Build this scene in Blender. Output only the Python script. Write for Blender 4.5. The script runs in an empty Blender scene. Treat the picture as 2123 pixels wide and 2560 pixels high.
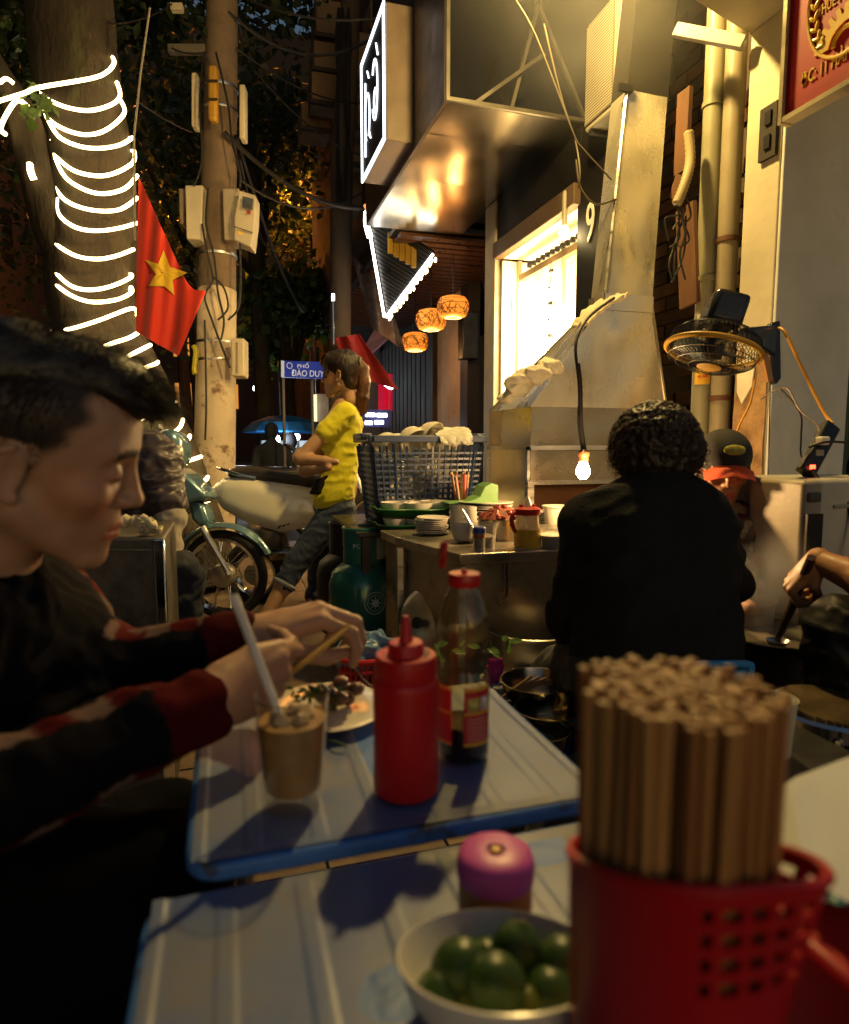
import bpy, bmesh, math, random
import numpy as np
from mathutils import Vector, Matrix, noise, Quaternion
random.seed(7); rng = np.random.default_rng(7)
scene = bpy.context.scene
COL = scene.collection
# ------------------------------------------------------------------ camera
YAW, PITCH, FPX = math.radians(16.8), math.radians(5.9), 1625.0     # focal length in photo pixels (2123 x 2560)
EYE = Vector((0, 0, 1.0))
FW = Vector((math.sin(YAW) * math.cos(PITCH), math.cos(YAW) * math.cos(PITCH), -math.sin(PITCH)))
RT = Vector((math.cos(YAW), -math.sin(YAW), 0)); UP = RT.cross(FW)
cam_d = bpy.data.cameras.new('camera'); cam = bpy.data.objects.new('camera', cam_d); COL.objects.link(cam)
cam.matrix_world = Matrix(((RT.x, UP.x, -FW.x, EYE.x), (RT.y, UP.y, -FW.y, EYE.y), (RT.z, UP.z, -FW.z, EYE.z), (0, 0, 0, 1)))
cam_d.sensor_fit = 'VERTICAL'; cam_d.sensor_height = 36; cam_d.lens = 36 * FPX / 2560
cam_d.clip_start = .02; cam_d.clip_end = 400
cam_d.dof.use_dof = True; cam_d.dof.focus_distance = 3.4; cam_d.dof.aperture_fstop = 4.0
scene.camera = cam
# ------------------------------------------------------------------ night sky, exposure
world = bpy.data.worlds.new('World'); scene.world = world; world.use_nodes = True
wn = world.node_tree; sky = wn.nodes.new('ShaderNodeTexSky'); sky.sky_type = 'NISHITA'; sky.sun_disc = False
sky.sun_elevation = math.radians(9.0); sky.sun_rotation = math.radians(180); sky.altitude = 20
bg = wn.nodes['Background']; bg.inputs[1].default_value = .035
wn.links.new(sky.outputs[0], bg.inputs[0])
moon_d = bpy.data.lights.new('moon', 'SUN'); moon_d.energy = .012; moon_d.angle = math.radians(8); moon_d.color = (.75, .85, 1)
moon = bpy.data.objects.new('moon', moon_d); COL.objects.link(moon); moon.rotation_euler = (math.radians(38), 0, math.radians(35))
vs = scene.view_settings; vs.view_transform = 'Standard'; vs.look = 'None'; vs.exposure = .45; vs.gamma = 1
scene.cycles.max_bounces = 6; scene.cycles.diffuse_bounces = 3; scene.cycles.glossy_bounces = 3
scene.cycles.transmission_bounces = 6; scene.cycles.transparent_max_bounces = 16; scene.cycles.volume_bounces = 0
scene.cycles.caustics_reflective = False; scene.cycles.caustics_refractive = False
scene.cycles.sample_clamp_indirect = 4; scene.cycles.use_denoising = True
# ------------------------------------------------------------------ survey helpers: sight lines of the photograph meet real planes
def ray(x, y): return FW + RT * ((x - 1061.5) / FPX) - UP * ((y - 1280) / FPX)
def at(x, y, d): return EYE + ray(x, y) * d
def onz(x, y, z):
    q = ray(x, y); return EYE + q * ((z - EYE.z) / q.z)
def onx(x, y, X):
    q = ray(x, y); return EYE + q * (X / q.x)
def ony(x, y, Y):
    q = ray(x, y); return EYE + q * (Y / q.y)
def V(*a): return Vector(a)
# ------------------------------------------------------------------ materials
MATS = {}
def _n(nt, t, **k):
    n = nt.nodes.new(t)
    for a, v in k.items(): setattr(n, a, v)
    return n
def mat(name, col=(.5, .5, .5), rough=.6, metal=0, var=.18, scale=6, bump=.15, bscale=60, col2=None, c2lo=.55, c2hi=.7, c2scale=3,
        spec=.5, trans=0, ior=1.45, emit=None, estr=0, alpha=1, attr=False, sss=0, coat=0, rvar=.12, stretch=None, sheen=0, bdist=.004):
    if name in MATS: return MATS[name]
    m = bpy.data.materials.new(name); m.use_nodes = True; nt = m.node_tree; L = nt.links.new
    b = nt.nodes['Principled BSDF']
    tc = _n(nt, 'ShaderNodeTexCoord'); mp = _n(nt, 'ShaderNodeMapping'); L(tc.outputs['Object'], mp.inputs[0])
    if stretch: mp.inputs['Scale'].default_value = stretch
    n1 = _n(nt, 'ShaderNodeTexNoise'); n1.inputs['Scale'].default_value = scale; n1.inputs['Detail'].default_value = 5; L(mp.outputs[0], n1.inputs[0])
    if attr:
        a = _n(nt, 'ShaderNodeAttribute', attribute_name='Col'); base = a.outputs['Color']
    else:
        rgb = _n(nt, 'ShaderNodeRGB'); rgb.outputs[0].default_value = (*col, 1); base = rgb.outputs[0]
    if col2:
        n3 = _n(nt, 'ShaderNodeTexNoise'); n3.inputs['Scale'].default_value = c2scale; n3.inputs['Detail'].default_value = 7; n3.inputs['Roughness'].default_value = .65
        L(mp.outputs[0], n3.inputs[0])
        mr = _n(nt, 'ShaderNodeMapRange'); mr.inputs[1].default_value = c2lo; mr.inputs[2].default_value = c2hi; L(n3.outputs[0], mr.inputs[0])
        mx = _n(nt, 'ShaderNodeMix', data_type='RGBA'); L(mr.outputs[0], mx.inputs[0]); L(base, mx.inputs[6]); mx.inputs[7].default_value = (*col2, 1); base = mx.outputs[2]
    if var:
        mr2 = _n(nt, 'ShaderNodeMapRange'); mr2.inputs[1].default_value = .25; mr2.inputs[2].default_value = .75
        mr2.inputs[3].default_value = 1 - var * 1.4; mr2.inputs[4].default_value = 1 + var; L(n1.outputs[0], mr2.inputs[0])
        mm = _n(nt, 'ShaderNodeVectorMath', operation='SCALE'); L(base, mm.inputs[0]); L(mr2.outputs[0], mm.inputs['Scale']); base = mm.outputs[0]
    L(base, b.inputs['Base Color'])
    mr3 = _n(nt, 'ShaderNodeMapRange'); mr3.inputs[1].default_value = .3; mr3.inputs[2].default_value = .7
    mr3.inputs[3].default_value = max(.02, rough - rvar); mr3.inputs[4].default_value = min(1, rough + rvar); L(n1.outputs[0], mr3.inputs[0]); L(mr3.outputs[0], b.inputs['Roughness'])
    b.inputs['Metallic'].default_value = metal; b.inputs['Specular IOR Level'].default_value = spec
    b.inputs['Transmission Weight'].default_value = trans; b.inputs['IOR'].default_value = ior; b.inputs['Alpha'].default_value = alpha
    b.inputs['Coat Weight'].default_value = coat; b.inputs['Sheen Weight'].default_value = sheen
    if sss: b.inputs['Subsurface Weight'].default_value = sss; b.inputs['Subsurface Radius'].default_value = (.012, .005, .003); b.inputs['Subsurface Scale'].default_value = 1
    if bump:
        n2 = _n(nt, 'ShaderNodeTexNoise'); n2.inputs['Scale'].default_value = bscale; n2.inputs['Detail'].default_value = 4; L(mp.outputs[0], n2.inputs[0])
        bp = _n(nt, 'ShaderNodeBump'); bp.inputs['Strength'].default_value = bump; bp.inputs['Distance'].default_value = bdist; L(n2.outputs[0], bp.inputs['Height']); L(bp.outputs[0], b.inputs['Normal'])
    if emit: b.inputs['Emission Color'].default_value = (*emit, 1); b.inputs['Emission Strength'].default_value = estr
    MATS[name] = m; return m
# ------------------------------------------------------------------ mesh builder
class B:
    def __init__(s): s.v = []; s.f = []
    def add(s, vs, fs):
        o = len(s.v); s.v += [tuple(p) for p in vs]; s.f += [tuple(i + o for i in f) for f in fs]; return s
    def box(s, c, d, R=None):
        c = Vector(c); h = Vector(d) / 2
        vs = [Vector((x * h.x, y * h.y, z * h.z)) for x in (-1, 1) for y in (-1, 1) for z in (-1, 1)]
        if R is not None: vs = [R @ p for p in vs]
        return s.add([c + p for p in vs], [(0, 1, 3, 2), (4, 6, 7, 5), (0, 4, 5, 1), (2, 3, 7, 6), (0, 2, 6, 4), (1, 5, 7, 3)])
    def bar(s, a, b, w, h, up=V(0, 0, 1)):
        a = Vector(a); b = Vector(b); z = (b - a).normalized(); x = up.cross(z)
        if x.length < 1e-4: x = V(1, 0, 0).cross(z)
        x.normalize(); y = z.cross(x); R = Matrix((x, y, z)).transposed()
        return s.box((a + b) / 2, (w, h, (b - a).length), R)
    def tube(s, pts, r, n=8, cap=True, close=False):
        pts = [Vector(p) for p in pts]; m = len(pts); rs = r if hasattr(r, '__len__') else [r] * m
        T = []
        for i in range(m):
            a = pts[(i - 1) % m] if (close or i) else pts[i]; b = pts[(i + 1) % m] if (close or i < m - 1) else pts[i]
            t = (b - a); T.append(t.normalized() if t.length > 1e-9 else V(0, 0, 1))
        u = T[0].orthogonal().normalized(); vs = []
        for i in range(m):
            u = (u - T[i] * u.dot(T[i])); u = u.normalized() if u.length > 1e-6 else T[i].orthogonal().normalized()
            w = T[i].cross(u)
            for k in range(n):
                a = 2 * math.pi * k / n; vs.append(pts[i] + (u * math.cos(a) + w * math.sin(a)) * rs[i])
        fs = []
        for i in range(m if close else m - 1):
            j = (i + 1) % m
            for k in range(n): fs.append((i * n + k, i * n + (k + 1) % n, j * n + (k + 1) % n, j * n + k))
        if cap and not close: fs += [tuple(range(n - 1, -1, -1)), tuple(range((m - 1) * n, m * n))]
        return s.add(vs, fs)
    def lathe(s, prof, c=(0, 0, 0), ax=(0, 0, 1), n=24, sx=1, sy=1):
        ax = Vector(ax).normalized(); q = V(0, 0, 1).rotation_difference(ax); c = Vector(c); vs = []; fs = []
        for r, z in prof:
            for k in range(n):
                a = 2 * math.pi * k / n; vs.append(c + q @ V(r * math.cos(a) * sx, r * math.sin(a) * sy, z))
        for i in range(len(prof) - 1):
            for k in range(n): fs.append((i * n + k, i * n + (k + 1) % n, (i + 1) * n + (k + 1) % n, (i + 1) * n + k))
        if prof[0][0] > 1e-4: fs.append(tuple(range(n - 1, -1, -1)))
        if prof[-1][0] > 1e-4: fs.append(tuple(range((len(prof) - 1) * n, len(prof) * n)))
        return s.add(vs, fs)
    def prism(s, poly, ext):
        ext = Vector(ext); p = [Vector(a) for a in poly]; n = len(p)
        return s.add(p + [a + ext for a in p], [tuple(range(n - 1, -1, -1)), tuple(range(n, 2 * n))] + [(i, (i + 1) % n, n + (i + 1) % n, n + i) for i in range(n)])
    def grid(s, fn, nu, nv, thick=0):
        vs = [Vector(fn(i / nu, j / nv)) for j in range(nv + 1) for i in range(nu + 1)]; W = nu + 1
        fs = [(j * W + i, j * W + i + 1, (j + 1) * W + i + 1, (j + 1) * W + i) for j in range(nv) for i in range(nu)]
        if not thick: return s.add(vs, fs)
        N = len(vs); nr = [V(0, 0, 0) for _ in vs]
        for f in fs:
            a = (vs[f[2]] - vs[f[0]]).cross(vs[f[3]] - vs[f[1]])
            for i in f: nr[i] += a
        bk = [p - (q.normalized() if q.length > 0 else V(0, 0, 0)) * thick for p, q in zip(vs, nr)]
        rim = [i for i in range(nu + 1)] + [j * W + nu for j in range(1, nv + 1)] + [nv * W + i for i in range(nu - 1, -1, -1)] + [j * W for j in range(nv - 1, 0, -1)]
        fs2 = fs + [tuple(i + N for i in reversed(f)) for f in fs] + [(rim[i], N + rim[i], N + rim[(i + 1) % len(rim)], rim[(i + 1) % len(rim)]) for i in range(len(rim))]
        return s.add(vs + bk, fs2)
    def ball(s, c, r, n=10, R=None):
        r = Vector(r) if hasattr(r, '__len__') else V(r, r, r); c = Vector(c); vs = []; fs = []; m = max(4, n // 2 + 1)
        for j in range(m + 1):
            t = math.pi * j / m
            for k in range(n):
                a = 2 * math.pi * k / n; p = V(r.x * math.sin(t) * math.cos(a), r.y * math.sin(t) * math.sin(a), r.z * math.cos(t))
                vs.append(c + (R @ p if R is not None else p))
        for j in range(m):
            for k in range(n): fs.append((j * n + k, (j + 1) * n + k, (j + 1) * n + (k + 1) % n, j * n + (k + 1) % n))
        return s.add(vs, fs)
    def mesh(s, name='mesh', smooth=True, ang=35):
        me = bpy.data.meshes.new(name); me.from_pydata(s.v, [], s.f); me.validate(); me.update()
        bm = bmesh.new(); bm.from_mesh(me); bmesh.ops.remove_doubles(bm, verts=bm.verts, dist=1e-6); bmesh.ops.recalc_face_normals(bm, faces=bm.faces); bm.to_mesh(me); bm.free()
        if smooth:
            me.polygons.foreach_set('use_smooth', [True] * len(me.polygons)); me.set_sharp_from_angle(angle=math.radians(ang))
        return me
    def build(s, name, m, parent=None, bevel=0, smooth=True, ang=35, local=True):
        if parent is not None and local:
            inv = WM(parent).inverted(); s.v = [tuple(inv @ Vector(p)) for p in s.v]
        o = bpy.data.objects.new(name, s.mesh(name, smooth, ang)); COL.objects.link(o)
        if m is not None: o.data.materials.append(m)
        if parent is not None: o.parent = parent
        if bevel:
            bv = o.modifiers.new('bevel', 'BEVEL'); bv.width = bevel; bv.segments = 2; bv.limit_method = 'ANGLE'; bv.angle_limit = math.radians(40)
        return o
def WM(o):
    m = o.matrix_basis.copy()
    while o.parent is not None: o = o.parent; m = o.matrix_basis @ m
    return m
def meta(o, label, cat, group=None, kind=None):
    if label: o['label'] = label
    if cat: o['category'] = cat
    if group: o['group'] = group
    if kind: o['kind'] = kind
    return o
def thing(name, label, cat, loc=(0, 0, 0), rz=0, group=None):
    o = bpy.data.objects.new(name, None); COL.objects.link(o); o.location = loc; o.rotation_euler = (0, 0, rz); o.empty_display_size = .05
    return meta(o, label, cat, group)
def struct(o): o['kind'] = 'structure'; return o
def clone(o, parent=None):
    c = o.copy(); COL.objects.link(c)
    if parent is not None: c.parent = parent
    for ch in [k for k in bpy.data.objects if k.parent == o]: clone(ch, c)
    return c
def text_mesh(txt, size, ext=.001, bold=0, align='CENTER'):
    cu = bpy.data.curves.new('text', 'FONT'); cu.body = txt; cu.size = size; cu.extrude = ext; cu.align_x = align; cu.align_y = 'CENTER'; cu.offset = bold; cu.resolution_u = 3
    o = bpy.data.objects.new('text', cu); COL.objects.link(o); dg = bpy.context.evaluated_depsgraph_get(); dg.update()
    me = bpy.data.meshes.new_from_object(o.evaluated_get(dg)); bpy.data.objects.remove(o); return me
def lettering(txt, size, org, xd, yd, m, parent, name='lettering', ext=.001, bold=0, align='CENTER', sx=1):
    me = text_mesh(txt, size, ext, bold, align); xd = Vector(xd).normalized(); yd = Vector(yd); yd = (yd - xd * yd.dot(xd)).normalized(); zd = xd.cross(yd)
    M4 = Matrix.Translation(Vector(org)) @ Matrix((xd * sx, yd, zd)).transposed().to_4x4()
    if parent is not None: M4 = WM(parent).inverted() @ M4
    me.transform(M4); me.materials.clear(); me.materials.append(m); me.name = name
    o = bpy.data.objects.new(name, me); COL.objects.link(o); o.parent = parent; return o
def point_light(name, p, power, col, parent=None, r=.03):
    l = bpy.data.lights.new(name, 'POINT'); l.energy = power; l.color = col; l.shadow_soft_size = r
    o = bpy.data.objects.new(name, l); COL.objects.link(o); o.location = p
    if parent is not None: o.parent = parent; o.location = WM(parent).inverted() @ Vector(p)
    return o
def catmull(pts, n=6):
    pts = [Vector(p) for p in pts]; out = []
    for i in range(len(pts) - 1):
        p0 = pts[max(i - 1, 0)]; p1 = pts[i]; p2 = pts[i + 1]; p3 = pts[min(i + 2, len(pts) - 1)]
        for k in range(n):
            t = k / n; out.append(.5 * (2 * p1 + (p2 - p0) * t + (2 * p0 - 5 * p1 + 4 * p2 - p3) * t * t + (3 * p1 - p0 - 3 * p2 + p3) * t ** 3))
    return out + [pts[-1]]
def sag(a, b, s, n=12):
    a = Vector(a); b = Vector(b); return [a.lerp(b, t / n) - V(0, 0, s * 4 * (t / n) * (1 - t / n)) for t in range(n + 1)]
# ------------------------------------------------------------------ smooth solids: blended primitives polygonised by surface nets
def sdf_mesh(prims, h, disp=None, pad=.02):
    lo = np.full(3, 1e9); hi = np.full(3, -1e9)
    for p in prims:
        if p[0][0] == '-': continue
        if p[0] == 'c':
            r = max(p[3], p[4])
            for q in (p[1], p[2]): q = np.array(q); lo = np.minimum(lo, q - r); hi = np.maximum(hi, q + r)
        else: q = np.array(p[1]); r = max(p[2]); lo = np.minimum(lo, q - r); hi = np.maximum(hi, q + r)
    lo -= pad; hi += pad; n = np.ceil((hi - lo) / h).astype(int) + 1
    ax = [(lo[i] + h * np.arange(n[i])).astype(np.float32) for i in range(3)]
    F = np.full(n, 1e3, np.float32)
    for p in prims:
        k = max(p[-1], 1e-5)
        if p[0].lstrip('-') == 'c':
            a = np.array(p[1], np.float32); b = np.array(p[2], np.float32); R = max(p[3], p[4]); bl = np.minimum(a, b) - R; bh = np.maximum(a, b) + R
        else: a = np.array(p[1], np.float32); R = max(p[2]); bl = a - R; bh = a + R
        mg = 4 * k + .03 + 3 * h; sl = []
        for i in range(3):
            i0 = int(np.clip((bl[i] - mg - lo[i]) / h, 0, n[i])); i1 = int(np.clip((bh[i] + mg - lo[i]) / h + 1, 0, n[i])); sl.append(slice(i0, i1))
        sl = tuple(sl)
        if any(s.stop <= s.start for s in sl): continue
        X = ax[0][sl[0]][:, None, None]; Y = ax[1][sl[1]][None, :, None]; Z = ax[2][sl[2]][None, None, :]
        if p[0].lstrip('-') == 'c':
            d = b - a; L2 = max(float(d @ d), 1e-9)
            t = np.clip(((X - a[0]) * d[0] + (Y - a[1]) * d[1] + (Z - a[2]) * d[2]) / L2, 0, 1)
            D = np.sqrt((X - a[0] - t * d[0]) ** 2 + (Y - a[1] - t * d[1]) ** 2 + (Z - a[2] - t * d[2]) ** 2) - (p[3] + t * (p[4] - p[3]))
        else:
            r = p[2]; R3 = p[3]; x, y, z = X - a[0], Y - a[1], Z - a[2]
            if R3 is not None:
                R3 = np.array(R3, np.float32); x, y, z = (R3[0, 0] * x + R3[1, 0] * y + R3[2, 0] * z, R3[0, 1] * x + R3[1, 1] * y + R3[2, 1] * z, R3[0, 2] * x + R3[1, 2] * y + R3[2, 2] * z)
            k0 = np.sqrt((x / r[0]) ** 2 + (y / r[1]) ** 2 + (z / r[2]) ** 2); k1 = np.sqrt((x / r[0] ** 2) ** 2 + (y / r[1] ** 2) ** 2 + (z / r[2] ** 2) ** 2) + 1e-6
            D = k0 * (k0 - 1) / k1
        G = F[sl]
        if p[0][0] == '-':
            hh = np.clip(.5 - .5 * (G + D) / k, 0, 1); F[sl] = G * (1 - hh) - D * hh + k * hh * (1 - hh)
        else:
            hh = np.clip(.5 + .5 * (D - G) / k, 0, 1); F[sl] = D * (1 - hh) + G * hh - k * hh * (1 - hh)
    S = F < 0; nx, ny, nz = n - 1
    cnt = np.zeros((nx, ny, nz), np.int8)
    for dx in (0, 1):
        for dy in (0, 1):
            for dz in (0, 1): cnt += S[dx:nx + dx, dy:ny + dy, dz:nz + dz]
    act = (cnt > 0) & (cnt < 8); idx = np.full(act.shape, -1, np.int64); I = np.argwhere(act); idx[act] = np.arange(len(I))
    acc = np.zeros((len(I), 3)); num = np.zeros(len(I)); C8 = [(a, b, c) for a in (0, 1) for b in (0, 1) for c in (0, 1)]
    for a in C8:
        for k in range(3):
            if a[k]: continue
            b = list(a); b[k] = 1
            fa = F[I[:, 0] + a[0], I[:, 1] + a[1], I[:, 2] + a[2]]; fb = F[I[:, 0] + b[0], I[:, 1] + b[1], I[:, 2] + b[2]]
            m = (fa < 0) != (fb < 0); t = np.where(m, fa / np.where(m, fa - fb, 1), 0); q = np.tile(np.array(a, float), (len(I), 1)); q[:, k] += t
            acc[m] += q[m]; num[m] += 1
    vs = lo + h * (I + acc / num[:, None]); fs = []
    for k in range(3):
        s0 = [slice(1, nx), slice(1, ny), slice(1, nz)]; s0[k] = slice(0, [nx, ny, nz][k]); a = S[tuple(s0)]
        s1 = list(s0); s1[k] = slice(1, [nx, ny, nz][k] + 1); b = S[tuple(s1)]
        E = np.argwhere(a != b)
        if not len(E): continue
        off = np.array([1, 1, 1]); off[k] = 0; E = E + off; d1 = np.zeros(3, int); d2 = np.zeros(3, int); d1[(k + 1) % 3] = 1; d2[(k + 2) % 3] = 1
        q = [idx[tuple((E - e).T)] for e in (d1 * 0, d1, d1 + d2, d2)]
        fl = S[tuple(E.T)]; Q = np.stack(q, 1); Q[~fl] = Q[~fl][:, ::-1]; fs.append(Q)
    return vs, np.concatenate(fs)
def vnormals(v, f):
    nrm = np.zeros_like(v); c = np.cross(v[f[:, 2]] - v[f[:, 0]], v[f[:, 3]] - v[f[:, 1]])
    for k in range(4): np.add.at(nrm, f[:, k], c)
    return nrm / (np.linalg.norm(nrm, axis=1, keepdims=True) + 1e-12)
def crease(v, f, amp, freq, seed=0, stretch=(1, 1, 1)):
    n = vnormals(v, f); d = np.array([1 - 2 * abs(noise.noise(Vector((p[0] * freq * stretch[0] + seed, p[1] * freq * stretch[1], p[2] * freq * stretch[2])))) for p in v])
    return v + n * ((d - .5) * amp)[:, None]
def solid(name, pieces, m, parent, colf=None, M4=None):
    """pieces: list of (verts, quads); one mesh; optional colour attribute from colf(verts in the frame they were built in)"""
    vs = np.concatenate([p[0] for p in pieces]); o = 0; fs = []
    for p in pieces: fs.append(p[1] + o); o += len(p[0])
    fs = np.concatenate(fs); me = bpy.data.meshes.new(name); W = vs
    if M4 is not None: A = np.array(M4); W = vs @ A[:3, :3].T + A[:3, 3]
    if parent is not None: A = np.array(WM(parent).inverted()); W = W @ A[:3, :3].T + A[:3, 3]
    me.from_pydata(W.tolist(), [], fs.tolist()); me.validate(); me.polygons.foreach_set('use_smooth', [True] * len(me.polygons)); me.update()
    if colf is not None:
        c = np.ones((len(vs), 4), np.float32); c[:, :3] = colf(vs)
        at_ = me.color_attributes.new('Col', 'FLOAT_COLOR', 'POINT'); at_.data.foreach_set('color', c.ravel())
    o_ = bpy.data.objects.new(name, me); COL.objects.link(o_); me.materials.append(m); o_.parent = parent; return o_
# ================================================================== materials used widely
WARM = (1.0, .665, .205)
m_steel = mat('brushed_steel', (.52, .51, .48), .34, 1, .12, 3, .25, 90, stretch=(1, 1, 12), rvar=.1, bdist=.001)
m_steel_dirty = mat('greasy_steel', (.36, .32, .25), .24, 1, .2, 4, .08, 20, col2=(.2, .15, .08), c2lo=.64, c2hi=.8, c2scale=5, rvar=.14, bdist=.003)
m_galv = mat('galvanised_sheet', (.60, .56, .45), .30, .78, .12, 9, .10, 30, col2=(.38, .32, .2), c2lo=.62, c2hi=.85, c2scale=7, rvar=.14, stretch=(1, 1, .35), bdist=.002)
m_black = mat('black_panel', (.007, .006, .006), .6, 0, .2, 4, .05, spec=.2)
m_blackpl = mat('black_plastic', (.012, .012, .013), .38, 0, .2, 10, .08, 120)
m_dark = mat('dark_wood', (.028, .016, .009), .6, 0, .35, 9, .3, 40, stretch=(1, 1, .15))
m_chrome = mat('chrome', (.75, .74, .72), .14, 1, .05, 6, 0)
m_white_glow = mat('white_glow', (.8, .8, .8), .5, emit=(1, .97, .9), estr=7)
m_bulb = mat('bulb_glow', (.9, .8, .6), .3, emit=(1, .78, .38), estr=40, var=0, bump=0)
m_wire = mat('wire_black', (.015, .013, .012), .5, var=.1, bump=0)
m_wood = mat('brown_wood', (.10, .045, .018), .5, 0, .3, 10, .25, 50, stretch=(.2, 1, 1))
m_white = mat('white_paint', (.72, .69, .60), .5, 0, .08, 5, .08)
# ================================================================== ground
g = B(); g.grid(lambda s, t: (-90 + 180 * s, -20 + 160 * t, -.035), 4, 4)
ground = struct(g.build('ground', mat('street_asphalt', (.045, .042, .038), .7, 0, .35, 3, .5, 60, rvar=.2), None))
pv = B(); pv.box((-.1, 2.75, -.0215), (4.8, 8.3, .016)); pavement = struct(pv.build('pavement', mat('grout', (.05, .042, .032), .8), None))
m_tiles = [mat('paving_tile_%d' % i, c, .5, 0, .3, 7, .3, 50, col2=(.07, .055, .04), c2lo=.5, c2hi=.72, c2scale=4, rvar=.2) for i, c in enumerate([(.20, .135, .085), (.17, .115, .075), (.23, .16, .10)])]
tb = B(); tb.box((0, 0, 0), (.292, .292, .014)); tme = []
for mt in m_tiles:
    q = tb.mesh('paving_tile'); q.materials.append(mt); tme.append(q)
for i in range(13):
    for j in range(19):
        x, y = -1.75 + i * .3, 1.3 + j * .3
        o = bpy.data.objects.new('paving_tile', random.choice(tme)); COL.objects.link(o); o.parent = pavement
        o.location = (x, y, -.007 + random.uniform(-.001, .0012)); o.rotation_euler = (random.uniform(-.004, .004), random.uniform(-.004, .004), 0)
# ================================================================== right-hand pier, soffit, old brick wall
PX, PY = 2.08, 2.13
pier = thing('wall_pier', 'cream plastered pier with peeling brown lower plaster behind the wall fan', 'wall', (PX, PY, 0))
m_cream = mat('cream_plaster', (.50, .45, .31), .8, 0, .12, 3, .35, 25, col2=(.33, .25, .13), c2lo=.6, c2hi=.78, c2scale=2.2, bdist=.006)
m_grey = mat('shade_grey_plaster', (.58, .59, .54), .85, 0, .16, 3, .35, 22, col2=(.22, .22, .19), c2lo=.58, c2hi=.78, c2scale=3, bdist=.006)  # front face greyed: its lack of warm lamp light is put into the colour
m_bare = mat('bare_plaster', (.33, .20, .09), .9, 0, .3, 7, .8, 35, col2=(.16, .09, .04), c2lo=.48, c2hi=.7, c2scale=9, bdist=.01)
b = B(); b.box((PX + .2, PY + .093, 1.33), (.4, .18, 2.66)); b.build('wall', m_cream, pier, .006)
b = B(); b.box((PX + .205, PY - .004, 1.33), (.396, .014, 2.66)); b.build('front_face', m_grey, pier, .004)
# peeled patch: ragged sheet proud of the wall on the lit side
zt = lambda t: 1.30 + .07 * math.sin(t * 9) + .05 * math.sin(t * 23 + 1)
b = B(); b.grid(lambda s, t: (PX - .006 - .006 * noise.noise(V(s * 3, t * 9, 1)), PY + .004 + s * .17, .02 + t * zt(s)), 10, 40, -.006); b.build('bare_plaster', m_bare, pier)
b = B(); b.prism([(PX - .016, PY + .07, 1.24), (PX - .016, PY + .12, 1.17), (PX - .016, PY + .15, 1.22), (PX - .016, PY + .155, 1.34), (PX - .016, PY + .10, 1.36), (PX - .016, PY + .06, 1.33)], (.006, 0, 0)); b.build('paint_flake', mat('flake', (.72, .67, .5), .7), pier)
b = B(); b.box((PX - .006, PY + .055, 2.22), (.02, .085, .2)); b.build('recess_box', mat('recess', (.03, .025, .02), .9, bump=.5), pier)
for dz in (.05, -.04): b = B(); b.box((PX - .018, PY + .05, 2.22 + dz), (.012, .03, .05)); b.build('switch', m_black, pier)
b = B(); b.prism([(PX - .14, 1.0, 2.66), (PX + 1.0, 1.0, 2.66), (PX + 1.0, PY + .19, 2.66), (PX - .02, PY + .19, 2.66), onz(1715, -12, 2.66)], (0, 0, .22))
soffit = meta(b.build('overhang_slab', m_cream, None, .005), 'stained cream concrete overhang above the pier at top right', 'overhang')
# folding gate right of the pier
gate = thing('folding_gate', 'dark green folding lattice gate at the right edge beyond the pier face coloured grey for shade', 'gate', (PX + .41, PY - .02, 0))
m_gate = mat('gate_green', (.05, .065, .035), .5, .3, .3, 8)
for i in range(4): b = B(); b.box((PX + .43 + i * .07, PY + .02, 1.25), (.022, .03, 2.5)); b.build('post', m_gate, gate)
for i in range(3):
    for k in range(12):
        z0 = .1 + k * .2
        for s in (0, 1):
            b = B(); b.bar((PX + .43 + i * .07, PY + .05 + .012 * s, z0 + .2 * s), (PX + .5 + i * .07, PY + .05 + .012 * s, z0 + .2 * (1 - s)), .014, .004); b.build('lattice_strip', m_gate, gate, local=True)
b = B(); b.box((PX + .9, PY + .3, 1.3), (1.0, .1, 2.7)); b.build('backing', mat('shop_dark', (.03, .035, .02), .8), gate)
# red tax-office sign, hung along the street line
SX = 1.62
sg = thing('red_sign', 'red enamel sign with yellow wheat emblem and address at top right corner', 'sign', onx(1955, 300, SX))
m_red = mat('sign_red', (.46, .010, .008), .6, 0, .06, 3, .03); m_yel = mat('sign_yellow', (.80, .52, .05), .4, 0, .05, 3, 0)
p0 = onx(1957, 296, SX); y0, zb = p0.y, p0.z; zt_ = zb + .78; yn = y0 - .75
b = B(); b.box((SX + .02, (y0 + yn) / 2, (zb + zt_) / 2), (.03, y0 - yn, zt_ - zb)); b.build('panel', m_red, sg)
m_fr = mat('sign_frame', (.55, .48, .30), .4, .5)
for a, c in (((SX + .017, (y0 + yn) / 2, zb - .006), (.045, y0 - yn + .02, .014)), ((SX + .017, (y0 + yn) / 2, zt_ + .006), (.045, y0 - yn + .02, .014)), ((SX + .0165, y0 + .006, (zb + zt_) / 2), (.046, .014, zt_ - zb + .03)), ((SX + .0165, yn - .006, (zb + zt_) / 2), (.046, .014, zt_ - zb + .03))):
    b = B(); b.box(a, c); b.build('frame', m_fr, sg)
XD, ZD = V(0, -1, 0), V(0, 0, 1); ecy, ecz = y0 - .195, zb + .245; xs = SX + .004
lettering('ĐC: 11 HÀNG', .050, (xs, y0 - .058, zb + .075), XD, ZD, m_yel, sg, align='LEFT', bold=.0006, sx=.60)
lettering('THUẾ NHÀ NƯỚC', .038, (xs, ecy, ecz - .01), XD, ZD, m_yel, sg, bold=.0002, sx=.60)
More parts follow.
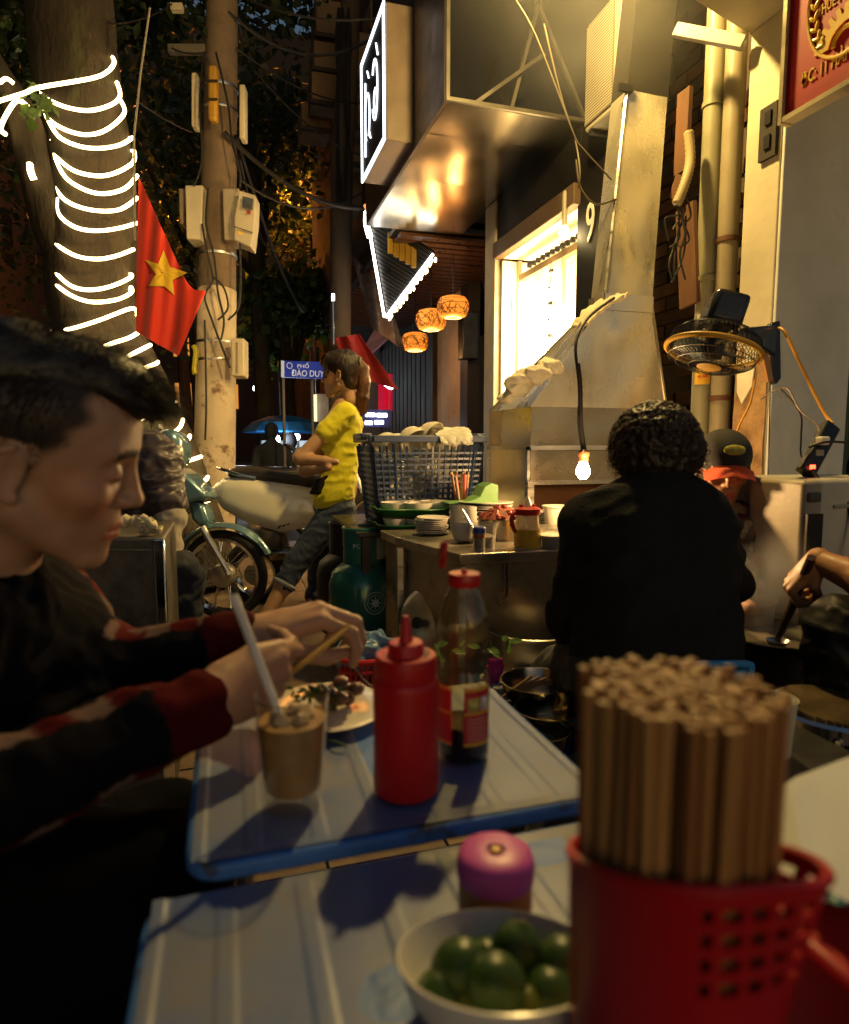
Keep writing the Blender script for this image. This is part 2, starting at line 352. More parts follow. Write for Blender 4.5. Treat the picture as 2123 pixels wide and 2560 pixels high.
b = B(); b.tube([(xs - .001, ecy + .125 * math.cos(a), ecz + .165 * math.sin(a)) for a in np.linspace(0, 2 * math.pi, 48, endpoint=False)], .005, 6, close=True); b.build('emblem_ring', m_yel, sg)
for s in (-1, 1):
    for k in range(9):
        a = math.radians(-50 + k * 13); p = V(xs - .001, ecy + s * .105 * math.cos(a), ecz + .14 * math.sin(a)); t = V(0, -s * math.sin(a), math.cos(a))
        for e in (-1, 1):
            d = (t + V(0, s * math.cos(a), math.sin(a)) * .7 * e).normalized(); b = B(); b.ball(p + d * .012, (.004, .006, .016), 6, R=V(0, 0, 1).rotation_difference(d).to_matrix()); b.build('wheat_grain', m_yel, sg)
gearp = []
for k in range(11):
    for (ra, da) in ((.075, -.10), (.098, -.06), (.098, .06), (.075, .10)): a = math.radians(10 + k * 16) + da; gearp.append((xs - .002, ecy + ra * math.cos(a), ecz - .135 + ra * math.sin(a)))
for k in range(14, -1, -1): a = math.radians(12 * k + 6); gearp.append((xs - .002, ecy + .052 * math.cos(a), ecz - .135 + .052 * math.sin(a)))
b = B(); b.prism(gearp, (.004, 0, 0)); b.build('gear', m_yel, sg, smooth=False)
b = B(); b.tube([(xs - .001, ecy + .036 * math.cos(a), ecz - .135 + .036 * math.sin(a)) for a in np.linspace(0, math.pi, 14)], .006, 6); b.build('gear_arc', m_yel, sg)
# brick wall in the recess behind the duct
m_brick = [mat('old_brick_%d' % i, c, .9, 0, .35, 12, .7, 40, bdist=.006) for i, c in enumerate([(.08, .03, .014), (.055, .024, .012), (.10, .045, .02), (.04, .022, .014)])]
rw = B(); rw.box((2.46, 2.95, 1.7), (.18, 1.5, 3.4)); recess = meta(rw.build('brick_wall', mat('sooty_mortar', (.06, .045, .03), .95, bump=.6), None), 'sooty old brick wall in the recess between the duct and the pipes', 'wall')
bb = B(); bb.box((0, 0, 0), (.03, .205, .062)); bme = []
for mt in m_brick: q = bb.mesh('brick'); q.materials.append(mt); bme.append(q)
for r_ in range(44):
    for c_ in range(7):
        if random.random() < .3: continue
        o = bpy.data.objects.new('brick', random.choice(bme)); COL.objects.link(o); o.parent = recess
        o.location = (2.365 + random.uniform(-.008, .006), 2.3 + c_ * .215 + (r_ % 2) * .107, .05 + r_ * .075)
# plywood scraps and cables in the recess
m_ply = mat('plywood', (.11, .05, .022), .75, 0, .35, 9, .3, 30, stretch=(1, 1, .2))
for i, (u, v, w, h, rot) in enumerate([(1708, 330, .085, .36, .02), (1700, 470, .10, .1, .5), (1720, 640, .12, .46, -.12)]):
    p = at(u, v, 3.0); b = B(); b.box(p, (.02, w, h), Matrix.Rotation(rot, 3, 'X'))
    meta(b.build('plywood_board', m_ply, None), ['brown plywood board high in the recess beside the duct', 'small broken plywood scrap halfway up the recess', 'tall plywood board low in the recess beside the pipes'][i], 'board')
pc = catmull([at(1722, 330, 2.85), at(1726, 400, 2.85), at(1712, 460, 2.83), at(1692, 510, 2.83)], 12); b = B()
b.tube(pc, [.019 + .004 * (i % 2) for i in range(len(pc))], 10); meta(b.build('corrugated_hose', mat('hose_cream', (.30, .24, .12), .6), None, ang=80), 'cream corrugated hose hanging beside the pipes', 'hose')
for i in range(9):
    a = at(1688 + random.uniform(-4, 30), 480 + random.uniform(0, 60), 2.85); c = at(1680 + random.uniform(-10, 52), 620 + random.uniform(-60, 90), 2.85)
    b = B(); b.tube(catmull([a, a.lerp(c, .4) + V(random.uniform(-.05, .05), random.uniform(-.03, .03), 0), a.lerp(c, .7) + V(random.uniform(-.05, .05), 0, random.uniform(-.05, .05)), c], 5), .0045, 5)
    meta(b.build('loose_cable', m_wire, None), 'tangled black cable hanging in the brick recess', 'cable', 'tangled cables in the recess')
# two drain pipes with collars and clamps
m_pipe = [mat('pipe_pvc', (.23, .215, .13), .45, 0, .15, 4, .1, col2=(.2, .15, .08), c2lo=.55, c2hi=.75, c2scale=5), mat('pipe_pvc_b', (.26, .22, .14), .45, 0, .15, 4, .1, col2=(.18, .12, .07), c2lo=.55, c2hi=.75, c2scale=5)]
for i, (uc, d, r, lab) in enumerate([(1758, 3.0, .045, 'olive grey drain pipe nearer the hood, with printed sticker'), (1806, 2.93, .044, 'tan drain pipe right beside the cream pier')]):
    p = at(uc, 900, d); t = thing('drain_pipe', lab, 'pipe', (p.x, p.y, 0))
    b = B(); b.lathe([(r, 0), (r, 3.3)], (p.x, p.y, 0), n=20); b.build('tube', m_pipe[i], t)
    for z in ((.72, 1.02, 1.75, 2.5) if i == 0 else (1.21, 1.9)): b = B(); b.lathe([(r + .001, z - .012), (r + .006, z - .01), (r + .006, z + .01), (r + .001, z + .012)], (p.x, p.y, 0), n=20); b.build('clamp' if i else 'collar', m_pipe[i] if i == 0 else mat('rusty_clamp', (.10, .04, .02), .7), t)
    if i == 0:
        to = (EYE - p); to.z = 0; to.normalize(); xr = V(-to.y, to.x, 0)
        for zc, cm, txt, tm in ((1.555, (.6, .55, .40), '', m_black), (1.31, (.65, .38, .03), '45.345', m_red)):
            b = B(); b.grid(lambda s, q: V(p.x, p.y, zc - .035 + .07 * q) + (to * math.cos((s - .5) * 1.5) + xr * math.sin((s - .5) * 1.5)) * (r + .0018), 8, 1, -.001); b.build('sticker', mat('sticker_%d' % int(zc * 100), cm, .6, var=.1), t)
            if txt: lettering(txt, .016, V(p.x, p.y, zc) + to * (r + .004), xr, ZD, tm, t, bold=.0004)
            else:
                for r_i in range(3): b = B(); b.box(V(p.x, p.y, zc + .016 - .014 * r_i) + to * (r + .003), (.03 - .006 * (r_i == 2), .03, .005), Matrix((xr, to, ZD)).transposed()); b.v = [tuple(Vector(q) - to * (to.dot(Vector(q) - p) - r - .0035) * .9) for q in b.v]; b.build('print_line', m_black, t)
b = B(); b.bar(at(1690, 75, 2.75), at(1862, 108, 2.6), .035, .05); b2 = b
meta(b.build('tube_light_fitting', mat('batten', (.42, .40, .36), .5), None, .004), 'unlit grey batten light fitting under the overhang', 'light fitting')
# ================================================================== shop number nine: steel canopy, lit window, sign box
WX = 2.2
shop = thing('shop_front', 'dark shop front numbered nine with steel canopy and bright show window', 'shop', (WX, 3.5, 0))
cx0, cy0, cy1, cz = 1.295, 3.83, 6.1, 3.0
for i, (a, c) in enumerate(((cy0, 4.95), (4.954, cy1))):
    b = B(); b.grid(lambda s, t: (cx0 + .004 + s * (WX - cx0), a + t * (c - a), cz + .005 * noise.noise(V(s * 2.2, t * 3 + i * 5, 2)) + .0015 * math.sin(s * 9)), 24, 24, -.01)
    b.build('soffit_panel', mat('polished_steel', (.42, .38, .33), .2, 1, .06, 2, 0, rvar=.05), shop, ang=60)
b = B(); b.box((cx0 - .006, (cy0 + cy1) / 2, cz + .75), (.02, cy1 - cy0, 1.5)); b.build('fascia', mat('fascia_brown', (.05, .032, .022), .4, .3), shop)
b = B(); b.box(((cx0 + WX) / 2 + .4, cy0 + .4, cz + .8), (WX - cx0 + .8, .01, 1.6)); b.build('dark_glazing', mat('dark_glass', (.012, .011, .008), .12, 0, .1), shop)
for a, c in (((cx0, cy0 - .008, cz), (cx0, cy0 - .008, cz + 1.6)), ((cx0 - .01, cy0 - .012, cz + .012), (WX + .5, cy0 - .012, cz + .012)), ((cx0 + .18, cy0 - .004, cz + .02), (cx0 + .62, cy0 - .004, cz + .36)), ((cx0 + .42, cy0 + .04, cz + .02), (cx0 + .62, cy0 + .04, cz + .75)), ((cx0 + .95, cy0 + .04, cz + .02), (cx0 + .55, cy0 + .04, cz + .75))):
    b = B(); b.bar(a, c, .022, .022); b.build('frame_bar', mat('frame_bar', (.10, .09, .07), .4, .6), shop)
# posts and beam round the window
wy0, wy1, wz0, wz1 = 3.9, 5.12, 1.0, 2.52
b = B(); b.box((WX + .03, 3.72, 1.5), (.06, .33, 3.0)); b.build('post', m_black, shop, .004)
b = B(); b.box((WX + .02, 3.53, 1.5), (.05, .05, 3.0)); b.build('green_trim', mat('trim_green', (.02, .07, .03), .5), shop)
b = B(); b.box((WX + .05, 5.28, 1.5), (.16, .22, 3.0)); b.build('post', mat('beige_post', (.36, .31, .24), .6), shop, .006)
b = B(); b.box((WX + .0, (wy0 + wy1) / 2, wz1 + .07), (.10, wy1 - wy0 + .1, .13)); b.build('beam', mat('beam_brown', (.09, .055, .03), .55), shop, .006)
b = B(); b.box((WX + .02, (wy0 + wy1) / 2, wz1 + .32), (.06, wy1 - wy0 + .1, .36)); b.build('header', m_black, shop)
b = B(); b.box((WX + .03, (wy0 + wy1) / 2, wz0 / 2), (.10, wy1 - wy0, wz0 - .004)); b.build('stall_riser', m_black, shop)
lettering('9', .34, (WX - .004, 3.72, 2.36), XD, ZD, mat('numeral_white', (.7, .66, .6), .4, var=.03), shop, name='numeral', ext=.003, sx=.62)
m_cream_in = mat('window_interior', (.82, .78, .66), .6, 0, .04)
ix = WX + .32
b = B(); b.box((ix, (wy0 + wy1) / 2, (wz0 + wz1) / 2), (.02, wy1 - wy0, wz1 - wz0)); b.build('window_back', m_cream_in, shop)
for c, d in (((WX + .17, wy1 + .012, 1.76), (.3, .02, 1.5)), ((WX + .17, wy0 - .012, 1.76), (.3, .02, 1.5)), ((WX + .17, 4.5, wz0 - .012), (.3, 1.2, .02)), ((WX + .17, 4.5, wz1 + .012), (.3, 1.2, .02))):
    b = B(); b.box(c, d); b.build('window_reveal', m_cream_in, shop)
for y in (wy0 + .03, 4.35, wy1 - .03): b = B(); b.box((WX + .16, y, 1.76), (.03, .03, 1.5)); b.build('window_frame', m_white, shop, .003)
b = B(); b.box((WX + .16, 4.5, 2.36), (.05, 1.1, .05)); b.build('curtain_rail', mat('rail_wood', (.3, .2, .1), .5), shop)
for k in range(12): b = B(); b.box((WX + .12, 4.0 + k * .075, 2.405), (.03, .03, .035)); b.build('rail_clip', m_blackpl, shop)
b = B(); b.tube(catmull([(WX + .1, 4.42 + .012 * math.sin(k * 2), 2.33 - k * .11) for k in range(11)], 4), .004, 5); b.build('bulb_cable', m_wire, shop)
for k in range(10):
    z = 2.26 - k * .115
    b = B(); b.box((WX + .095, 4.42, z), (.022, .055, .022)); b.build('bulb_holder', m_blackpl, shop)
    for s in ((-1, 1) if k % 2 else (1,)): b = B(); b.ball((WX + .095, 4.42 + s * .052, z), .026, 8); b.build('bulb', m_bulb, shop)
b = B(); b.lathe([(.012, .0), (.03, -.02), (.034, -.05), (.02, -.08), (0, -.09)], (WX - .05, 3.96, 2.42), n=12); b.build('bulb', m_bulb, shop)
b = B(); b.lathe([(.018, 0), (.018, .2), (.01, .22)], (WX - .05, 3.96, 2.42), n=12); b.build('bulb_holder', mat('holder_grey', (.3, .28, .22), .4), shop)
point_light('window_bulb_light', (WX + .17, 4.85, 2.0), 60, (1, .66, .26), shop, .1)
point_light('window_bulb_light', (WX + .14, 4.3, 1.7), 60, (1, .66, .26), shop, .1)
point_light('corner_bulb_light', (WX - .08, 3.96, 2.36), 3, WARM, shop, .03)
# sign box on the canopy
sx0, sy0, sy1, sz0, sz1 = 1.09, 4.5, 5.27, 3.05, 3.92
sb = thing('sign_box', 'projecting black sign box with white lit outline and looped neon letters', 'sign', (sx0, sy0, sz0))
b = B(); b.box(((sx0 + 1.285) / 2, (sy0 + sy1) / 2, (sz0 + sz1) / 2), (1.28 - sx0, sy1 - sy0, sz1 - sz0)); b.build('case', mat('sign_case', (.16, .12, .09), .45), sb, .008)
b = B(); b.box((sx0 - .004, (sy0 + sy1) / 2, (sz0 + sz1) / 2), (.008, sy1 - sy0 - .03, sz1 - sz0 - .03)); b.build('face', m_black, sb)
m_neon = mat('cool_neon', (.9, .9, .9), .4, emit=(.85, .92, 1), estr=2.2)
for c, d in (((0, (sy1 - sy0) / 2, .012), (sy1 - sy0, .026)), ((0, (sy1 - sy0) / 2, sz1 - sz0 - .012), (sy1 - sy0, .026))): b = B(); b.box((sx0 - .012, sy0 + c[1], sz0 + c[2]), (.014, d[0], d[1])); b.build('light_edge', m_neon, sb)
for y in (sy0 + .012, sy1 - .012): b = B(); b.box((sx0 - .0125, y, (sz0 + sz1) / 2), (.013, .024, sz1 - sz0 - .06)); b.build('light_edge', m_neon, sb)
def loopy(cy, czz, ry, rz, a0, a1, n=20): return [(sx0 - .014, cy + ry * math.cos(t), czz + rz * math.sin(t)) for t in np.linspace(math.radians(a0), math.radians(a1), n)]
mc, mz = (sy0 + sy1) / 2, (sz0 + sz1) / 2
for pts in (loopy(mc + .16, mz - .05, .08, .17, -60, 240), [(sx0 - .014, mc + .24, mz - .3), (sx0 - .014, mc + .22, mz + .22)], loopy(mc - .1, mz + .02, .085, .2, 40, 330), loopy(mc - .12, mz - .06, .05, .08, 0, 360), [(sx0 - .014, mc - .2, mz + .2), (sx0 - .014, mc - .15, mz + .3)], [(sx0 - .014, mc + .1, mz + .2), (sx0 - .014, mc + .15, mz + .27)], [(sx0 - .014, mc + .05, mz - .24), (sx0 - .014, mc + .1, mz - .17)]):
    b = B(); b.tube(pts, .006, 6); b.build('neon_letter', m_neon, sb)
# air-conditioning unit above
ac = thing('air_conditioner', 'cream outdoor air conditioning unit with louvred grille high beside the duct', 'air conditioner', (2.2, 3.35, 2.8))
m_ac = mat('ac_cream', (.36, .33, .24), .5, 0, .1, 4, .05, col2=(.35, .29, .18), c2lo=.55, c2hi=.8)
b = B(); b.box((2.27, 3.37, 3.09), (.46, .34, .58)); b.build('case', m_ac, ac, .012)
for k in range(34): b = B(); b.box((2.034, 3.385, 2.84 + k * .0152), (.012, .27, .006)); b.build('louvre', m_ac, ac)
b = B(); b.box((2.031, 3.385, 3.09), (.004, .28, .53)); b.build('grille_back', mat('grille_dark', (.12, .10, .07), .8), ac)
lettering('Panasonic', .05, (2.125, 3.197, 3.33), (1, 0, 0), ZD, mat('ac_text', (.02, .05, .15), .5), ac, sx=.8)
b = B(); b.box((2.14, 3.197, 3.22), (.12, .004, .05)); b.build('badge', mat('ac_badge', (.03, .10, .3), .5), ac)
for y in (3.25, 3.5): b = B(); b.bar((2.05, y, 2.79), (2.6, y, 2.79), .03, .02); b.build('bracket', m_black, ac)
# ================================================================== next shop: porch with slatted ceiling, lanterns
nx = 2.9
ns = thing('lantern_shop', 'shop porch with slatted brown ceiling and tan walls beyond the steel canopy', 'shop', (nx, 9, 0))
b = B(); b.box((nx + .06, 8.43, 1.6), (.1, 1.14, 3.2)); b.build('wall', mat('tan_wall', (.42, .27, .13), .7), ns)
for y, w in ((7.72, .26), (9.14, .26)): b = B(); b.box((nx + .02, y, 1.6), (.16, w, 3.2)); b.build('carved_post', m_dark, ns)
b = B(); b.box((nx + .1, 11.2, 1.6), (.1, 3.9, 3.2)); b.build('shutter_back', m_black, ns)
for k in range(14): b = B(); b.box((nx + .03, 9.45 + k * .26, 1.4), (.05, .2, 2.8)); b.build('shutter', m_dark, ns)
for k in range(30): b = B(); b.box((2.42, 6.2 + k * .16, 2.98), (1.6, .12, .03)); b.build('ceiling_slat', mat('ceiling_slat', (.10, .035, .012), .35, 0, .3, 8, .15), ns)
b = B(); b.box((2.42, 8.55, 3.03), (1.7, 5, .04)); b.build('ceiling', m_dark, ns)
b = B(); b.box((nx - .08, 7.52, 2.3), (.2, .18, .55)); b.build('loudspeaker', m_blackpl, ns, .01)
b = B(); b.box((nx - .04, 9.14, 1.9), (.02, .12, .7)); b.build('notice', mat('notice_orange', (.5, .18, .03), .6), ns)
lettering('9', .34, (WX + .1, 5.16, 2.1), XD, ZD, mat('numeral_dim', (.4, .35, .3), .4), ns, name='numeral')
for i, (u, v, d, w) in enumerate([(1133, 768, 6.75, .33), (1078, 800, 7.3, .345), (1038, 855, 8.2, .34)]):
    c = at(u, v, d); t = thing('lantern', ['woven amber lantern nearest the show window, highest of three', 'middle woven amber lantern of the three under the porch', 'lowest and farthest woven amber lantern'][i], 'lantern', c, group='woven amber lanterns')
    R = w / 2; H = R * .66
    b = B(); b.lathe([(R * .55, -H), (R * .8, -H * .85), (R * .97, -H * .45), (R, 0), (R * .97, H * .45), (R * .8, H * .85), (R * .5, H), (R * .15, H * 1.02)], c, n=28)
    b.v = [p for p in b.v]; b.f = b.f[:-1]; b.build('shade', mat('lantern_paper', (.5, .22, .06), .7, emit=(1, .27, .025), estr=.8, var=.2), t)
    wv = B()
    for k in range(120):
        a0 = random.uniform(0, 6.28); da = random.uniform(-.9, .9); t0, t1 = random.uniform(.1, .9), random.uniform(.1, .9)
        pts = []
        for q in range(7):
            s = q / 6; th = math.pi * (.12 + .8 * (t0 + (t1 - t0) * s)); aa = a0 + da * s; rr = R * 1.012 * math.sin(th) ** .5
            pts.append(c + V(rr * math.cos(aa), rr * math.sin(aa), H * 1.01 * math.cos(th)))
        wv.tube(pts, .0035, 4, cap=False)
    wv.build('weave', mat('rattan', (.22, .08, .02), .6), t)['kind'] = 'stuff'
    b = B(); b.ball(c - V(0, 0, .01), .038, 10); b.build('bulb', mat('lantern_bulb', (.9, .8, .6), .4, emit=(1, .72, .3), estr=22), t)
    b = B(); b.lathe([(0, -.001), (R * .54, -.002), (R * .54, .002), (0, .003)], c - V(0, 0, H * .985), n=24); b.build('bottom_glow', mat('lantern_bottom', (.8, .6, .3), .5, emit=(1, .6, .18), estr=3.0), t)
    b = B(); b.tube([c + V(0, 0, H), V(c.x, c.y, 2.96)], .005, 5); b.build('cord', m_wire, t)
    point_light('lantern_light', c - V(0, 0, H + .08), 5, (1, .5, .14), t, .05)
# wedge awning with lit edges
A0, A1, A2 = at(922, 530, 6.25), at(1085, 632, 6.35), at(968, 788, 7.2)
aw = thing('wedge_awning', 'black corrugated wedge awning edged with strings of white lights', 'awning', A2)
nrm = (A1 - A0).cross(A2 - A0).normalized()
for k in range(22):
    s0, s1 = k / 22, (k + .8) / 22
    b = B(); b.prism([A0.lerp(A2, s0), A1.lerp(A2, s0), A1.lerp(A2, s1), A0.lerp(A2, s1)], nrm * (.02 if k % 2 else .03)); b.build('corrugation', mat('corrugated_black', (.025, .024, .022), .35, .4), aw)
for k in range(5): q = A0.lerp(A1, .35 + k * .1); b = B(); b.box(q.lerp(A2, .1) - nrm * .02 , (.05, .02, .3)); b.build('yellow_tape', mat('tape_yellow', (.4, .22, .01), .6), aw)
for P0, P1, nm in ((A1, A2, 34), (A0 + V(-.01, 0, 0), A2 + V(-.02, 0, 0), 22)):
    b = B(); b.tube([P0 - nrm * .03, P1 - nrm * .03], .014, 6); b.build('light_strip', m_white_glow, aw)
    if nm > 30:
        for k in range(nm): q = P0.lerp(P1, k / nm) + V(random.uniform(-.02, .02), 0, -.045 - random.uniform(0, .03)) ; b = B(); b.ball(q, (.014, .014, .026), 6); b.build('drop_bulb', mat('drop_glow', (.9, .8, .5), .4, emit=(1, .82, .4), estr=9), aw)
for k in range(6): q = at(918 + random.uniform(-6, 6), 515 + k * 7, 6.2); b = B(); b.ball(q, .02, 6); b.build('copper_bulb', mat('copper_glow', (.5, .2, .1), .3, emit=(1, .3, .1), estr=1), aw)
b = B(); b.tube(catmull([at(918, 530, 6.2), at(917, 560, 6.2), at(925, 592, 6.2)], 5), .03, 8); b.build('neon_tube', m_white_glow, aw)
# dark building faces further along the right side
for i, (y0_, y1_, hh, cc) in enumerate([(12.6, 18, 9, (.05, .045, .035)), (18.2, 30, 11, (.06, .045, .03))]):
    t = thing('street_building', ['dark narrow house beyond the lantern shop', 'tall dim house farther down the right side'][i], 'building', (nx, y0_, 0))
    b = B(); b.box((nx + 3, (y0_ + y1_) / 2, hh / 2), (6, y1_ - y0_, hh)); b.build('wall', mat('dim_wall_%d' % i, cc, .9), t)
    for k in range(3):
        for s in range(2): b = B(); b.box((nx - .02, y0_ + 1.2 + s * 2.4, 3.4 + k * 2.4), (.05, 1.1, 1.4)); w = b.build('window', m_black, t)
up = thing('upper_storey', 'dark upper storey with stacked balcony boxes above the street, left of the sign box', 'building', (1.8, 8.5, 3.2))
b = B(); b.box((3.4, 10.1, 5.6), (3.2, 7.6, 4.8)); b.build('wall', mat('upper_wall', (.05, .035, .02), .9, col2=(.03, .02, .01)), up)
m_boxy = mat('balcony_box', (.22, .14, .07), .7, 0, .35, 2, .2)
for (u0, v0, u1, v1, d) in [(785, 5, 870, 100, 8.2), (780, 110, 865, 185, 8.2), (776, 185, 850, 265, 8.2), (885, 90, 985, 215, 7.6), (920, 10, 1000, 95, 7.8), (890, 220, 965, 330, 7.8), (750, 265, 830, 330, 8.6), (860, 330, 960, 420, 8.2), (860, 425, 925, 525, 8.6)]:
    p = at((u0 + u1) / 2, (v0 + v1) / 2, d); b = B(); b.box(p + V(.0, .2, 0), ((u1 - u0) / FPX * d * .92, .5, (v1 - v0) / FPX * d * .92)); b.build('balcony_box', m_boxy, up, .02)
    b = B(); b.box(p + V(0, -.06, -(v1 - v0) / FPX * d * .47), ((u1 - u0) / FPX * d * 1.05, .06, .05)); b.build('ledge', m_dark, up)
# ================================================================== cooking hood, duct and cabinet
HX0, HX1, HY0, HY1 = 1.27, 1.96, 2.60, 3.07
hood = thing('cooking_hood', 'tall galvanised pyramid hood and square duct over the street stove', 'hood', (1.6, 2.8, 0))
zb0 = 1.165
nk = [at(1512, 757, 2.86), at(1640, 757, 2.9)]; nz = nk[0].z; ny0 = nk[0].y; ny1 = ny0 + .12; nx0, nx1 = nk[0].x, nk[1].x
base = [V(HX0, HY0, zb0), V(HX1, HY0, zb0), V(HX1, HY1, zb0), V(HX0, HY1, zb0)]
neck = [V(nx0, ny0, nz), V(nx1, ny0, nz), V(nx1, ny1, nz), V(nx0, ny1, nz)]
for i in range(4):
    j = (i + 1) % 4; b = B()
    def pan(s, t, i=i, j=j):
        p = base[i].lerp(base[j], s).lerp(neck[i].lerp(neck[j], s), t); w = min(s, 1 - s, t * 1.5, (1 - t) * 1.5) * 2
        return p + V(0, -1 if i == 0 else 0, 0) * (.012 * w * noise.noise(V(s * 3, t * 3, i))) + V(-1 if i == 3 else 0, 0, 0) * .01 * w * noise.noise(V(s * 3, t * 3, 7))
    b.grid(pan, 14, 14, .002); b.build('slope_panel', m_galv, hood, ang=50)
    b = B(); b.bar(base[i], neck[i], .010, .010); b.build('seam', m_galv, hood)
b = B(); zz = zb0 - .175
for i in range(4):
    j = (i + 1) % 4
    if i == 2: continue
    b = B(); b.grid(lambda s, t: base[i].lerp(base[j], s) - V(0, 0, .175 * t) + V(0, .004 * noise.noise(V(s * 4, t * 2, 3)), 0), 12, 4, .002); b.build('skirt', m_steel_dirty, hood, ang=60)
b = B(); b.bar(base[0] + V(-.006, -.006, -.178), base[1] + V(0, -.006, -.178), .016, .02); b.build('rail', m_steel, hood)
b = B(); b.bar(base[0] + V(-.006, -.006, -.33), base[1] + V(0, -.006, -.33), .02, .02); b.build('rail', m_steel, hood)
b = B(); b.grid(lambda s, t: V(HX0 + s * (HX1 - HX0), HY0 - .002, zb0 - .19 - .13 * t), 6, 3, .002); b.build('front_panel', m_steel_dirty, hood)
for i in range(2):
    x = (HX0, HX1)[i]; b = B(); b.box((x - .004, HY0 - .004, .42), (.03, .03, .84)); b.build('leg', m_steel, hood)
b = B(); b.grid(lambda s, t: V(HX0 - .004 + .004 * noise.noise(V(s * 3, t * 2, 1)), HY0 + .012 + s * (HY1 - HY0 - .02), .5 + .49 * t), 8, 8, .002); b.build('side_panel', mat('side_steel', (.60, .56, .46), .15, 1, .08, 2, .15, 8, rvar=.08, bdist=.004), hood)
for y in (HY0 + .008, HY1 - .01): b = B(); b.box((HX0 - .008, y, .745), (.014, .016, .5)); b.build('trim', m_steel, hood)
b = B(); b.box((HX0 - .008, (HY0 + HY1) / 2, .985), (.014, HY1 - HY0, .016)); b.build('trim', m_steel, hood)
b = B(); b.box((1.62, HY1 - .03, .62), (.66, .02, .75)); b.build('back_panel', mat('rust_panel', (.16, .07, .03), .6, .3, .3, 4), hood)
b = B(); b.box((1.62, 2.84, .62), (.66, .42, .03)); b.build('stove_shelf', m_steel_dirty, hood)
# duct, leaning a little as it rises
tops = [at(1568, 225, 2.96), at(1676, 215, 3.0)]
tz = tops[0].z; top = [V(tops[0].x, tops[0].y, tz), V(tops[1].x, tops[0].y, tz), V(tops[1].x, tops[0].y + .13, tz), V(tops[0].x, tops[0].y + .13, tz)]
nb = [p + V(0, 0, .0) for p in neck]
for i in range(4):
    j = (i + 1) % 4; b = B()
    b.grid(lambda s, t: nb[i].lerp(nb[j], s).lerp(top[i].lerp(top[j], s), t) + V(0, (-.006 if i == 0 else 0) * noise.noise(V(s * 2, t * 5, i)), 0), 6, 18, .002); b.build('duct_panel', m_galv, hood, ang=50)
b = B(); cor = [V(nx0 - .006, ny0 - .006, 0), V(nx1 + .006, ny0 - .006, 0), V(nx1 + .006, ny1 + .006, 0), V(nx0 - .006, ny1 + .006, 0)]
for i in range(4):
    b = B(); b.grid(lambda s, t: cor[i].lerp(cor[(i + 1) % 4], s) + V(0, 0, nz - .03 + .07 * t), 2, 2, .002); b.build('neck_band', m_galv, hood)
b = B(); b.bar(nb[0] + V(-.004, -.004, 0), top[0] + V(-.004, -.004, 0), .010, .010); b.build('seam', m_steel, hood)
ext = (top[0] - nb[0]).normalized()
b = B(); b.prism([p + ext * .002 + V(0, 0, 0) for p in top], ext * 1.0); b.build('duct_top', mat('sooty_duct', (.012, .010, .007), .8, .1, .3, 4, .4, 20, spec=.2), hood)
b = B(); b.bar(top[0] + V(-.05, -.01, 0), top[0] + V(.02, -.01, 0), .02, .03); b.build('bracket', m_black, hood)
# towels on the hood
m_cloth = mat('towel', (.62, .54, .34), .95, 0, .15, 8, .6, 120, sheen=.3)
def rag(name, lab, cpts, wdir, w, amp, cat='towel', mt=m_cloth, thick=.012, group=None, freq=9, seed=0, n=26):
    path = catmull(cpts, 8); wd = Vector(wdir).normalized()
    def fn(s, t):
        i = t * (len(path) - 1); k = min(int(i), len(path) - 2); p = path[k].lerp(path[k + 1], i - k) + wd * ((s - .5) * w * (1 + .15 * math.sin(t * 5)))
        return p + V(0, 0, 1) * amp * (.6 + noise.noise(V(s * freq * .5 + seed, t * freq, 1))) + wd * amp * noise.noise(V(s * 3, t * 8, seed + 5)) + V(0, -1, 0) * amp * .8 * noise.noise(V(s * freq + 4, t * freq * .6, seed))
    b = B(); b.grid(fn, n, n, thick); return meta(b.build(name, mt, None, ang=80), lab, cat, group)
rag('folded_rag', 'beige rag draped over the shoulder of the hood neck', [at(1545, 748, 2.84), at(1505, 770, 2.82), at(1470, 800, 2.80), at(1452, 822, 2.78)], (.3, -1, 0), .12, .014, seed=3)
v, f = sdf_mesh([('e', tuple(at(1378, 915, 2.84)), (.055, .06, .030), None, .02), ('e', tuple(at(1335, 938, 2.82)), (.065, .07, .034), None, .03), ('e', tuple(at(1295, 962, 2.83)), (.055, .07, .036), None, .03), ('e', tuple(at(1268, 990, 2.86)), (.030, .05, .026), None, .03)], .005); v = crease(v, f, .026, 11, 3, (1, 1, 1.8)); v = crease(v, f, .006, 30, 8)
meta(solid('crumpled_towel', [(v, f)], mat('towel_white', (.66, .60, .45), .95, 0, .12, 8, .6, 120), None), 'crumpled white towel heaped on the left slope of the hood', 'towel')
# ================================================================== lamps of the stall
lp = at(1415, -400, 2.55)
kl = thing('hanging_lamp', 'warm work lamp hanging above the stall just over the top edge', 'lamp', lp)
b = B(); b.lathe([(.005, .02), (.03, .03), (.045, .07), (.035, .11), (.016, .13), (.0, .135)], lp - V(0, 0, .06), n=16); b.build('bulb', mat('key_bulb', (.9, .85, .7), .4, emit=(1, .75, .36), estr=60), kl)
b = B(); b.lathe([(.02, .13), (.024, .14), (.024, .2), (.008, .22)], lp - V(0, 0, .06), n=12); b.build('socket', m_blackpl, kl)
b = B(); b.tube([lp + V(0, 0, .15), lp + V(.05, .3, 2.0)], .005, 5); b.build('cable', m_wire, kl)
point_light('key_light', lp - V(0, 0, .12), 220, WARM, kl, .05)
b0 = at(1458, 1175, 2.42)
hb = thing('bare_bulb', 'glowing bare bulb on a black cable in front of the hood', 'bulb', b0)
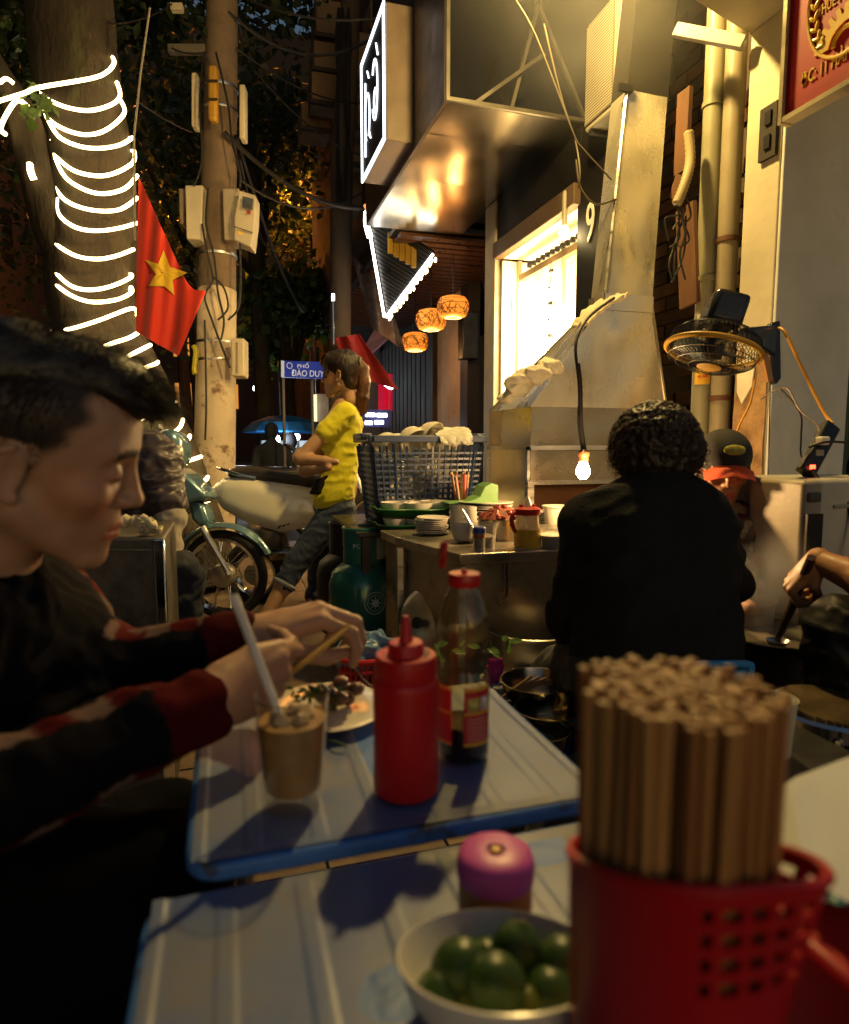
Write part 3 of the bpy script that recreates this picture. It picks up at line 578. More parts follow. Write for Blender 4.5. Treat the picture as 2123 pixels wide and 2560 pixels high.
b = B(); b.lathe([(0, -.035), (.014, -.032), (.025, -.015), (.026, 0), (.018, .02), (.013, .032)], b0, n=14); b.build('glass', m_bulb, hb)
b = B(); b.lathe([(.014, .03), (.019, .034), (.019, .05), (.022, .055), (.022, .066), (.010, .075)], b0, n=14); b.build('socket', mat('brown_socket', (.12, .03, .012), .4), hb)
pts = catmull([b0 + V(0, 0, .07), at(1450, 1060, 2.42), at(1448, 960, 2.42), at(1440, 860, 2.44), at(1470, 795, 2.5), at(1535, 745, 2.62)], 6); b = B()
b.tube(pts, [.009 if i < 9 else .006 for i in range(len(pts))], 7); b.build('cable', m_wire, hb)
b = B(); b.tube([p + V(.012, .004, 0) for p in pts[:16]], .004, 5); b.build('cable', m_wire, hb)
point_light('bare_bulb_light', b0 - V(0, .05, .02), 22, (1, .60, .24), hb, .03)
# ================================================================== wall fan
fc = at(1782, 878, 2.0); fan = thing('wall_fan', 'black and yellow wall fan tilted downward on the pier', 'fan', at(1945, 850, 2.42))
fax = V(-.12, .10, -1).normalized(); fx = fax.orthogonal().normalized(); fy = fax.cross(fx); FR = .158
fax = (at(1790, 930, 1.97) - at(1775, 830, 2.05)).normalized(); fax = (-RT * .24 - V(FW.x, FW.y, 0) * .13 - V(0, 0, .95)).normalized(); fx = Vector(RT); fx = (fx - fax * fx.dot(fax)).normalized(); fy = fax.cross(fx)
def fp(r, a, h):
    r = r * .87; h = h * .9
    return fc + (fx * math.cos(a) + fy * math.sin(a)) * r + fax * h
m_fy = mat('fan_yellow', (.55, .30, .02), .4, var=.1)
b = B(); b.tube([fp(FR, a, 0) for a in np.linspace(0, 2 * math.pi, 48, endpoint=False)], .008, 8, close=True); b.build('rim', m_fy, fan)
wg = B()
for k in range(64):
    a = 2 * math.pi * k / 64
    wg.tube([fp(.035, a, .055), fp(.09, a + .10, .054), fp(.14, a + .2, .035), fp(FR, a + .24, .004)], .0011, 4, cap=False)
    wg.tube([fp(.05, a, -.075), fp(.11, a, -.072), fp(.15, a, -.045), fp(FR, a, -.004)], .0012, 4, cap=False)
for r, h in ((.07, .0555), (.115, .047), (.145, .031)): wg.tube([fp(r, a, h) for a in np.linspace(0, 2 * math.pi, 36, endpoint=False)], .0012, 4, close=True)
for r, h in ((.08, -.075), (.13, -.062)): wg.tube([fp(r, a, h) for a in np.linspace(0, 2 * math.pi, 36, endpoint=False)], .0014, 4, close=True)
wg.build('wire_guard', m_blackpl, fan)['kind'] = 'stuff'
b = B(); b.lathe([(0, .003), (.026, .004), (.036, 0), (.036, -.008), (0, -.009)], fc + fax * .052, ax=fax, n=24); b.build('badge', mat('fan_badge', (.30, .17, .02), .5), fan)
for k in range(4):
    a0 = k * math.pi / 2; b = B(); b.grid(lambda s, t: fp(.03 + .105 * t, a0 + (s - .5) * (.75 - .1 * t), -.005 + .03 * (s - .5)), 6, 6, .002); b.build('blade', mat('fan_blade', (.05, .08, .09), .3), fan)
b = B(); b.lathe([(0, .02), (.03, .018), (.032, -.02), (.03, -.06), (0, -.06)], fc, ax=fax, n=20); b.build('hub', m_blackpl, fan)
up_ = -fax; b = B(); b.prism([fc + up_ * .075 + fx * .055 + fy * .05, fc + up_ * .075 - fx * .055 + fy * .05, fc + up_ * .075 - fx * .055 - fy * .05, fc + up_ * .075 + fx * .055 - fy * .05], up_ * .105 + V(.012, 0, 0)); b.build('motor_housing', mat('fan_housing', (.02, .024, .026), .28), fan, .018)
bk = at(1945, 850, 2.36); b = B(); b.prism([at(1862, 818, 2.1), at(1928, 812, 2.3), at(1945, 812, 2.36), at(1940, 890, 2.36), at(1905, 868, 2.25), at(1865, 845, 2.12)], (.01, .035, 0)); b.build('arm', m_blackpl, fan, .008)
b = B(); b.prism([at(1928, 806, 2.36), at(1952, 800, 2.37), at(1955, 945, 2.38), at(1942, 962, 2.38), at(1928, 940, 2.36)], (.02, .05, 0)); b.build('wall_bracket', m_blackpl, fan, .008)
b = B(); b.prism([at(1906, 880, 2.33), at(1920, 872, 2.33), at(1934, 950, 2.33), at(1922, 955, 2.33)], (.0, .012, 0)); b.build('label_strip', mat('strip_orange', (.35, .16, .04), .5), fan)
def cable(name, pts, r, mt, lab, n=6, cat='cable', grp=None): b = B(); b.tube(catmull(pts, n), r, 6); return meta(b.build(name, mt, None), lab, cat, grp)
m_ycab = mat('yellow_cable', (.55, .26, .02), .5, var=.05)
cable('fan_cable', [at(1948, 820, 2.33), at(1965, 835, 2.3), at(2010, 930, 2.28), at(2060, 1030, 2.25), at(2082, 1058, 2.22)], .0055, m_ycab, 'orange cable running from the fan bracket down to the power strip')
cable('pull_cord', [at(1888, 950, 2.3), at(1875, 1010, 2.3), at(1850, 1060, 2.32), at(1832, 1110, 2.34), at(1826, 1135, 2.34)], .004, m_ycab, 'thin yellow cord hanging down the bare plaster', cat='cord')
cable('pull_cord', [at(1926, 960, 2.33), at(1924, 1050, 2.33), at(1920, 1190, 2.33), at(1916, 1212, 2.3)], .0025, m_wire, 'thin straight black cord hanging from the fan with a hook', cat='cord')
cable('lead', [at(1900, 1000, 2.3), at(1940, 975, 2.28), at(1970, 972, 2.26), at(2000, 1025, 2.24), at(2040, 1062, 2.2), at(2050, 1085, 2.18)], .003, mat('lead_tan', (.4, .3, .2), .5), 'thin pale lead looping from the pier to the white plug')
cable('lead', [at(1950, 970, 2.28), at(2000, 1030, 2.24), at(2003, 1090, 2.2), at(2002, 1130, 2.2), at(2010, 1150, 2.18), at(2030, 1160, 2.17)], .003, m_wire, 'thin black lead dropping beside the power strip')
cable('extension_cable', [at(2032, 1175, 2.1), at(2048, 1215, 2.06), at(2042, 1290, 2.04), at(2020, 1360, 2.02), at(2008, 1400, 2.02)], .007, m_wire, 'thick black power cord running down the front of the cooler', cat='cord')
cable('extension_cable', [at(2094, 1200, 2.05), at(2112, 1240, 2.04), at(2128, 1300, 2.03), at(2135, 1400, 2.0)], .0055, m_wire, 'black cord at the right edge over the cooler', cat='cord')
cable('extension_cable', [at(2025, 1118, 2.1), at(2060, 1106, 2.1), at(2100, 1105, 2.1), at(2150, 1112, 2.1)], .004, m_wire, 'black lead running from the power strip out to the right', cat='cord')
# power strip leaning against the pier
ps = thing('power_strip', 'black power strip with red glowing switch propped on the cooler', 'power strip', at(2010, 1195, 2.12))
pa, pb_ = at(2012, 1185, 2.12), at(2078, 1065, 2.2); R = (pb_ - pa)
b = B(); b.bar(pa, pb_, .055, .035, up=FW); b.build('body', m_blackpl, ps, .006)
q = pa.lerp(pb_, .13) - FW * .024; b = B(); b.box(q, (.018, .008, .014)); b.build('switch', mat('switch_red', (.6, .02, .01), .3, emit=(1, .06, .02), estr=6), ps, .002)
q = pa.lerp(pb_, .66) - FW * .035 - RT * .02; b = B(); b.box(q, (.034, .03, .028)); b.build('plug', m_white, ps, .006)
q = pa.lerp(pb_, .42) - FW * .021; b = B(); b.box(q, (.03, .004, .02)); b.build('socket_label', mat('label_grey', (.25, .25, .22), .5), ps)
# evaporative cooler
cp = at(1928, 1196, 2.05); ctop = cp.z
co = thing('air_cooler', 'dirty white air cooler standing by the pier under the power strip', 'air cooler', (cp.x + .2, cp.y + .12, 0))
m_cool = mat('cooler_white', (.52, .50, .42), .5, 0, .12, 3, .08, col2=(.30, .26, .17), c2lo=.55, c2hi=.8)
b = B(); b.box((cp.x + .25, cp.y + .06, ctop / 2 + .02), (.42, .30, ctop - .04)); b.build('case', m_cool, co, .015)
fcx = cp.x + .034
b = B(); b.box((fcx - .0, cp.y - .02, ctop / 2 + .05), (.075, .22, ctop - .1)); b.build('front', mat('cooler_tan', (.42, .36, .26), .5), co, .014)
b = B(); b.box((fcx - .002, cp.y - .132, ctop - .05), (.05, .012, .03)); b.build('display', mat('cooler_display', (.10, .10, .09), .25), co, .008)
for k in range(9): b = B(); b.box((fcx - .028 + k * .007, cp.y - .134, ctop - .30), (.0035, .012, .40)); b.build('vent_slat', mat('vent_dark', (.07, .055, .04), .5), co)
b = B(); b.box((cp.x + .20, cp.y - .0935, ctop - .085), (.09, .006, .012)); b.build('handle', mat('handle_dim', (.30, .28, .22), .5), co, .003)
b = B(); b.box((cp.x + .25, cp.y - .0925, .45), (.36, .004, .004)); b.build('panel_line', m_dark, co)

# kitchen smoke drifting under the lamp
def vapour(name, dens, scale, lo, hi, col, cen, rad):
    ms = bpy.data.materials.new(name); ms.use_nodes = True; nt = ms.node_tree; L = nt.links.new; nt.nodes.remove(nt.nodes['Principled BSDF']); pvn = _n(nt, 'ShaderNodeVolumePrincipled'); nzz = _n(nt, 'ShaderNodeTexNoise'); nzz.inputs['Scale'].default_value = scale; nzz.inputs['Detail'].default_value = 2; mrr = _n(nt, 'ShaderNodeMapRange'); mrr.inputs[1].default_value = lo; mrr.inputs[2].default_value = hi; mrr.inputs[4].default_value = dens
    tcc = _n(nt, 'ShaderNodeTexCoord'); sb_ = _n(nt, 'ShaderNodeVectorMath', operation='SUBTRACT'); sb_.inputs[1].default_value = cen; dv = _n(nt, 'ShaderNodeVectorMath', operation='DIVIDE'); dv.inputs[1].default_value = rad; ln = _n(nt, 'ShaderNodeVectorMath', operation='LENGTH'); m2 = _n(nt, 'ShaderNodeMapRange', interpolation_type='SMOOTHSTEP'); m2.inputs[1].default_value = 1; m2.inputs[2].default_value = .15; mu = _n(nt, 'ShaderNodeMath', operation='MULTIPLY')
    L(tcc.outputs['Object'], nzz.inputs[0]); L(tcc.outputs['Object'], sb_.inputs[0]); L(sb_.outputs[0], dv.inputs[0]); L(dv.outputs[0], ln.inputs[0]); L(ln.outputs['Value'], m2.inputs[0]); L(nzz.outputs[0], mrr.inputs[0]); L(mrr.outputs[0], mu.inputs[0]); L(m2.outputs[0], mu.inputs[1]); L(mu.outputs[0], pvn.inputs['Density']); pvn.inputs['Color'].default_value = (*col, 1); L(pvn.outputs[0], nt.nodes['Material Output'].inputs['Volume']); return ms
q = at(1500, 20, 2.7); rq = (.78, .55, .62)
v, f = sdf_mesh([('e', tuple(q), rq, None, .01)], .06)
meta(solid('smoke', [(v, f)], vapour('kitchen_smoke', .2, 2.4, .25, .75, (.85, .85, .8), tuple(q), rq), None), 'thin kitchen smoke drifting under the lamp beside the duct', 'smoke', kind='stuff')
# ================================================================== tree wound with rope light
TR = [(-420, 40, 250), (-50, 62, 272), (215, 92, 300), (450, 130, 338), (600, 120, 336), (750, 122, 332), (850, 148, 362), (1000, 215, 430), (1150, 290, 500), (1300, 345, 550), (1468, 330, 610)]
TD = 4.6
tree = thing('rope_lit_tree', 'thick leaning street tree wrapped in glowing rope light', 'tree', at(470, 1468, TD))
def trunk_at(v):
    for (a, l0, r0), (c, l1, r1) in zip(TR, TR[1:]):
        if v <= c or c == TR[-1][0]: t = (v - a) / (c - a); return ((l0 + (l1 - l0) * t + r0 + (r1 - r0) * t) / 2, (r0 + (r1 - r0) * t - l0 - (l1 - l0) * t) / 2)
m_bark = mat('bark', (.028, .019, .010), .95, 0, .3, 6, 1.0, 22, col2=(.05, .05, .02), c2lo=.52, c2hi=.7, c2scale=4, stretch=(1, 1, .35), bdist=.02)
pts = []; rad = []
for v in np.linspace(-420, 1468, 40): c, w = trunk_at(v); pts.append(at(c, v, TD)); rad.append(w / FPX * TD * .97)
b = B(); b.tube(pts, rad, 28)
b.v = [tuple(Vector(p) * 1) for p in b.v]
vv = []
for i, p in enumerate(b.v):
    c = pts[min(i // 28, 39)]; d = Vector(p) - c; vv.append(tuple(c + d * (1 + .06 * noise.noise(Vector(p) * 4) + .03 * noise.noise(Vector(p) * 13))))
b.v = vv; b.build('trunk', m_bark, tree, ang=80)
for k, (lp_, r0, r1) in enumerate([([at(250, 760, TD - .05), at(150, 600, TD - .15), at(95, 420, TD - .2), at(60, 300, TD - .25), at(-10, 180, TD - .3), at(-150, -60, TD - .4)], .16, .07), ([at(150, -200, TD), at(60, -420, TD + .1), at(-100, -700, TD + .3)], .2, .1), ([at(200, -300, TD), at(420, -600, TD + .4), at(640, -800, TD + .8)], .16, .06)]):
    q = catmull(lp_, 6); b = B(); b.tube(q, [r0 + (r1 - r0) * i / (len(q) - 1) for i in range(len(q))], 12); b.build('limb', m_bark, tree, ang=80)
def leaf_mass(name, parent, m, centers, n, size, spread, flat=.6, seed=1):
    r = random.Random(seed); b = B()
    for _ in range(n):
        c, s = r.choice(centers); p = Vector(c) + V(r.gauss(0, s * spread), r.gauss(0, s * spread), r.gauss(0, s * spread * flat)); L = size * r.uniform(.6, 1.3); W = L * r.uniform(.3, .45)
        d = V(r.gauss(0, 1), r.gauss(0, 1), r.gauss(-.4, .7)).normalized(); w = d.orthogonal().normalized(); w.rotate(Quaternion(d, r.uniform(0, 6.28))); nn = d.cross(w)
        b.add([p, p + d * L * .5 + w * W + nn * L * .06, p + d * L, p + d * L * .5 - w * W + nn * L * .06], [(0, 1, 2, 3)])
    o = b.build(name, m, parent, smooth=False); return o
def leaf_mat(name, c): 
    m = mat(name, c, .5, 0, .35, 2, 0); nt = m.node_tree; bs = nt.nodes['Principled BSDF']; tr = _n(nt, 'ShaderNodeBsdfTranslucent'); tr.inputs[0].default_value = (c[0] * 1.3, c[1] * 1.5, c[2], 1)
    ad = _n(nt, 'ShaderNodeMixShader'); ad.inputs[0].default_value = .4; nt.links.new(bs.outputs[0], ad.inputs[1]); nt.links.new(tr.outputs[0], ad.inputs[2]); nt.links.new(ad.outputs[0], nt.nodes['Material Output'].inputs[0]); return m
m_leaf = leaf_mat('leaf_green', (.05, .085, .02)); m_leaf2 = leaf_mat('leaf_dark', (.035, .05, .018))
leaf_mass('crown', tree, m_leaf2, [(at(80, -250, 5), .9), (at(300, -300, 5.3), .9), (at(-150, -100, 4.8), .8), (at(500, -350, 5.8), .9), (at(-50, 60, 5.6), .5), (at(420, -60, 7.5), .7), (at(600, -80, 7.5), .7), (at(700, -20, 9), .7), (at(330, 10, 8), .6)], 5500, .13, .55)
leaf_mass('sprigs', tree, m_leaf, [(at(80, 235, 4.2), .10), (at(90, 285, 4.2), .08), (at(45, 85, 4.5), .10), (at(60, 440, 4.4), .07), (at(62, 105, 4.5), .06)], 70, .085, .6, seed=4)['kind'] = 'stuff'
# rope light: arcs in front of the trunk joined by passes behind it
Z1 = lambda x, y: (x * .4049, y * .4048)
arcs = [[(-60, 640), (150, 575), (240, 540), (560, 485), (660, 445), (705, 390), (695, 350)], [(228, 455), (250, 555), (290, 610), (420, 665), (560, 682), (690, 645), (742, 590), (722, 505)], [(265, 605), (290, 720), (390, 795), (530, 832), (660, 800), (768, 700), (745, 618)],
        [(290, 725), (360, 840), (480, 900), (610, 916), (740, 895), (820, 850)], [(320, 865), (335, 950), (450, 1050), (600, 1086), (720, 1065), (825, 1000), (828, 930)], [(332, 950), (400, 1090), (520, 1170), (640, 1196), (770, 1165), (848, 1085)],
        [(350, 1130), (380, 1215), (480, 1275), (620, 1303), (750, 1290), (848, 1222)], [(360, 1225), (370, 1330), (470, 1405), (600, 1425), (740, 1408), (845, 1378)], [(300, 1440), (350, 1510), (470, 1580), (600, 1600), (720, 1580), (825, 1540)],
        [(325, 1572), (330, 1660), (430, 1760), (545, 1790), (680, 1770), (805, 1715), (808, 1690)], [(298, 1712), (400, 1800), (500, 1850), (600, 1866), (730, 1848), (812, 1805), (808, 1770)],
        [(300, 2050), (440, 2030), (620, 1975), (810, 1905), (850, 1935)], [(560, 2180), (680, 2125), (800, 2085), (870, 2040), (880, 2010)], [(700, 2240), (790, 2200), (870, 2160), (930, 2130)], [(820, 2300), (900, 2270), (965, 2245), (975, 2235)],
        [(800, 2620), (900, 2575), (1000, 2530), (1085, 2480)], [(900, 2720), (1050, 2680), (1110, 2640), (1130, 2590)], [(950, 2800), (1100, 2740), (1160, 2715), (1172, 2690)], [(950, 2880), (1080, 2865), (1180, 2840), (1242, 2820)], [(1100, 3050), (1225, 2985), (1270, 2965), (1283, 2945)], [(1150, 3150), (1270, 3098), (1320, 3075), (1338, 3060)]]
m_rope = mat('rope_glow', (.9, .85, .7), .4, emit=(1, .72, .31), estr=6.5, var=0, bump=0)
path = []; first = None
for k, arc in enumerate(arcs):
    a = [Z1(*q) for q in arc]; us = [q[0] for q in a]; out = []
    for (u, v) in a:
        c, w = trunk_at(v); s = max(-1, min(1, (u - c) / (w + 6))); dd = TD - (w / FPX * TD) * 1.10 * math.sqrt(max(0, 1 - s * s)) - .055
        out.append(at(u, v, min(dd, TD - .055) if (k or u > 110) else 4.12))
    seg = catmull(out, 5); b = B(); b.tube(seg, .0105, 8); path.append(seg)
rope = thing('rope_light', 'glowing white rope light coiled round the leaning tree trunk', 'rope light', at(470, 1460, TD - .1))
for k, seg in enumerate(path):
    b = B(); b.tube(seg, .0125, 8); b.build('lit_coil', m_rope, rope)
    if k + 1 < len(path):
        va, vc = Z1(*arcs[k][-1])[1], Z1(*arcs[k + 1][0])[1]; bp = [seg[-1]]
        for j in range(1, 8): ang = math.pi * j / 8; vj = va + (vc - va) * j / 8; cc, ww = trunk_at(vj); bp.append(at(cc + ww * .97 * math.cos(ang), vj, TD + ww / FPX * TD * 1.05 * math.sin(ang)))
        bp.append(path[k + 1][0])
        b = B(); b.tube(bp, .0085, 6); b.build('rear_coil', m_rope, rope)
b = B(); b.tube(catmull([at(*Z1(0, 510), 4.2), at(*Z1(40, 485), 4.18), at(*Z1(85, 515), 4.2)], 6), .012, 8); b.build('lit_coil', m_rope, rope)
b = B(); b.tube(catmull([at(*Z1(35, 830), 4.2), at(*Z1(5, 790), 4.2), at(*Z1(50, 690), 4.15), at(*Z1(110, 620), 4.15), at(*Z1(175, 660), 4.2)], 6), .014, 8); b.build('lit_coil', m_rope, rope)
b = B(); b.tube(catmull([at(*Z1(185, 1015), 4.25), at(*Z1(190, 1060), 4.23), at(*Z1(210, 1110), 4.25)], 6), .02, 8); b.build('lit_coil', m_rope, rope)
# ================================================================== flag
fl = thing('national_flag', 'red flag with yellow star hanging on a thin staff beside the tree', 'flag', at(337, 345, 4.15))
b = B(); b.tube([at(375, 20, 4.25), at(352, 180, 4.2), at(335, 345, 4.15), at(338, 600, 4.12)], .007, 6); b.build('staff', mat('staff_grey', (.25, .22, .18), .5), fl)
Lf = [(347, 442), (343, 500), (339, 600), (336, 680), (337, 760), (341, 830)]; Rf = [(355, 447), (405, 540), (452, 625), (490, 685), (515, 725), (515, 728)]
def fpt(s, t):
    # s across, t down; the lower hem runs from the tip to the bottom corner
    i = t * 5; k = min(int(i), 4); f = i - k; l = Vector(Lf[k]).lerp(Vector(Lf[k + 1]), f); r = Vector(Rf[k]).lerp(Vector(Rf[k + 1]), f); q = l.lerp(r, s)
    hem = Vector((341, 830)).lerp(Vector((440, 890)), min(1, s / .72)) if s < .72 else Vector((440, 890)).lerp(Vector((515, 727)), (s - .72) / .28)
    top_ = Vector((347, 442)).lerp(Vector((515, 725)), s); q = top_.lerp(hem, t) * .75 + Vector((l.x + (r.x - l.x) * s, top_.y + (hem.y - top_.y) * t)) * .25
    wv = .035 * math.sin(s * 11 + t * 2.2) * (.15 + .6 * t) + .008 * math.sin(s * 27 + t * 5)
    return at(q[0], q[1], 4.13 + wv)
b = B(); b.grid(fpt, 40, 40, .0015); b.build('cloth', mat('flag_red', (.62, .030, .010), .75, 0, .08, 5, .2, 200, sheen=.2), fl, ang=80)
stq = [(409, 625), (425, 667), (469, 682), (432, 700), (436, 738), (412, 716), (372, 715), (390, 685), (363, 649), (396, 660)]
def flag_d(u, v):
    best = None
    for i in range(0, 41):
        for j in range(0, 41):
            p = fpt(i / 40, j / 40); q = p - EYE; z = q.dot(FW); uu = 1061.5 + FPX * q.dot(RT) / z; v2 = 1280 - FPX * q.dot(UP) / z; e = (uu - u) ** 2 + (v2 - v) ** 2
            if best is None or e < best[0]: best = (e, z)
    return best[1]
cen = at(411, 682, flag_d(411, 682) - .012); vs_ = []; fs_ = []
ring = [(Vector(stq[i]).lerp(Vector(stq[(i + 1) % 10]), k / 4)) for i in range(10) for k in range(4)]
rows = 5; vs_ = []
for r_ in range(1, rows + 1):
    for q in ring: w = Vector((411, 682)).lerp(q, r_ / rows); vs_.append(at(w[0], w[1], flag_d(w[0], w[1]) - .010))
nn = len(ring); vs_.append(cen)
fs_ = [(nn * rows, i, (i + 1) % nn) for i in range(nn)] + [(r_ * nn + i, r_ * nn + (i + 1) % nn, (r_ + 1) * nn + (i + 1) % nn, (r_ + 1) * nn + i) for r_ in range(rows - 1) for i in range(nn)]
b = B(); b.add(vs_, fs_); b.build('star', mat('flag_star', (.72, .46, .03), .75, 0, .06), fl, ang=80)
# ================================================================== utility pole with meters
PD = 5.7
up0, up1 = at(533, 1392, PD), at(560, -250, PD)
pole = thing('utility_pole', 'concrete utility pole painted white at the bottom, hung with meter boxes', 'pole', up0)
pl = lambda v: up0.lerp(up1, (1392 - v) / 1642)
m_con = mat('pole_concrete', (.16, .11, .07), .9, 0, .3, 3, .5, 30, col2=(.08, .055, .035), c2lo=.5, c2hi=.7)
m_lime = mat('pole_limewash', (.52, .42, .29), .9, 0, .2, 4, .5, 30, col2=(.16, .10, .06), c2lo=.56, c2hi=.66, c2scale=6)
def rr(v): return (38 + (v - 0) / 1392 * 14) / FPX * PD
b = B(); b.tube([pl(v) for v in np.linspace(730, -250, 8)], [rr(v) for v in np.linspace(730, -250, 8)], 20); b.build('shaft', m_con, pole)
b = B(); b.tube([pl(v) for v in np.linspace(1392, 728, 8)], [rr(v) + .004 for v in np.linspace(1392, 728, 8)], 20); b.build('painted_base', m_lime, pole)
for v in (857, 902, 640, 225, 280): b = B(); b.lathe([(rr(v) + .008, -.012), (rr(v) + .010, 0), (rr(v) + .008, .012)], pl(v), n=20); b.build('steel_band', m_steel, pole)
m_mb = mat('meter_cream', (.56, .48, .33), .55, 0, .12, 4, .1)
def mbox(u0, v0, u1, v1, d, dep=.16, taper=0):
    A = at(u0, v0, d); Bq = at(u1, v0, d); Cq = at(u1 - taper, v1, d); D = at(u0 + taper, v1, d); b = B(); b.prism([A, Bq, Cq, D], FW * dep); return b
mbox(462, 462, 508, 598, 5.45, .18, 4).build('meter_box', m_mb, pole, .012)
mbox(446, 470, 462, 560, 5.5, .12, 3).build('meter_box_side', mat('meter_brown', (.2, .15, .1), .6), pole, .01)
mbo = mbox(556, 470, 598, 600, 5.5, .2, 4).build('meter_box', mat('meter_shade', (.40, .33, .23), .55), pole, .01)
fr = B(); A = [at(598, 475, 5.40), at(638, 487, 5.35), at(636, 545, 5.35), at(628, 618, 5.40), at(585, 600, 5.40), at(588, 548, 5.38)]; fr.prism(A, FW * .16); mb = fr.build('meter_box', m_mb, pole, .01)
q = B(); q.prism([at(607, 490, 5.345), at(633, 497, 5.325), at(630, 524, 5.325), at(605, 517, 5.345)], FW * .012); q.build('meter_window', mat('meter_glass', (.05, .06, .08), .15), pole)
q = B(); q.prism([at(617, 526, 5.34), at(626, 528, 5.335), at(626, 534, 5.335), at(617, 532, 5.34)], FW * .01); q.build('red_mark', m_red, pole)
q = B(); q.prism([at(595, 577, 5.385), at(606, 579, 5.385), at(606, 586, 5.385), at(595, 584, 5.385)], FW * .01); q.build('yellow_mark', m_yel, pole)
q = B(); q.bar(at(585, 566, 5.36), at(632, 582, 5.36), .008, .006); q.build('lid_line', m_dark, pole)
mbox(577, 845, 611, 940, 5.45, .14, 0).build('junction_box', m_mb, pole, .014)
for k in range(14): q = B(); q.box(at(592, 858 + k * 5.6, 5.44), (.014, .01, .006)); q.build('vent_slot', m_dark, pole)
mbox(519, 160, 541, 298, 5.35, .08).build('cable_sleeve', mat('sleeve_yellow', (.42, .22, .02), .5), pole, .02)
for v in (202, 248): q = B(); q.bar(at(516, v, 5.33), at(544, v, 5.33), .02, .012); q.build('sleeve_band', m_wire, pole)
mbox(478, 180, 492, 315, 5.5, .1).build('bracket_plate', m_mb, pole, .01)
mbox(598, 210, 612, 345, 5.5, .1).build('bracket_plate', m_mb, pole, .01)
mbox(418, 108, 512, 128, 5.6, .06).build('cross_arm', mat('arm_grey', (.12, .10, .08), .6), pole, .006)
mbox(425, 5, 455, 22, 5.6, .06).build('cross_arm', m_mb, pole, .006)
q = B(); q.tube(catmull([at(484, 865, 5.5), at(490, 880, 5.5), at(486, 920, 5.5), at(488, 935, 5.5)], 4), .022, 8); q.build('yellow_tie', mat('tie_yellow', (.4, .35, .02), .6), pole)
for pts_ in ([(505, 560), (520, 640), (532, 700), (512, 740), (530, 800), (560, 880), (575, 920)], [(520, 470), (515, 560), (535, 640), (545, 730), (560, 800), (553, 850)], [(530, 690), (560, 720), (570, 770), (545, 800)], [(600, 600), (602, 700), (596, 770), (570, 800)], [(512, 800), (516, 1000), (513, 1100)], [(540, 130), (570, 260), (580, 350), (600, 430), (600, 470)], [(510, 130), (500, 250), (505, 400), (485, 465)]):
    q = B(); q.tube(catmull([at(u, v, 5.42) for u, v in pts_], 5), .009, 6); q.build('cable', m_wire, pole)
# second pole mass with bundled cables near the upper houses
p2 = thing('cable_pole', 'dark far pole thick with bundled cables left of the sign box', 'pole', at(845, 1330, 7.4))
b = B(); b.tube([at(845, 1330, 7.4), at(852, 700, 7.4), at(855, 400, 7.4), at(868, 200, 7.4), at(880, -50, 7.4)], [.12, .12, .13, .12, .11], 14); b.build('shaft', mat('pole_dark', (.075, .055, .038), .9, bump=.5), p2)
for k in range(8):
    o_ = random.uniform(-18, 18); q = B(); q.tube(catmull([at(860 + o_ + random.uniform(-10, 10), v, 7.2) for v in (520, 400, 300, 200, 100, 20)], 4), .012, 5); q.build('cable', m_wire, p2)
# overhead wires
wires = [((600, -10, 5.6), (1020, 30, 5.2), .12, .010), ((570, 30, 5.6), (1060, -40, 6.5), .5, .014), ((590, 120, 5.6), (920, 260, 6.9), .12, .008), ((560, 330, 5.5), (925, 520, 6.5), .18, .02), ((600, 450, 5.5), (920, 470, 6.8), .22, .010), ((340, 250, 4.4), (480, 330, 5.5), .02, .005), ((270, 60, 4.5), (430, 10, 5.6), .04, .006), ((430, 120, 5.6), (520, 130, 5.5), .03, .006), ((590, 340, 5.6), (760, 780, 9), .2, .02), ((600, 400, 5.6), (700, 560, 9), .5, .014), ((640, 180, 6), (980, 400, 7), .2, .008)]
labs = ['topmost wire from the pole toward the sign box', 'thick drooping wire crossing above the balcony boxes', 'thin wire slanting to the cable pole', 'heavy cable sagging to the canopy corner', 'slack wire above the meter boxes', 'short wire from tree to pole', 'wire at the top between tree and pole', 'short wire beside the cross arm', 'cable bundle slanting down behind the pole', 'slack loop hanging behind the right meter box', 'thin wire passing in front of the sign box']
for (a, c, s, r), l in zip(wires, labs): b = B(); b.tube(sag(at(*a), at(*c), s), r, 5); meta(b.build('overhead_wire', m_wire, None), l, 'wire')
for i, pts_ in enumerate([[(1290, 0, 2.9), (1340, 90, 2.9), (1420, 300, 2.9), (1440, 360, 2.9), (1450, 430, 2.85), (1446, 470, 2.85)], [(1360, 60, 2.9), (1400, 230, 2.9), (1436, 340, 2.9), (1460, 375, 2.9), (1530, 450, 2.9)], [(1440, 400, 2.88), (1452, 470, 2.85), (1490, 510, 2.85), (1540, 498, 2.9)]]):
    cable('hanging_wire', [at(*q) for q in pts_], .0045, mat('wire_olive', (.05, .035, .012), .7), ['olive wire slanting down to the window corner', 'second olive wire running behind the duct', 'olive wire loop between window corner and duct'][i], cat='wire')
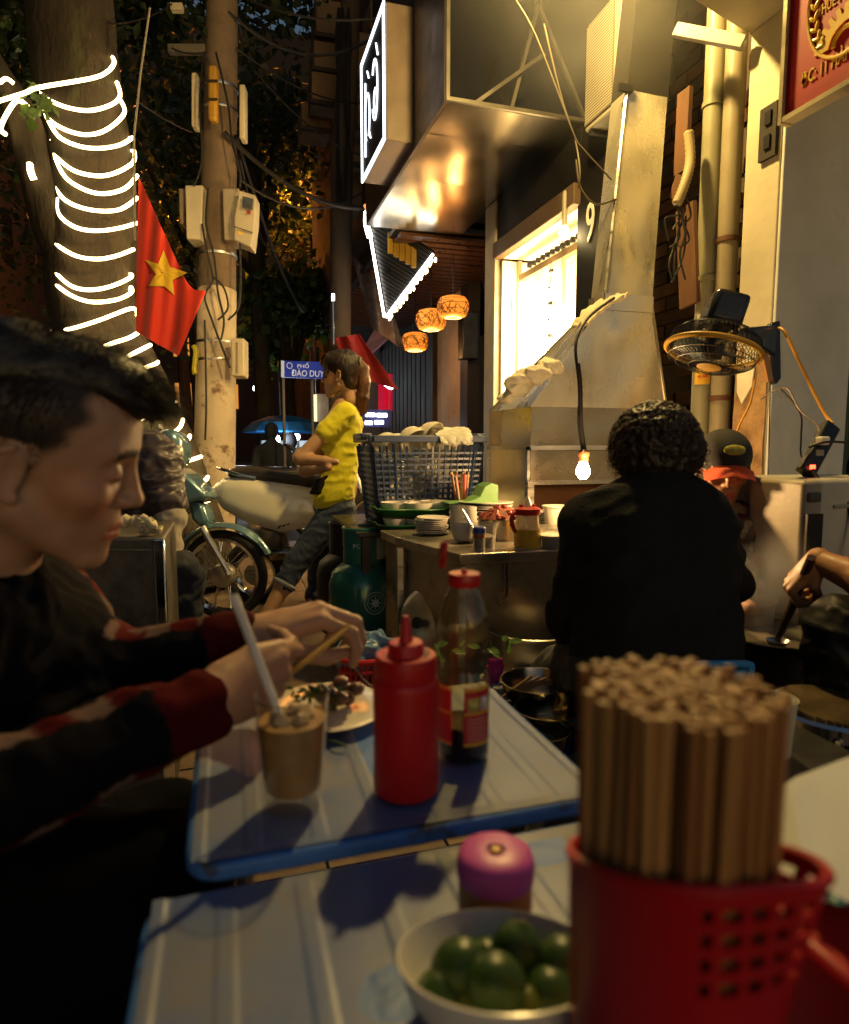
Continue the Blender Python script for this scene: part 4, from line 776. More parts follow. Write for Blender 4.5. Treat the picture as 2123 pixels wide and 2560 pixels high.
# ================================================================== motorbikes (built in a frame along the camera's right)
def wheel(par, c, r, ax, tyre_w, spokes=36, rimm=m_chrome, disc=True):
    ax = Vector(ax).normalized(); w = B(); n = 40; x = ax.orthogonal().normalized(); y = ax.cross(x); pr = lambda rr_, a, h=0: c + (x * math.cos(a) + y * math.sin(a)) * rr_ + ax * h
    A = np.linspace(0, 2 * math.pi, n, endpoint=False)
    b = B(); b.tube([pr(r - tyre_w, a) for a in A], tyre_w, 10, close=True); t = b.build('wheel', mat('tyre_rubber', (.018, .016, .014), .8, 0, .2, 20, .4, 60), par)
    b = B(); b.lathe([(r - 2.1 * tyre_w - .004, -.02), (r - 1.6 * tyre_w, -.026), (r - 1.6 * tyre_w, .026), (r - 2.1 * tyre_w - .004, .02), (r - 2.1 * tyre_w - .004, -.02)], c, ax=ax, n=n); b.f = b.f[:-2]; b.build('rim', rimm, t, ang=60)
    b = B(); b.lathe([(.02, -.05), (.062, -.045), (.07, -.02), (.07, .02), (.062, .045), (.02, .05)], c, ax=ax, n=24); b.build('hub', mat('hub_alloy', (.50, .46, .38), .4, .8, .15, 10), t)
    if spokes:
        b = B()
        for k in range(spokes):
            a = 2 * math.pi * k / spokes; s = 1 if k % 2 else -1; o2 = .45 * (1 if (k // 2) % 2 else -1); b.tube([pr(.062, a, s * .03), pr(r - 2.1 * tyre_w, a + o2 * .5, s * .006)], .0017, 4, cap=False)
        b.build('spokes', m_chrome, t)['kind'] = 'stuff'
    return t
m_teal = mat('teal_paint', (.13, .24, .29), .22, .35, .06, 3, 0, coat=.6, rvar=.05)
mk = thing('teal_motorbike', 'teal underbone motorbike with spoked front wheel parked behind the seated diner', 'motorbike', at(560, 1540, 3.75))
MD = 3.75; hubp = at(560, 1437, MD); nax = (FW + RT * .12).normalized(); nax.z = 0; nax.normalize()
wheel(mk, hubp, .262, nax, .028)
b = B(); b.tube([at(505, 1318, MD - .09), at(572, 1432, MD - .09)], [.022, .017], 10); b.build('fork', m_steel, mk)
b = B(); b.tube([at(505, 1318, MD + .09), at(572, 1432, MD + .09)], [.022, .017], 10); b.build('fork', m_steel, mk)
b = B(); b.tube([at(572, 1432, MD - .11), at(572, 1432, MD + .11)], .012, 8); b.build('axle', m_steel, mk)
def slab(par, name, pts, d, th, m, bev=.02): b = B(); b.prism([at(u, v, d - th / 2) for u, v in pts], FW * th); return b.build(name, m, par, bev)
def fender(s, t):
    a = math.radians(150 - 125 * s); cc = 1 - (2 * t - 1) ** 2; r_ = .285 + .02 * cc; return hubp + (-RT * -math.cos(a) + V(0, 0, 1) * math.sin(a)) * r_ + nax * (t - .5) * .11 * (1 - .5 * abs(s - .4))
b = B(); b.grid(fender, 16, 8, .004); b.build('front_fender', m_teal, mk, ang=60)
slab(mk, 'fork_cover', [(470, 1248), (505, 1262), (522, 1305), (505, 1322), (478, 1300)], MD, .16, m_teal)
slab(mk, 'leg_shield', [(425, 1160), (450, 1172), (512, 1232), (508, 1248), (462, 1258), (430, 1290), (400, 1300), (395, 1200)], MD, .26, m_teal, .04)
slab(mk, 'headlamp_cowl', [(385, 1090), (415, 1062), (446, 1085), (452, 1140), (430, 1170), (395, 1150)], MD - .05, .22, m_teal, .04)
b = B(); b.ball(at(442, 1130, MD - .12), (.04, .05, .05), 14); b.build('headlamp', mat('lamp_glass', (.7, .65, .5), .1, .3), mk)
b = B(); b.tube(catmull([at(360, 1085, MD - .25), at(395, 1075, MD - .1), at(405, 1075, MD + .1), at(400, 1065, MD + .3)], 5), .013, 8); b.build('handlebar', m_blackpl, mk)
b = B(); b.tube(catmull([at(380, 1080, MD - .2), at(382, 1040, MD - .2), at(372, 1010, MD - .2)], 4), .006, 6); b.build('mirror_stem', m_chrome, mk)
b = B(); b.ball(at(366, 995, MD - .2), (.055, .015, .035), 12); b.build('mirror', m_blackpl, mk)
slab(mk, 'side_panel', [(230, 1230), (395, 1260), (430, 1300), (400, 1360), (300, 1370), (180, 1300)], MD + .05, .24, m_teal, .04)
slab(mk, 'seat', [(80, 1190), (180, 1180), (300, 1225), (300, 1250), (90, 1230)], MD + .05, .26, m_blackpl, .04)
slab(mk, 'engine', [(300, 1380), (420, 1370), (440, 1420), (400, 1470), (310, 1460)], MD + .03, .2, mat('engine_alloy', (.25, .23, .2), .5, .7), .03)
wheel(mk, at(140, 1437, MD + .08), .262, nax, .032)
# cream scooter
m_ivory = mat('ivory_paint', (.82, .77, .62), .18, 0, .03, 2, 0, coat=.7, rvar=.04)
sc = thing('cream_scooter', 'glossy cream scooter parked behind the woman in yellow', 'scooter', at(640, 1500, 4.15))
SD = 4.15
def cowl(s, t):
    # s along the length, t from top to belly; bulges toward the camera
    tp = [(528, 1222), (560, 1197), (610, 1196), (680, 1206), (760, 1218), (840, 1240), (880, 1300)]; bt = [(536, 1240), (560, 1272), (610, 1300), (700, 1328), (760, 1318), (830, 1330), (880, 1360)]
    i = s * 6; k = min(int(i), 5); f = i - k; q = Vector(tp[k]).lerp(Vector(tp[k + 1]), f).lerp(Vector(bt[k]).lerp(Vector(bt[k + 1]), f), t)
    bul = (.17 * (1 - (2 * s - .9) ** 2 * .55) * (1 - (2 * t - 1) ** 4 * .35)); return at(q[0], q[1], SD - bul)
b = B(); b.grid(cowl, 30, 14, .006); b.build('side_cowl', m_ivory, sc, ang=80)
b = B(); b.grid(lambda s, t: cowl(s, t) + FW * (2 * (SD - (cowl(s, t) - EYE).dot(FW))), 20, 8, .006); b.build('side_cowl', m_ivory, sc, ang=80)
b = B(); b.grid(lambda s, t: cowl(s, 0).lerp(cowl(s, 0) + FW * 2 * (SD - (cowl(s, 0) - EYE).dot(FW)), t) + V(0, 0, .02 * math.sin(math.pi * t)), 20, 6, .004); b.build('top_cowl', m_ivory, sc, ang=80)
slab(sc, 'seat', [(560, 1192), (575, 1168), (640, 1165), (720, 1182), (840, 1190), (860, 1216), (760, 1216), (640, 1204)], SD, .26, mat('seat_brown', (.03, .022, .016), .5), .035)
b = B(); b.tube(catmull([at(640, 1195, SD - .13), at(590, 1185, SD - .14), at(553, 1172, SD - .1), at(548, 1170, SD), at(553, 1172, SD + .1), at(640, 1195, SD + .14)], 6), .011, 8); b.build('grab_rail', m_chrome, sc)
for k in range(3): q = B(); q.prism([at(692 + k * 12, 1322 - k * 4, SD - .155), at(699 + k * 12, 1320 - k * 4, SD - .155), at(712 + k * 10, 1304 - k * 3, SD - .155), at(705 + k * 10, 1306 - k * 3, SD - .155)], FW * .02); q.build('vent', m_blackpl, sc)
slab(sc, 'engine_case', [(640, 1320), (700, 1335), (712, 1385), (690, 1400), (655, 1385)], SD - .05, .2, mat('engine_dark', (.05, .04, .03), .5, .5), .02)
b = B(); b.lathe([(0, .0), (.05, 0), (.055, .02), (.02, .03)], at(680, 1350, SD - .17), ax=-FW, n=20); b.build('fan_cover', mat('fan_cover', (.06, .05, .04), .5), sc)
wheel(sc, at(640, 1435, SD + .02), .22, nax, .045, 0); wheel(sc, at(1060, 1435, SD + .12), .22, nax, .045, 0)
slab(sc, 'foot_board', [(840, 1380), (1000, 1390), (1000, 1410), (820, 1400)], SD + .05, .3, m_ivory, .02)
slab(sc, 'front_shield', [(985, 1150), (1020, 1150), (1060, 1300), (1050, 1400), (1000, 1400), (1010, 1290)], SD + .1, .36, m_ivory, .05)
b = B(); b.tube(catmull([at(970, 1120, SD - .25), at(1000, 1115, SD), at(1000, 1110, SD + .3)], 5), .014, 8); b.build('handlebar', m_blackpl, sc)
b = B(); b.lathe([(.03, -.16), (.045, -.14), (.045, .16), (.035, .2)], at(740, 1385, SD - .12), ax=RT, n=16); b.build('silencer', m_steel_dirty, sc)
# ================================================================== steel counter with crockery
CZ = .66
m_ceram = mat('white_ceramic', (.62, .58, .50), .25, 0, .05, 5, 0)
m_ctop = mat('counter_steel', (.42, .38, .32), .33, .9, .2, 5, .3, 25, col2=(.2, .15, .09), c2lo=.5, c2hi=.8, c2scale=6, bdist=.003)
ca, cb_ = onz(1150, 1386, CZ), onz(994, 1342, CZ); cfr = V(1.62, ca.y - .02, CZ)
counter = thing('steel_counter', 'worn stainless steel counter with dented front holding crockery', 'counter', (ca.x + .3, ca.y + .3, 0))
b = B(); b.prism([ca, cfr, V(1.62, 2.52, CZ), V(cb_.x - .02, 2.52, CZ), cb_], (0, 0, -.035)); b.build('top', m_ctop, counter, .004)
def dent(a, c): return lambda s, t: a.lerp(c, s) + V(0, 0, -.037 - t * .60) + V(-(c - a).y, (c - a).x, 0).normalized() * (.010 + .016 * noise.noise(V(s * 3.2, t * 2.2, 4)) * math.sin(math.pi * t))
i_ = V(.012, .012, 0)
b = B(); b.grid(dent(ca + i_, cfr + i_), 26, 18, .003); b.build('front_panel', m_ctop, counter, ang=60)
b = B(); b.grid(dent(V(cb_.x - .01, 2.5, CZ), ca + V(.01, .006, 0)), 16, 12, .003); b.build('side_panel', m_ctop, counter, ang=60)
for p in (ca + V(.006, .008, 0), cb_ + V(.008, 0, 0)): b = B(); b.box((p.x, p.y, .31), (.022, .022, .62)); b.build('corner_post', m_steel, counter)
b = B(); b.box((ca.x + .16, ca.y + .0, .58), (.004, .006, .13)); b.build('door_edge', m_dark, counter)
def lat(prof, c, **k): b = B(); b.lathe(prof, c, **k); return b
def plate_prof(r, h=.012): return [(0, 0), (r * .55, 0), (r * .6, .002), (r * .96, h), (r, h), (r, h + .003), (r * .95, h + .003), (r * .6, .005), (0, .005)]
def stack(u, v, z, r, n, step, lab, grp, m=m_ceram, h=.008):
    c = onz(u, v, z); me = B().lathe(plate_prof(r, h), n=36).mesh('plate', True, 50); me.materials.append(m); N = ['lowest', 'second', 'third', 'fourth', 'fifth', 'sixth', 'seventh', 'eighth', 'ninth', 'tenth', 'eleventh']
    for k in range(n):
        o = bpy.data.objects.new('plate', me); COL.objects.link(o); o.location = (c.x + random.uniform(-.004, .004), c.y + random.uniform(-.004, .004), z + .002 + k * step); o.rotation_euler = (random.uniform(-.02, .02), random.uniform(-.02, .02), random.uniform(0, 6))
        meta(o, '%s plate from the bottom of %s' % (N[k] if k < n - 1 else 'topmost', lab) if k < n - 1 else 'topmost plate of %s' % lab, 'plate', grp)
    return c
stack(1080, 1336, CZ, .062, 8, .0078, 'the small stack at the left end of the counter', 'small plates on the counter')
cpl = stack(1213, 1322, CZ, .110, 11, .0098, 'the wide stack in front of the hood', 'wide plates on the counter', h=.009)
stack(1335, 1310, CZ, .075, 6, .009, 'the stack behind the sauce bottle', 'plates behind the bottle')
bowlp = lambda r, h: [(0, .004), (r * .45, .004), (r * .45, 0), (r * .5, 0), (r * .62, h * .12), (r * .9, h * .6), (r, h), (r * .97, h), (r * .86, h * .6), (r * .58, h * .18), (0, h * .12)]
c0 = onz(1160, 1358, CZ)
for k in range(5):
    o = B().lathe(bowlp(.05, .062), n=28).build('bowl', m_ceram, None, ang=60); o.location = c0 + V(0, .01, .004) + V(.0035, .012, .014) * k; o.rotation_euler = (-.18, .13 * (1 if k < 5 else 0), 0)
    meta(o, ['lowest', 'second', 'third', 'fourth', 'topmost'][k] + ' bowl of the tilted nested bowls on the counter', 'bowl', 'nested bowls on the counter')
m_clear = mat('clear_plastic', (.85, .82, .72), .25, 0, .03, 4, 0, trans=.75, ior=1.2, alpha=.55)
m_cloudy = mat('cloudy_plastic', (.70, .66, .55), .4, 0, .05, 4, 0, trans=.35, ior=1.3, alpha=.8)
def tub(name, u, v, z, r0, r1, h, lab, m=m_cloudy, fill=None, fh=.4, cat='container'):
    c = onz(u, v, z); t = thing(name, lab, cat, c)
    lat([(0, 0), (r0, 0), (r1, h), (r1 + .004, h), (r1 + .004, h - .004), (r1 - .002, h - .004), (r0 - .003, .003), (0, .003)], c, n=28).build('wall', m, t, ang=60)
    if fill: rr_ = r0 + (r1 - r0) * fh - .003; lat([(0, .004), (r0 - .004, .004), (rr_, h * fh), (rr_ * .6, h * fh + .006), (0, h * fh + .009)], c, n=24).build('contents', fill, t, ang=70)
    return t, c
m_salt = mat('sugar', (.75, .72, .64), .9); m_pep = mat('ground_pepper', (.10, .085, .05), .95, bump=.6)
tub('seasoning_tub', 1210, 1366, CZ, .036, .045, .078, 'clear tub of grey seasoning with a spoon at the counter front', m_clear, mat('msg_grey', (.32, .29, .22), .9), .45)
t, c = tub('spice_jar', 1198, 1376, CZ, .019, .019, .058, 'small spice jar with blue lid inside the clear tub', m_clear, m_pep, .7, 'jar'); lat([(0, 0), (.021, 0), (.021, .015), (.018, .019), (0, .019)], c + V(0, 0, .058), n=20).build('lid', mat('lid_blue', (.03, .05, .25), .4), t); lat([(.0195, 0), (.0198, .014), (.0195, .014)], c + V(0, 0, .042), n=20).build('band', mat('band_rust', (.3, .08, .03), .5), t)
b = B(); p = onz(1195, 1366, CZ); b.tube([p + V(.01, .01, .02), p + V(-.05, .02, .125)], .004, 6); meta(b.build('spoon', m_steel, None), 'thin steel spoon handle leaning out of the seasoning tub', 'spoon')
tub('sugar_tub', 1380, 1370, CZ, .042, .050, .072, 'clear tub of white sugar beside the sauce bottle', m_clear, m_salt, .62)
tub('plastic_cup', 1392, 1322, CZ, .045, .058, .095, 'tall empty translucent plastic cup behind the sugar tub', m_cloudy, None)
# yellow sauce squeeze jug with red handle
c = onz(1317, 1371, CZ); sj = thing('sauce_jug', 'yellow oil jug with red lid and handle at the counter front', 'jug', c)
lat([(0, 0), (.040, 0), (.042, .006), (.041, .07), (.037, .10), (.037, .115), (0, .115)], c, n=28).build('body', mat('jug_plastic', (.75, .66, .42), .3, trans=.3, alpha=.9), sj, ang=50)
lat([(0, .001), (.0425, .006), (.0425, .066), (0, .069)], c, n=28).build('oil', mat('yellow_oil', (.72, .42, .03), .3), sj, ang=50)
lat([(0, .113), (.042, .113), (.043, .118), (.043, .132), (.03, .138), (0, .14)], c, n=28).build('lid', mat('lid_red', (.45, .02, .012), .35), sj)
lat([(.016, .138), (.012, .15), (.004, .172), (0, .172)], c, n=14).build('nozzle', mat('nozzle_cream', (.7, .62, .4), .4), sj)
for s in (-1, 1): b = B(); b.box(c + V(s * .022, 0, .14), (.012, .012, .014)); b.build('lug', MATS['lid_red'], sj, .003)
b = B(); b.tube(catmull([c + V(-.042, 0, .122), c + V(-.056, -.004, .11), c + V(-.056, -.004, .085), c + V(-.046, -.002, .062), c + V(-.040, 0, .058)], 5), .0075, 8); b.build('handle', MATS['lid_red'], sj)
# pan of chilli and chopped meat
c = onz(1262, 1352, CZ) + V(.02, .07, 0); pn = thing('steel_pan', 'steel pan heaped with red chopped meat on the counter', 'pan', c)
lat([(0, 0), (.085, 0), (.095, .075), (.1, .077), (.093, .072), (.08, .004), (0, .004)], c, n=30).build('bowl', m_steel_dirty, pn, ang=50)
lat([(.09, .06), (.07, .085), (.035, .108), (0, .115)], c, n=24).build('heap', mat('meat_red', (.28, .05, .03), .5, 0, .4, 40, .8, 50, bdist=.01), pn)
m_meat = [mat('meat_%d' % i, cc, .4, 0, .3, 30, .4, 60) for i, cc in enumerate([(.34, .06, .04), (.24, .04, .025), (.42, .13, .08)])]
for k in range(70):
    a, r_ = random.uniform(0, 6.28), .085 * math.sqrt(random.random()); z = .075 + .045 * (1 - (r_ / .09) ** 1.3); b = B(); b.ball(c + V(r_ * math.cos(a), r_ * math.sin(a), z), (random.uniform(.007, .014), random.uniform(.006, .01), random.uniform(.005, .008)), 6, R=Matrix.Rotation(random.uniform(0, 3), 3, 'Z')); b.build('meat_piece', random.choice(m_meat), pn)
# green lid and bundle of straws on the wide plates
c = cpl + V(-.03, .05, .10); b = B(); b.prism([c + V(-.115, -.02, 0), c + V(.1, -.02, 0), c + V(.1, -.02, .075), c + V(.07, -.02, .085), c + V(.04, -.02, .07), c + V(.02, -.02, .03), c + V(-.02, -.02, .012), c + V(-.115, -.02, .006)], (0, .1, 0)); meta(b.build('green_scoop', mat('scoop_green', (.14, .30, .09), .4), None, .004), 'light green plastic scoop lying on the wide plates', 'scoop')
pk = thing('straw_bundle', 'bundle of red and cream packed chopsticks standing by the basket', 'chopsticks', cpl + V(-.06, .12, .10))
for k in range(16): x, y = random.uniform(-.035, .035), random.uniform(-.02, .02); b = B(); b.tube([cpl + V(-.055 + x * .6, .13 + y, .09), cpl + V(-.06 + x * 1.3, .13 + y, .22 + random.uniform(-.01, .01))], .004, 5); b.build('stick', mat(['stick_cream', 'stick_red'][k % 3 == 0], [(.6, .45, .25), (.45, .06, .04)][k % 3 == 0], .5), pk)
# dark side table with trays and the big basket
sd = thing('side_table', 'dark low side table behind the gas cylinder carrying trays and basket', 'table', (.85, 2.95, 0))
b = B(); b.box((.86, 2.96, .632), (.72, .72, .02)); b.build('top', m_blackpl, sd, .004)
for x in (.54, 1.18):
    for y in (2.64, 3.28): b = B(); b.box((x, y, .31), (.035, .035, .62)); b.build('leg', m_blackpl, sd)
b = B(); b.box((.86, 3.29, .33), (.62, .02, .58)); b.build('back_board', m_blackpl, sd)
m_green = mat('tray_green', (.03, .16, .045), .4, 0, .1, 6, 0)
tc = at(1030, 1300, 2.78)
for k, z in enumerate((.643, .708)):
    t = thing('green_tray', ['lower lobed green tray under the white bowls', 'upper lobed green tray holding white bowls'][k], 'tray', (tc.x, tc.y, z))
    pr = [(r_, a) for a in np.linspace(0, 2 * math.pi, 54, endpoint=False) for r_ in (1,)]; prof = [(0, 0), (.15, 0), (.172, .03), (.178, .031), (.174, .034), (.154, .006), (0, .005)]; b = B(); b.lathe(prof, (tc.x, tc.y, z), n=60)
    vv = []
    for q in b.v: d = Vector(q) - V(tc.x, tc.y, 0); a = math.atan2(d.y, d.x); s = 1 + .09 * math.cos(5 * a) * min(1, math.hypot(d.x, d.y) / .15); vv.append((tc.x + d.x * s, tc.y + d.y * s, q[2]))
    b.v = vv; b.build('dish', m_green, t, ang=60)
    for j, (dx, dy) in enumerate(((-.085, -.05), (.0, -.095), (.09, -.04), (-.03, .07), (.07, .07))):
        o = B().lathe(bowlp(.062 if k else .055, .05), (tc.x + dx, tc.y + dy, z + .006), n=24).build('bowl', m_ceram, None, ang=60)
        meta(o, ['left', 'front', 'right', 'back left', 'back right'][j] + ' white bowl on the %s green tray' % ['lower', 'upper'][k], 'bowl', 'white bowls on the trays')
# big lattice basket
bc = at(1046, 1175, 3.02); bz0, bz1 = .648, 1.025
bk = thing('lattice_basket', 'big blue grey plastic lattice basket heaped with bowls', 'basket', (bc.x, bc.y, bz0)); m_bk = mat('basket_blue', (.05, .075, .15), .4, 0, .1, 6, 0)
hw, hd = (.215, .255), (.15, .18)
def bpt(s, side, z):
    f = (z - bz0) / (bz1 - bz0); w, d = hw[0] + (hw[1] - hw[0]) * f, hd[0] + (hd[1] - hd[0]) * f
    q = [(-w + 2 * w * s, -d), (w, -d + 2 * d * s), (w - 2 * w * s, d), (-w, d - 2 * d * s)][side]; return V(bc.x + q[0], bc.y + q[1], z)
for side in range(4):
    n = 17 if side % 2 == 0 else 12; b = B()
    for k in range(n + 1): b.bar(bpt(k / n, side, bz0), bpt(k / n, side, bz1 - .03), .0095, .007)
    for k in range(13): z = bz0 + .01 + k * .0255; b.bar(bpt(0, side, z), bpt(1, side, z), .007, .0095)
    for e in (.18, .92): b.bar(bpt(e, side, bz0), bpt(e, side, bz1 - .02), .016, .012)
    b.build('lattice_side', m_bk, bk)['kind'] = 'stuff'
    b = B(); b.bar(bpt(0, side, bz1), bpt(1, side, bz1), .034, .03); b.build('rim', m_bk, bk, .005)
b = B(); b.prism([bpt(0, 0, bz0), bpt(1, 0, bz0), bpt(0, 2, bz0), bpt(1, 2, bz0)], (0, 0, .006)); b.build('floor', m_bk, bk)
for s, sg_ in ((0, -1), (1, 1)): b = B(); b.box((bc.x + sg_ * (hw[1] + .012), bc.y - .02, bz1 + .012), (.05, .2, .028)); b.build('handle', m_bk, bk, .008)
for k in range(9):
    x, y, z = [(-.16, -.06, .96), (-.08, -.09, 1.0), (.0, -.08, 1.01), (.07, -.06, .99), (-.12, .07, .98), (.03, .07, 1.01), (.13, .06, .97), (-.05, -.02, .86), (.1, -.05, .88)][k]
    o = B().lathe(bowlp(.072, .058), n=28).build('bowl', mat('melamine', (.66, .62, .47), .35, 0, .06, 5, 0), None, ang=60); o.location = (bc.x + x, bc.y + y, z + .055); o.rotation_euler = (math.pi * .75 + .3 * random.uniform(-1, 1), random.uniform(-.6, .6), random.uniform(-.5, .5))
    meta(o, ['leftmost bowl at the front of the basket heap', 'upturned bowl second from the left in the basket', 'central upturned bowl in the basket', 'upturned bowl beside the white cloth in the basket', 'bowl at the left back of the basket', 'bowl at the middle back of the basket', 'bowl under the white cloth at the right of the basket', 'deep bowl seen through the basket lattice, left', 'deep bowl seen through the basket lattice, right'][k], 'bowl', 'bowls heaped in the basket')
for k in range(12):
    o = B().lathe(bowlp(.068, .055), n=20).build('bowl', MATS['melamine'], None, ang=60); o.location = (bc.x - .14 + .09 * (k % 4), bc.y - .08 + .10 * (k // 4), .70 + .08 * (k % 4)); o.rotation_euler = (random.uniform(-.7, .7), random.uniform(-.7, .7), 0)
    meta(o, 'bowl stacked deep inside the lattice basket', 'bowl', 'bowls deep inside the basket')
rag('dish_cloth', 'white cloth hanging over the right rim of the basket', [at(1120, 1078, 3.0), at(1128, 1085, 2.92), at(1138, 1100, 2.84), at(1146, 1115, 2.82)], RT, .15, .010, mt=mat('cloth_white', (.66, .63, .52), .95, bump=.4), seed=12)
# gas cylinders
def gas(c, m, lab, front=True):
    t = thing('gas_cylinder', lab, 'gas cylinder', c)
    lat([(0, .0), (.105, .0), (.108, .03), (.10, .035)], c, n=32).build('foot_ring', m, t)
    lat([(0, .03), (.09, .035), (.13, .07), (.145, .12), (.145, .36), (.13, .41), (.085, .45), (.05, .462), (0, .465)], c, n=40).build('tank', m, t, ang=60)
    b = B(); n = 30
    for k in range(n):
        a0, a1 = math.radians(-150 + 300 * k / n - 60), math.radians(-150 + 300 * (k + 1) / n - 60); z1 = .60 if k not in (9, 10, 19, 20) else .585
        b.prism([c + V(.082 * math.cos(a0), .082 * math.sin(a0), .44), c + V(.082 * math.cos(a1), .082 * math.sin(a1), .44), c + V(.082 * math.cos(a1), .082 * math.sin(a1), z1), c + V(.082 * math.cos(a0), .082 * math.sin(a0), z1)], V(-.004 * math.cos(a0), -.004 * math.sin(a0), 0))
    b.build('collar', m, t, smooth=False); b = B(); b.tube([c + V(.082 * math.cos(a), .082 * math.sin(a), .60) for a in np.linspace(math.radians(-210), math.radians(90), 30)], .006, 8); b.build('collar_rim', m, t)
    lat([(.016, .46), (.016, .52), (.026, .525), (.026, .55), (.01, .56), (0, .56)], c, n=12).build('valve', mat('brass', (.4, .28, .1), .35, .9), t); return t
m_gas = mat('gas_green', (.018, .12, .10), .28, .2, .2, 4, .15, 10, col2=(.01, .045, .04), c2lo=.5, c2hi=.7)
gp = at(908, 1640, 2.86); gp.z = .045; gt = gas(gp, m_gas, 'dark green gas cylinder with white star emblem standing by the counter')
tow = (EYE - gp); tow.z = 0; tow.normalize(); tr_ = V(-tow.y, tow.x, 0); m_gtxt = mat('gas_print', (.34, .44, .42), .6)
def ong(dx, z): a = dx / .147; return gp + (tow * math.cos(a) + tr_ * math.sin(a)) * .1475 + V(0, 0, z)
for rr_, th in ((.046, .0018), (.034, .0013)): b = B(); b.tube([ong(.055 + rr_ * math.cos(a), .30 + rr_ * math.sin(a)) for a in np.linspace(0, 6.283, 36, endpoint=False)], th, 5, close=True); b.build('emblem_ring', m_gtxt, gt)
sp = []
for k in range(16): a = k * math.pi / 8; r_ = .030 if k % 2 == 0 else .011; sp.append(ong(.055 + r_ * math.cos(a), .30 + r_ * math.sin(a)) + tow * .001)
b = B(); b.prism(sp, tow * .001); b.build('star', m_gtxt, gt, smooth=False)
def curved(txt, size, z, dx0):
    me = text_mesh(txt, size, .0003, .0012, 'CENTER'); inv = WM(gt).inverted()
    for vtx in me.vertices: vtx.co = inv @ (ong(dx0 + vtx.co.x, z + vtx.co.y) + tow * .0016)
    me.materials.clear(); me.materials.append(m_gtxt); o = bpy.data.objects.new('lettering', me); COL.objects.link(o); o.parent = gt
curved('VENUS PETRO', .042, .13, .03); curved('GAS', .06, .075, .05)
lettering('PG', .03, gp + tow * .0842 + tr_ * -.02 + V(0, 0, .53), tr_, ZD, m_gtxt, gt)
b = B(); b.grid(lambda s, q: gp + V(.055 + .045 * math.cos(s * 6.283) * (1 + .15 * noise.noise(V(s * 4, q * 3, 1))), -.02 + .045 * math.sin(s * 6.283), .47 + .13 * q), 20, 8, .001); meta(b.build('plastic_wrap', mat('wrap_clear', (.6, .58, .45), .25, trans=.3, alpha=.7, bump=.6), None, ang=80), 'clear plastic bag wrapped round the gas valve', 'plastic bag')
cable('gas_hose', [gp + V(.03, 0, .54), gp + V(.12, .05, .56), gp + V(.17, .08, .40), gp + V(.19, .1, .2), gp + V(.2, .2, .03)], .009, m_wire, 'black rubber hose curving down from the gas valve', cat='hose')
gas(at(868, 1600, 3.25) * 1 - V(0, 0, at(868, 1600, 3.25).z - .02), m_blackpl, 'second black gas cylinder half hidden behind the green one')
# pots, lid and greens on the ground
def pot(name, c, r, h, m, lab, cat='pot', water=None, wl=.8, handles=True):
    t = thing(name, lab, cat, c); lat([(0, 0), (r * .9, 0), (r * .95, .01), (r * .97, h - .005), (r * 1.04, h), (r * 1.05, h + .006), (r * 1.02, h + .008), (r * .95, h), (r * .93, .012), (0, .01)], c, n=40).build('wall', m, t, ang=50)
    if water: lat([(0, h * wl), (r * .95, h * wl), (r * .95, h * wl - .004)], c, n=40).build('broth', water, t)
    if handles:
        for s in (-1, 1): b = B(); b.tube(catmull([c + V(s * r, -.04, h * .85), c + V(s * (r + .04), -.03, h * .87), c + V(s * (r + .04), .03, h * .87), c + V(s * r, .04, h * .85)], 4), .007, 8); b.build('handle', m, t)
    return t
p = at(1330, 1572, 2.15); pot('aluminium_pot', V(p.x, p.y, .02), .15, p.z - .02, mat('aluminium', (.42, .40, .36), .35, .85, .15, 5, .15), 'wide aluminium pot on the ground in front of the counter', water=mat('dull_broth', (.22, .18, .10), .15))
ll = at(1068, 1560, 2.3); ld = thing('pot_lid', 'round steel pot lid leaning on edge against the counter', 'lid', ll - V(0, 0, ll.z - .02))
la = (V(-.75, -.45, .25)).normalized(); lat([(0, .03), (.05, .028), (.11, .014), (.135, 0), (.14, -.004), (.135, -.006), (.11, .009), (0, .024)], ll, ax=la, n=36).build('disc', m_steel, ld, ang=50); lat([(.012, .028), (.012, .045), (.02, .05), (.02, .06), (0, .062)], ll, ax=la, n=14).build('knob', m_blackpl, ld)
rp = at(912, 1690, 2.25); rp.z = 0; rb_ = thing('red_bin', 'small red slotted basket with a blue plastic bag inside', 'basket', rp); m_rb = mat('bin_red', (.42, .014, .016), .4, 0, .08)
b = B(); n = 30
for k in range(n):
    a = 2 * math.pi * k / n; b.bar(rp + V(.07 * math.cos(a), .07 * math.sin(a), .01), rp + V(.094 * math.cos(a), .094 * math.sin(a), .275), .009, .004)
for z, r_ in ((.01, .071), (.1, .079), (.19, .087), (.245, .092)): b.tube([rp + V(r_ * math.cos(a), r_ * math.sin(a), z) for a in np.linspace(0, 6.283, 30, endpoint=False)], .006, 6, close=True)
b.build('slotted_wall', m_rb, rb_)['kind'] = 'stuff'; b = B(); b.tube([rp + V(.1 * math.cos(a), .1 * math.sin(a), .285) for a in np.linspace(0, 6.283, 36, endpoint=False)], .010, 8, close=True); b.build('rim', m_rb, rb_); lat([(0, .004), (.072, .004), (.072, .01), (0, .01)], rp, n=24).build('floor', m_rb, rb_)
b = B(); b.tube(catmull([rp + V(-.05, -.09, .27), rp + V(-.01, -.115, .22), rp + V(.05, -.12, .19), rp + V(.09, -.08, .2)], 5), .004, 6); b.build('handle', m_steel, rb_)
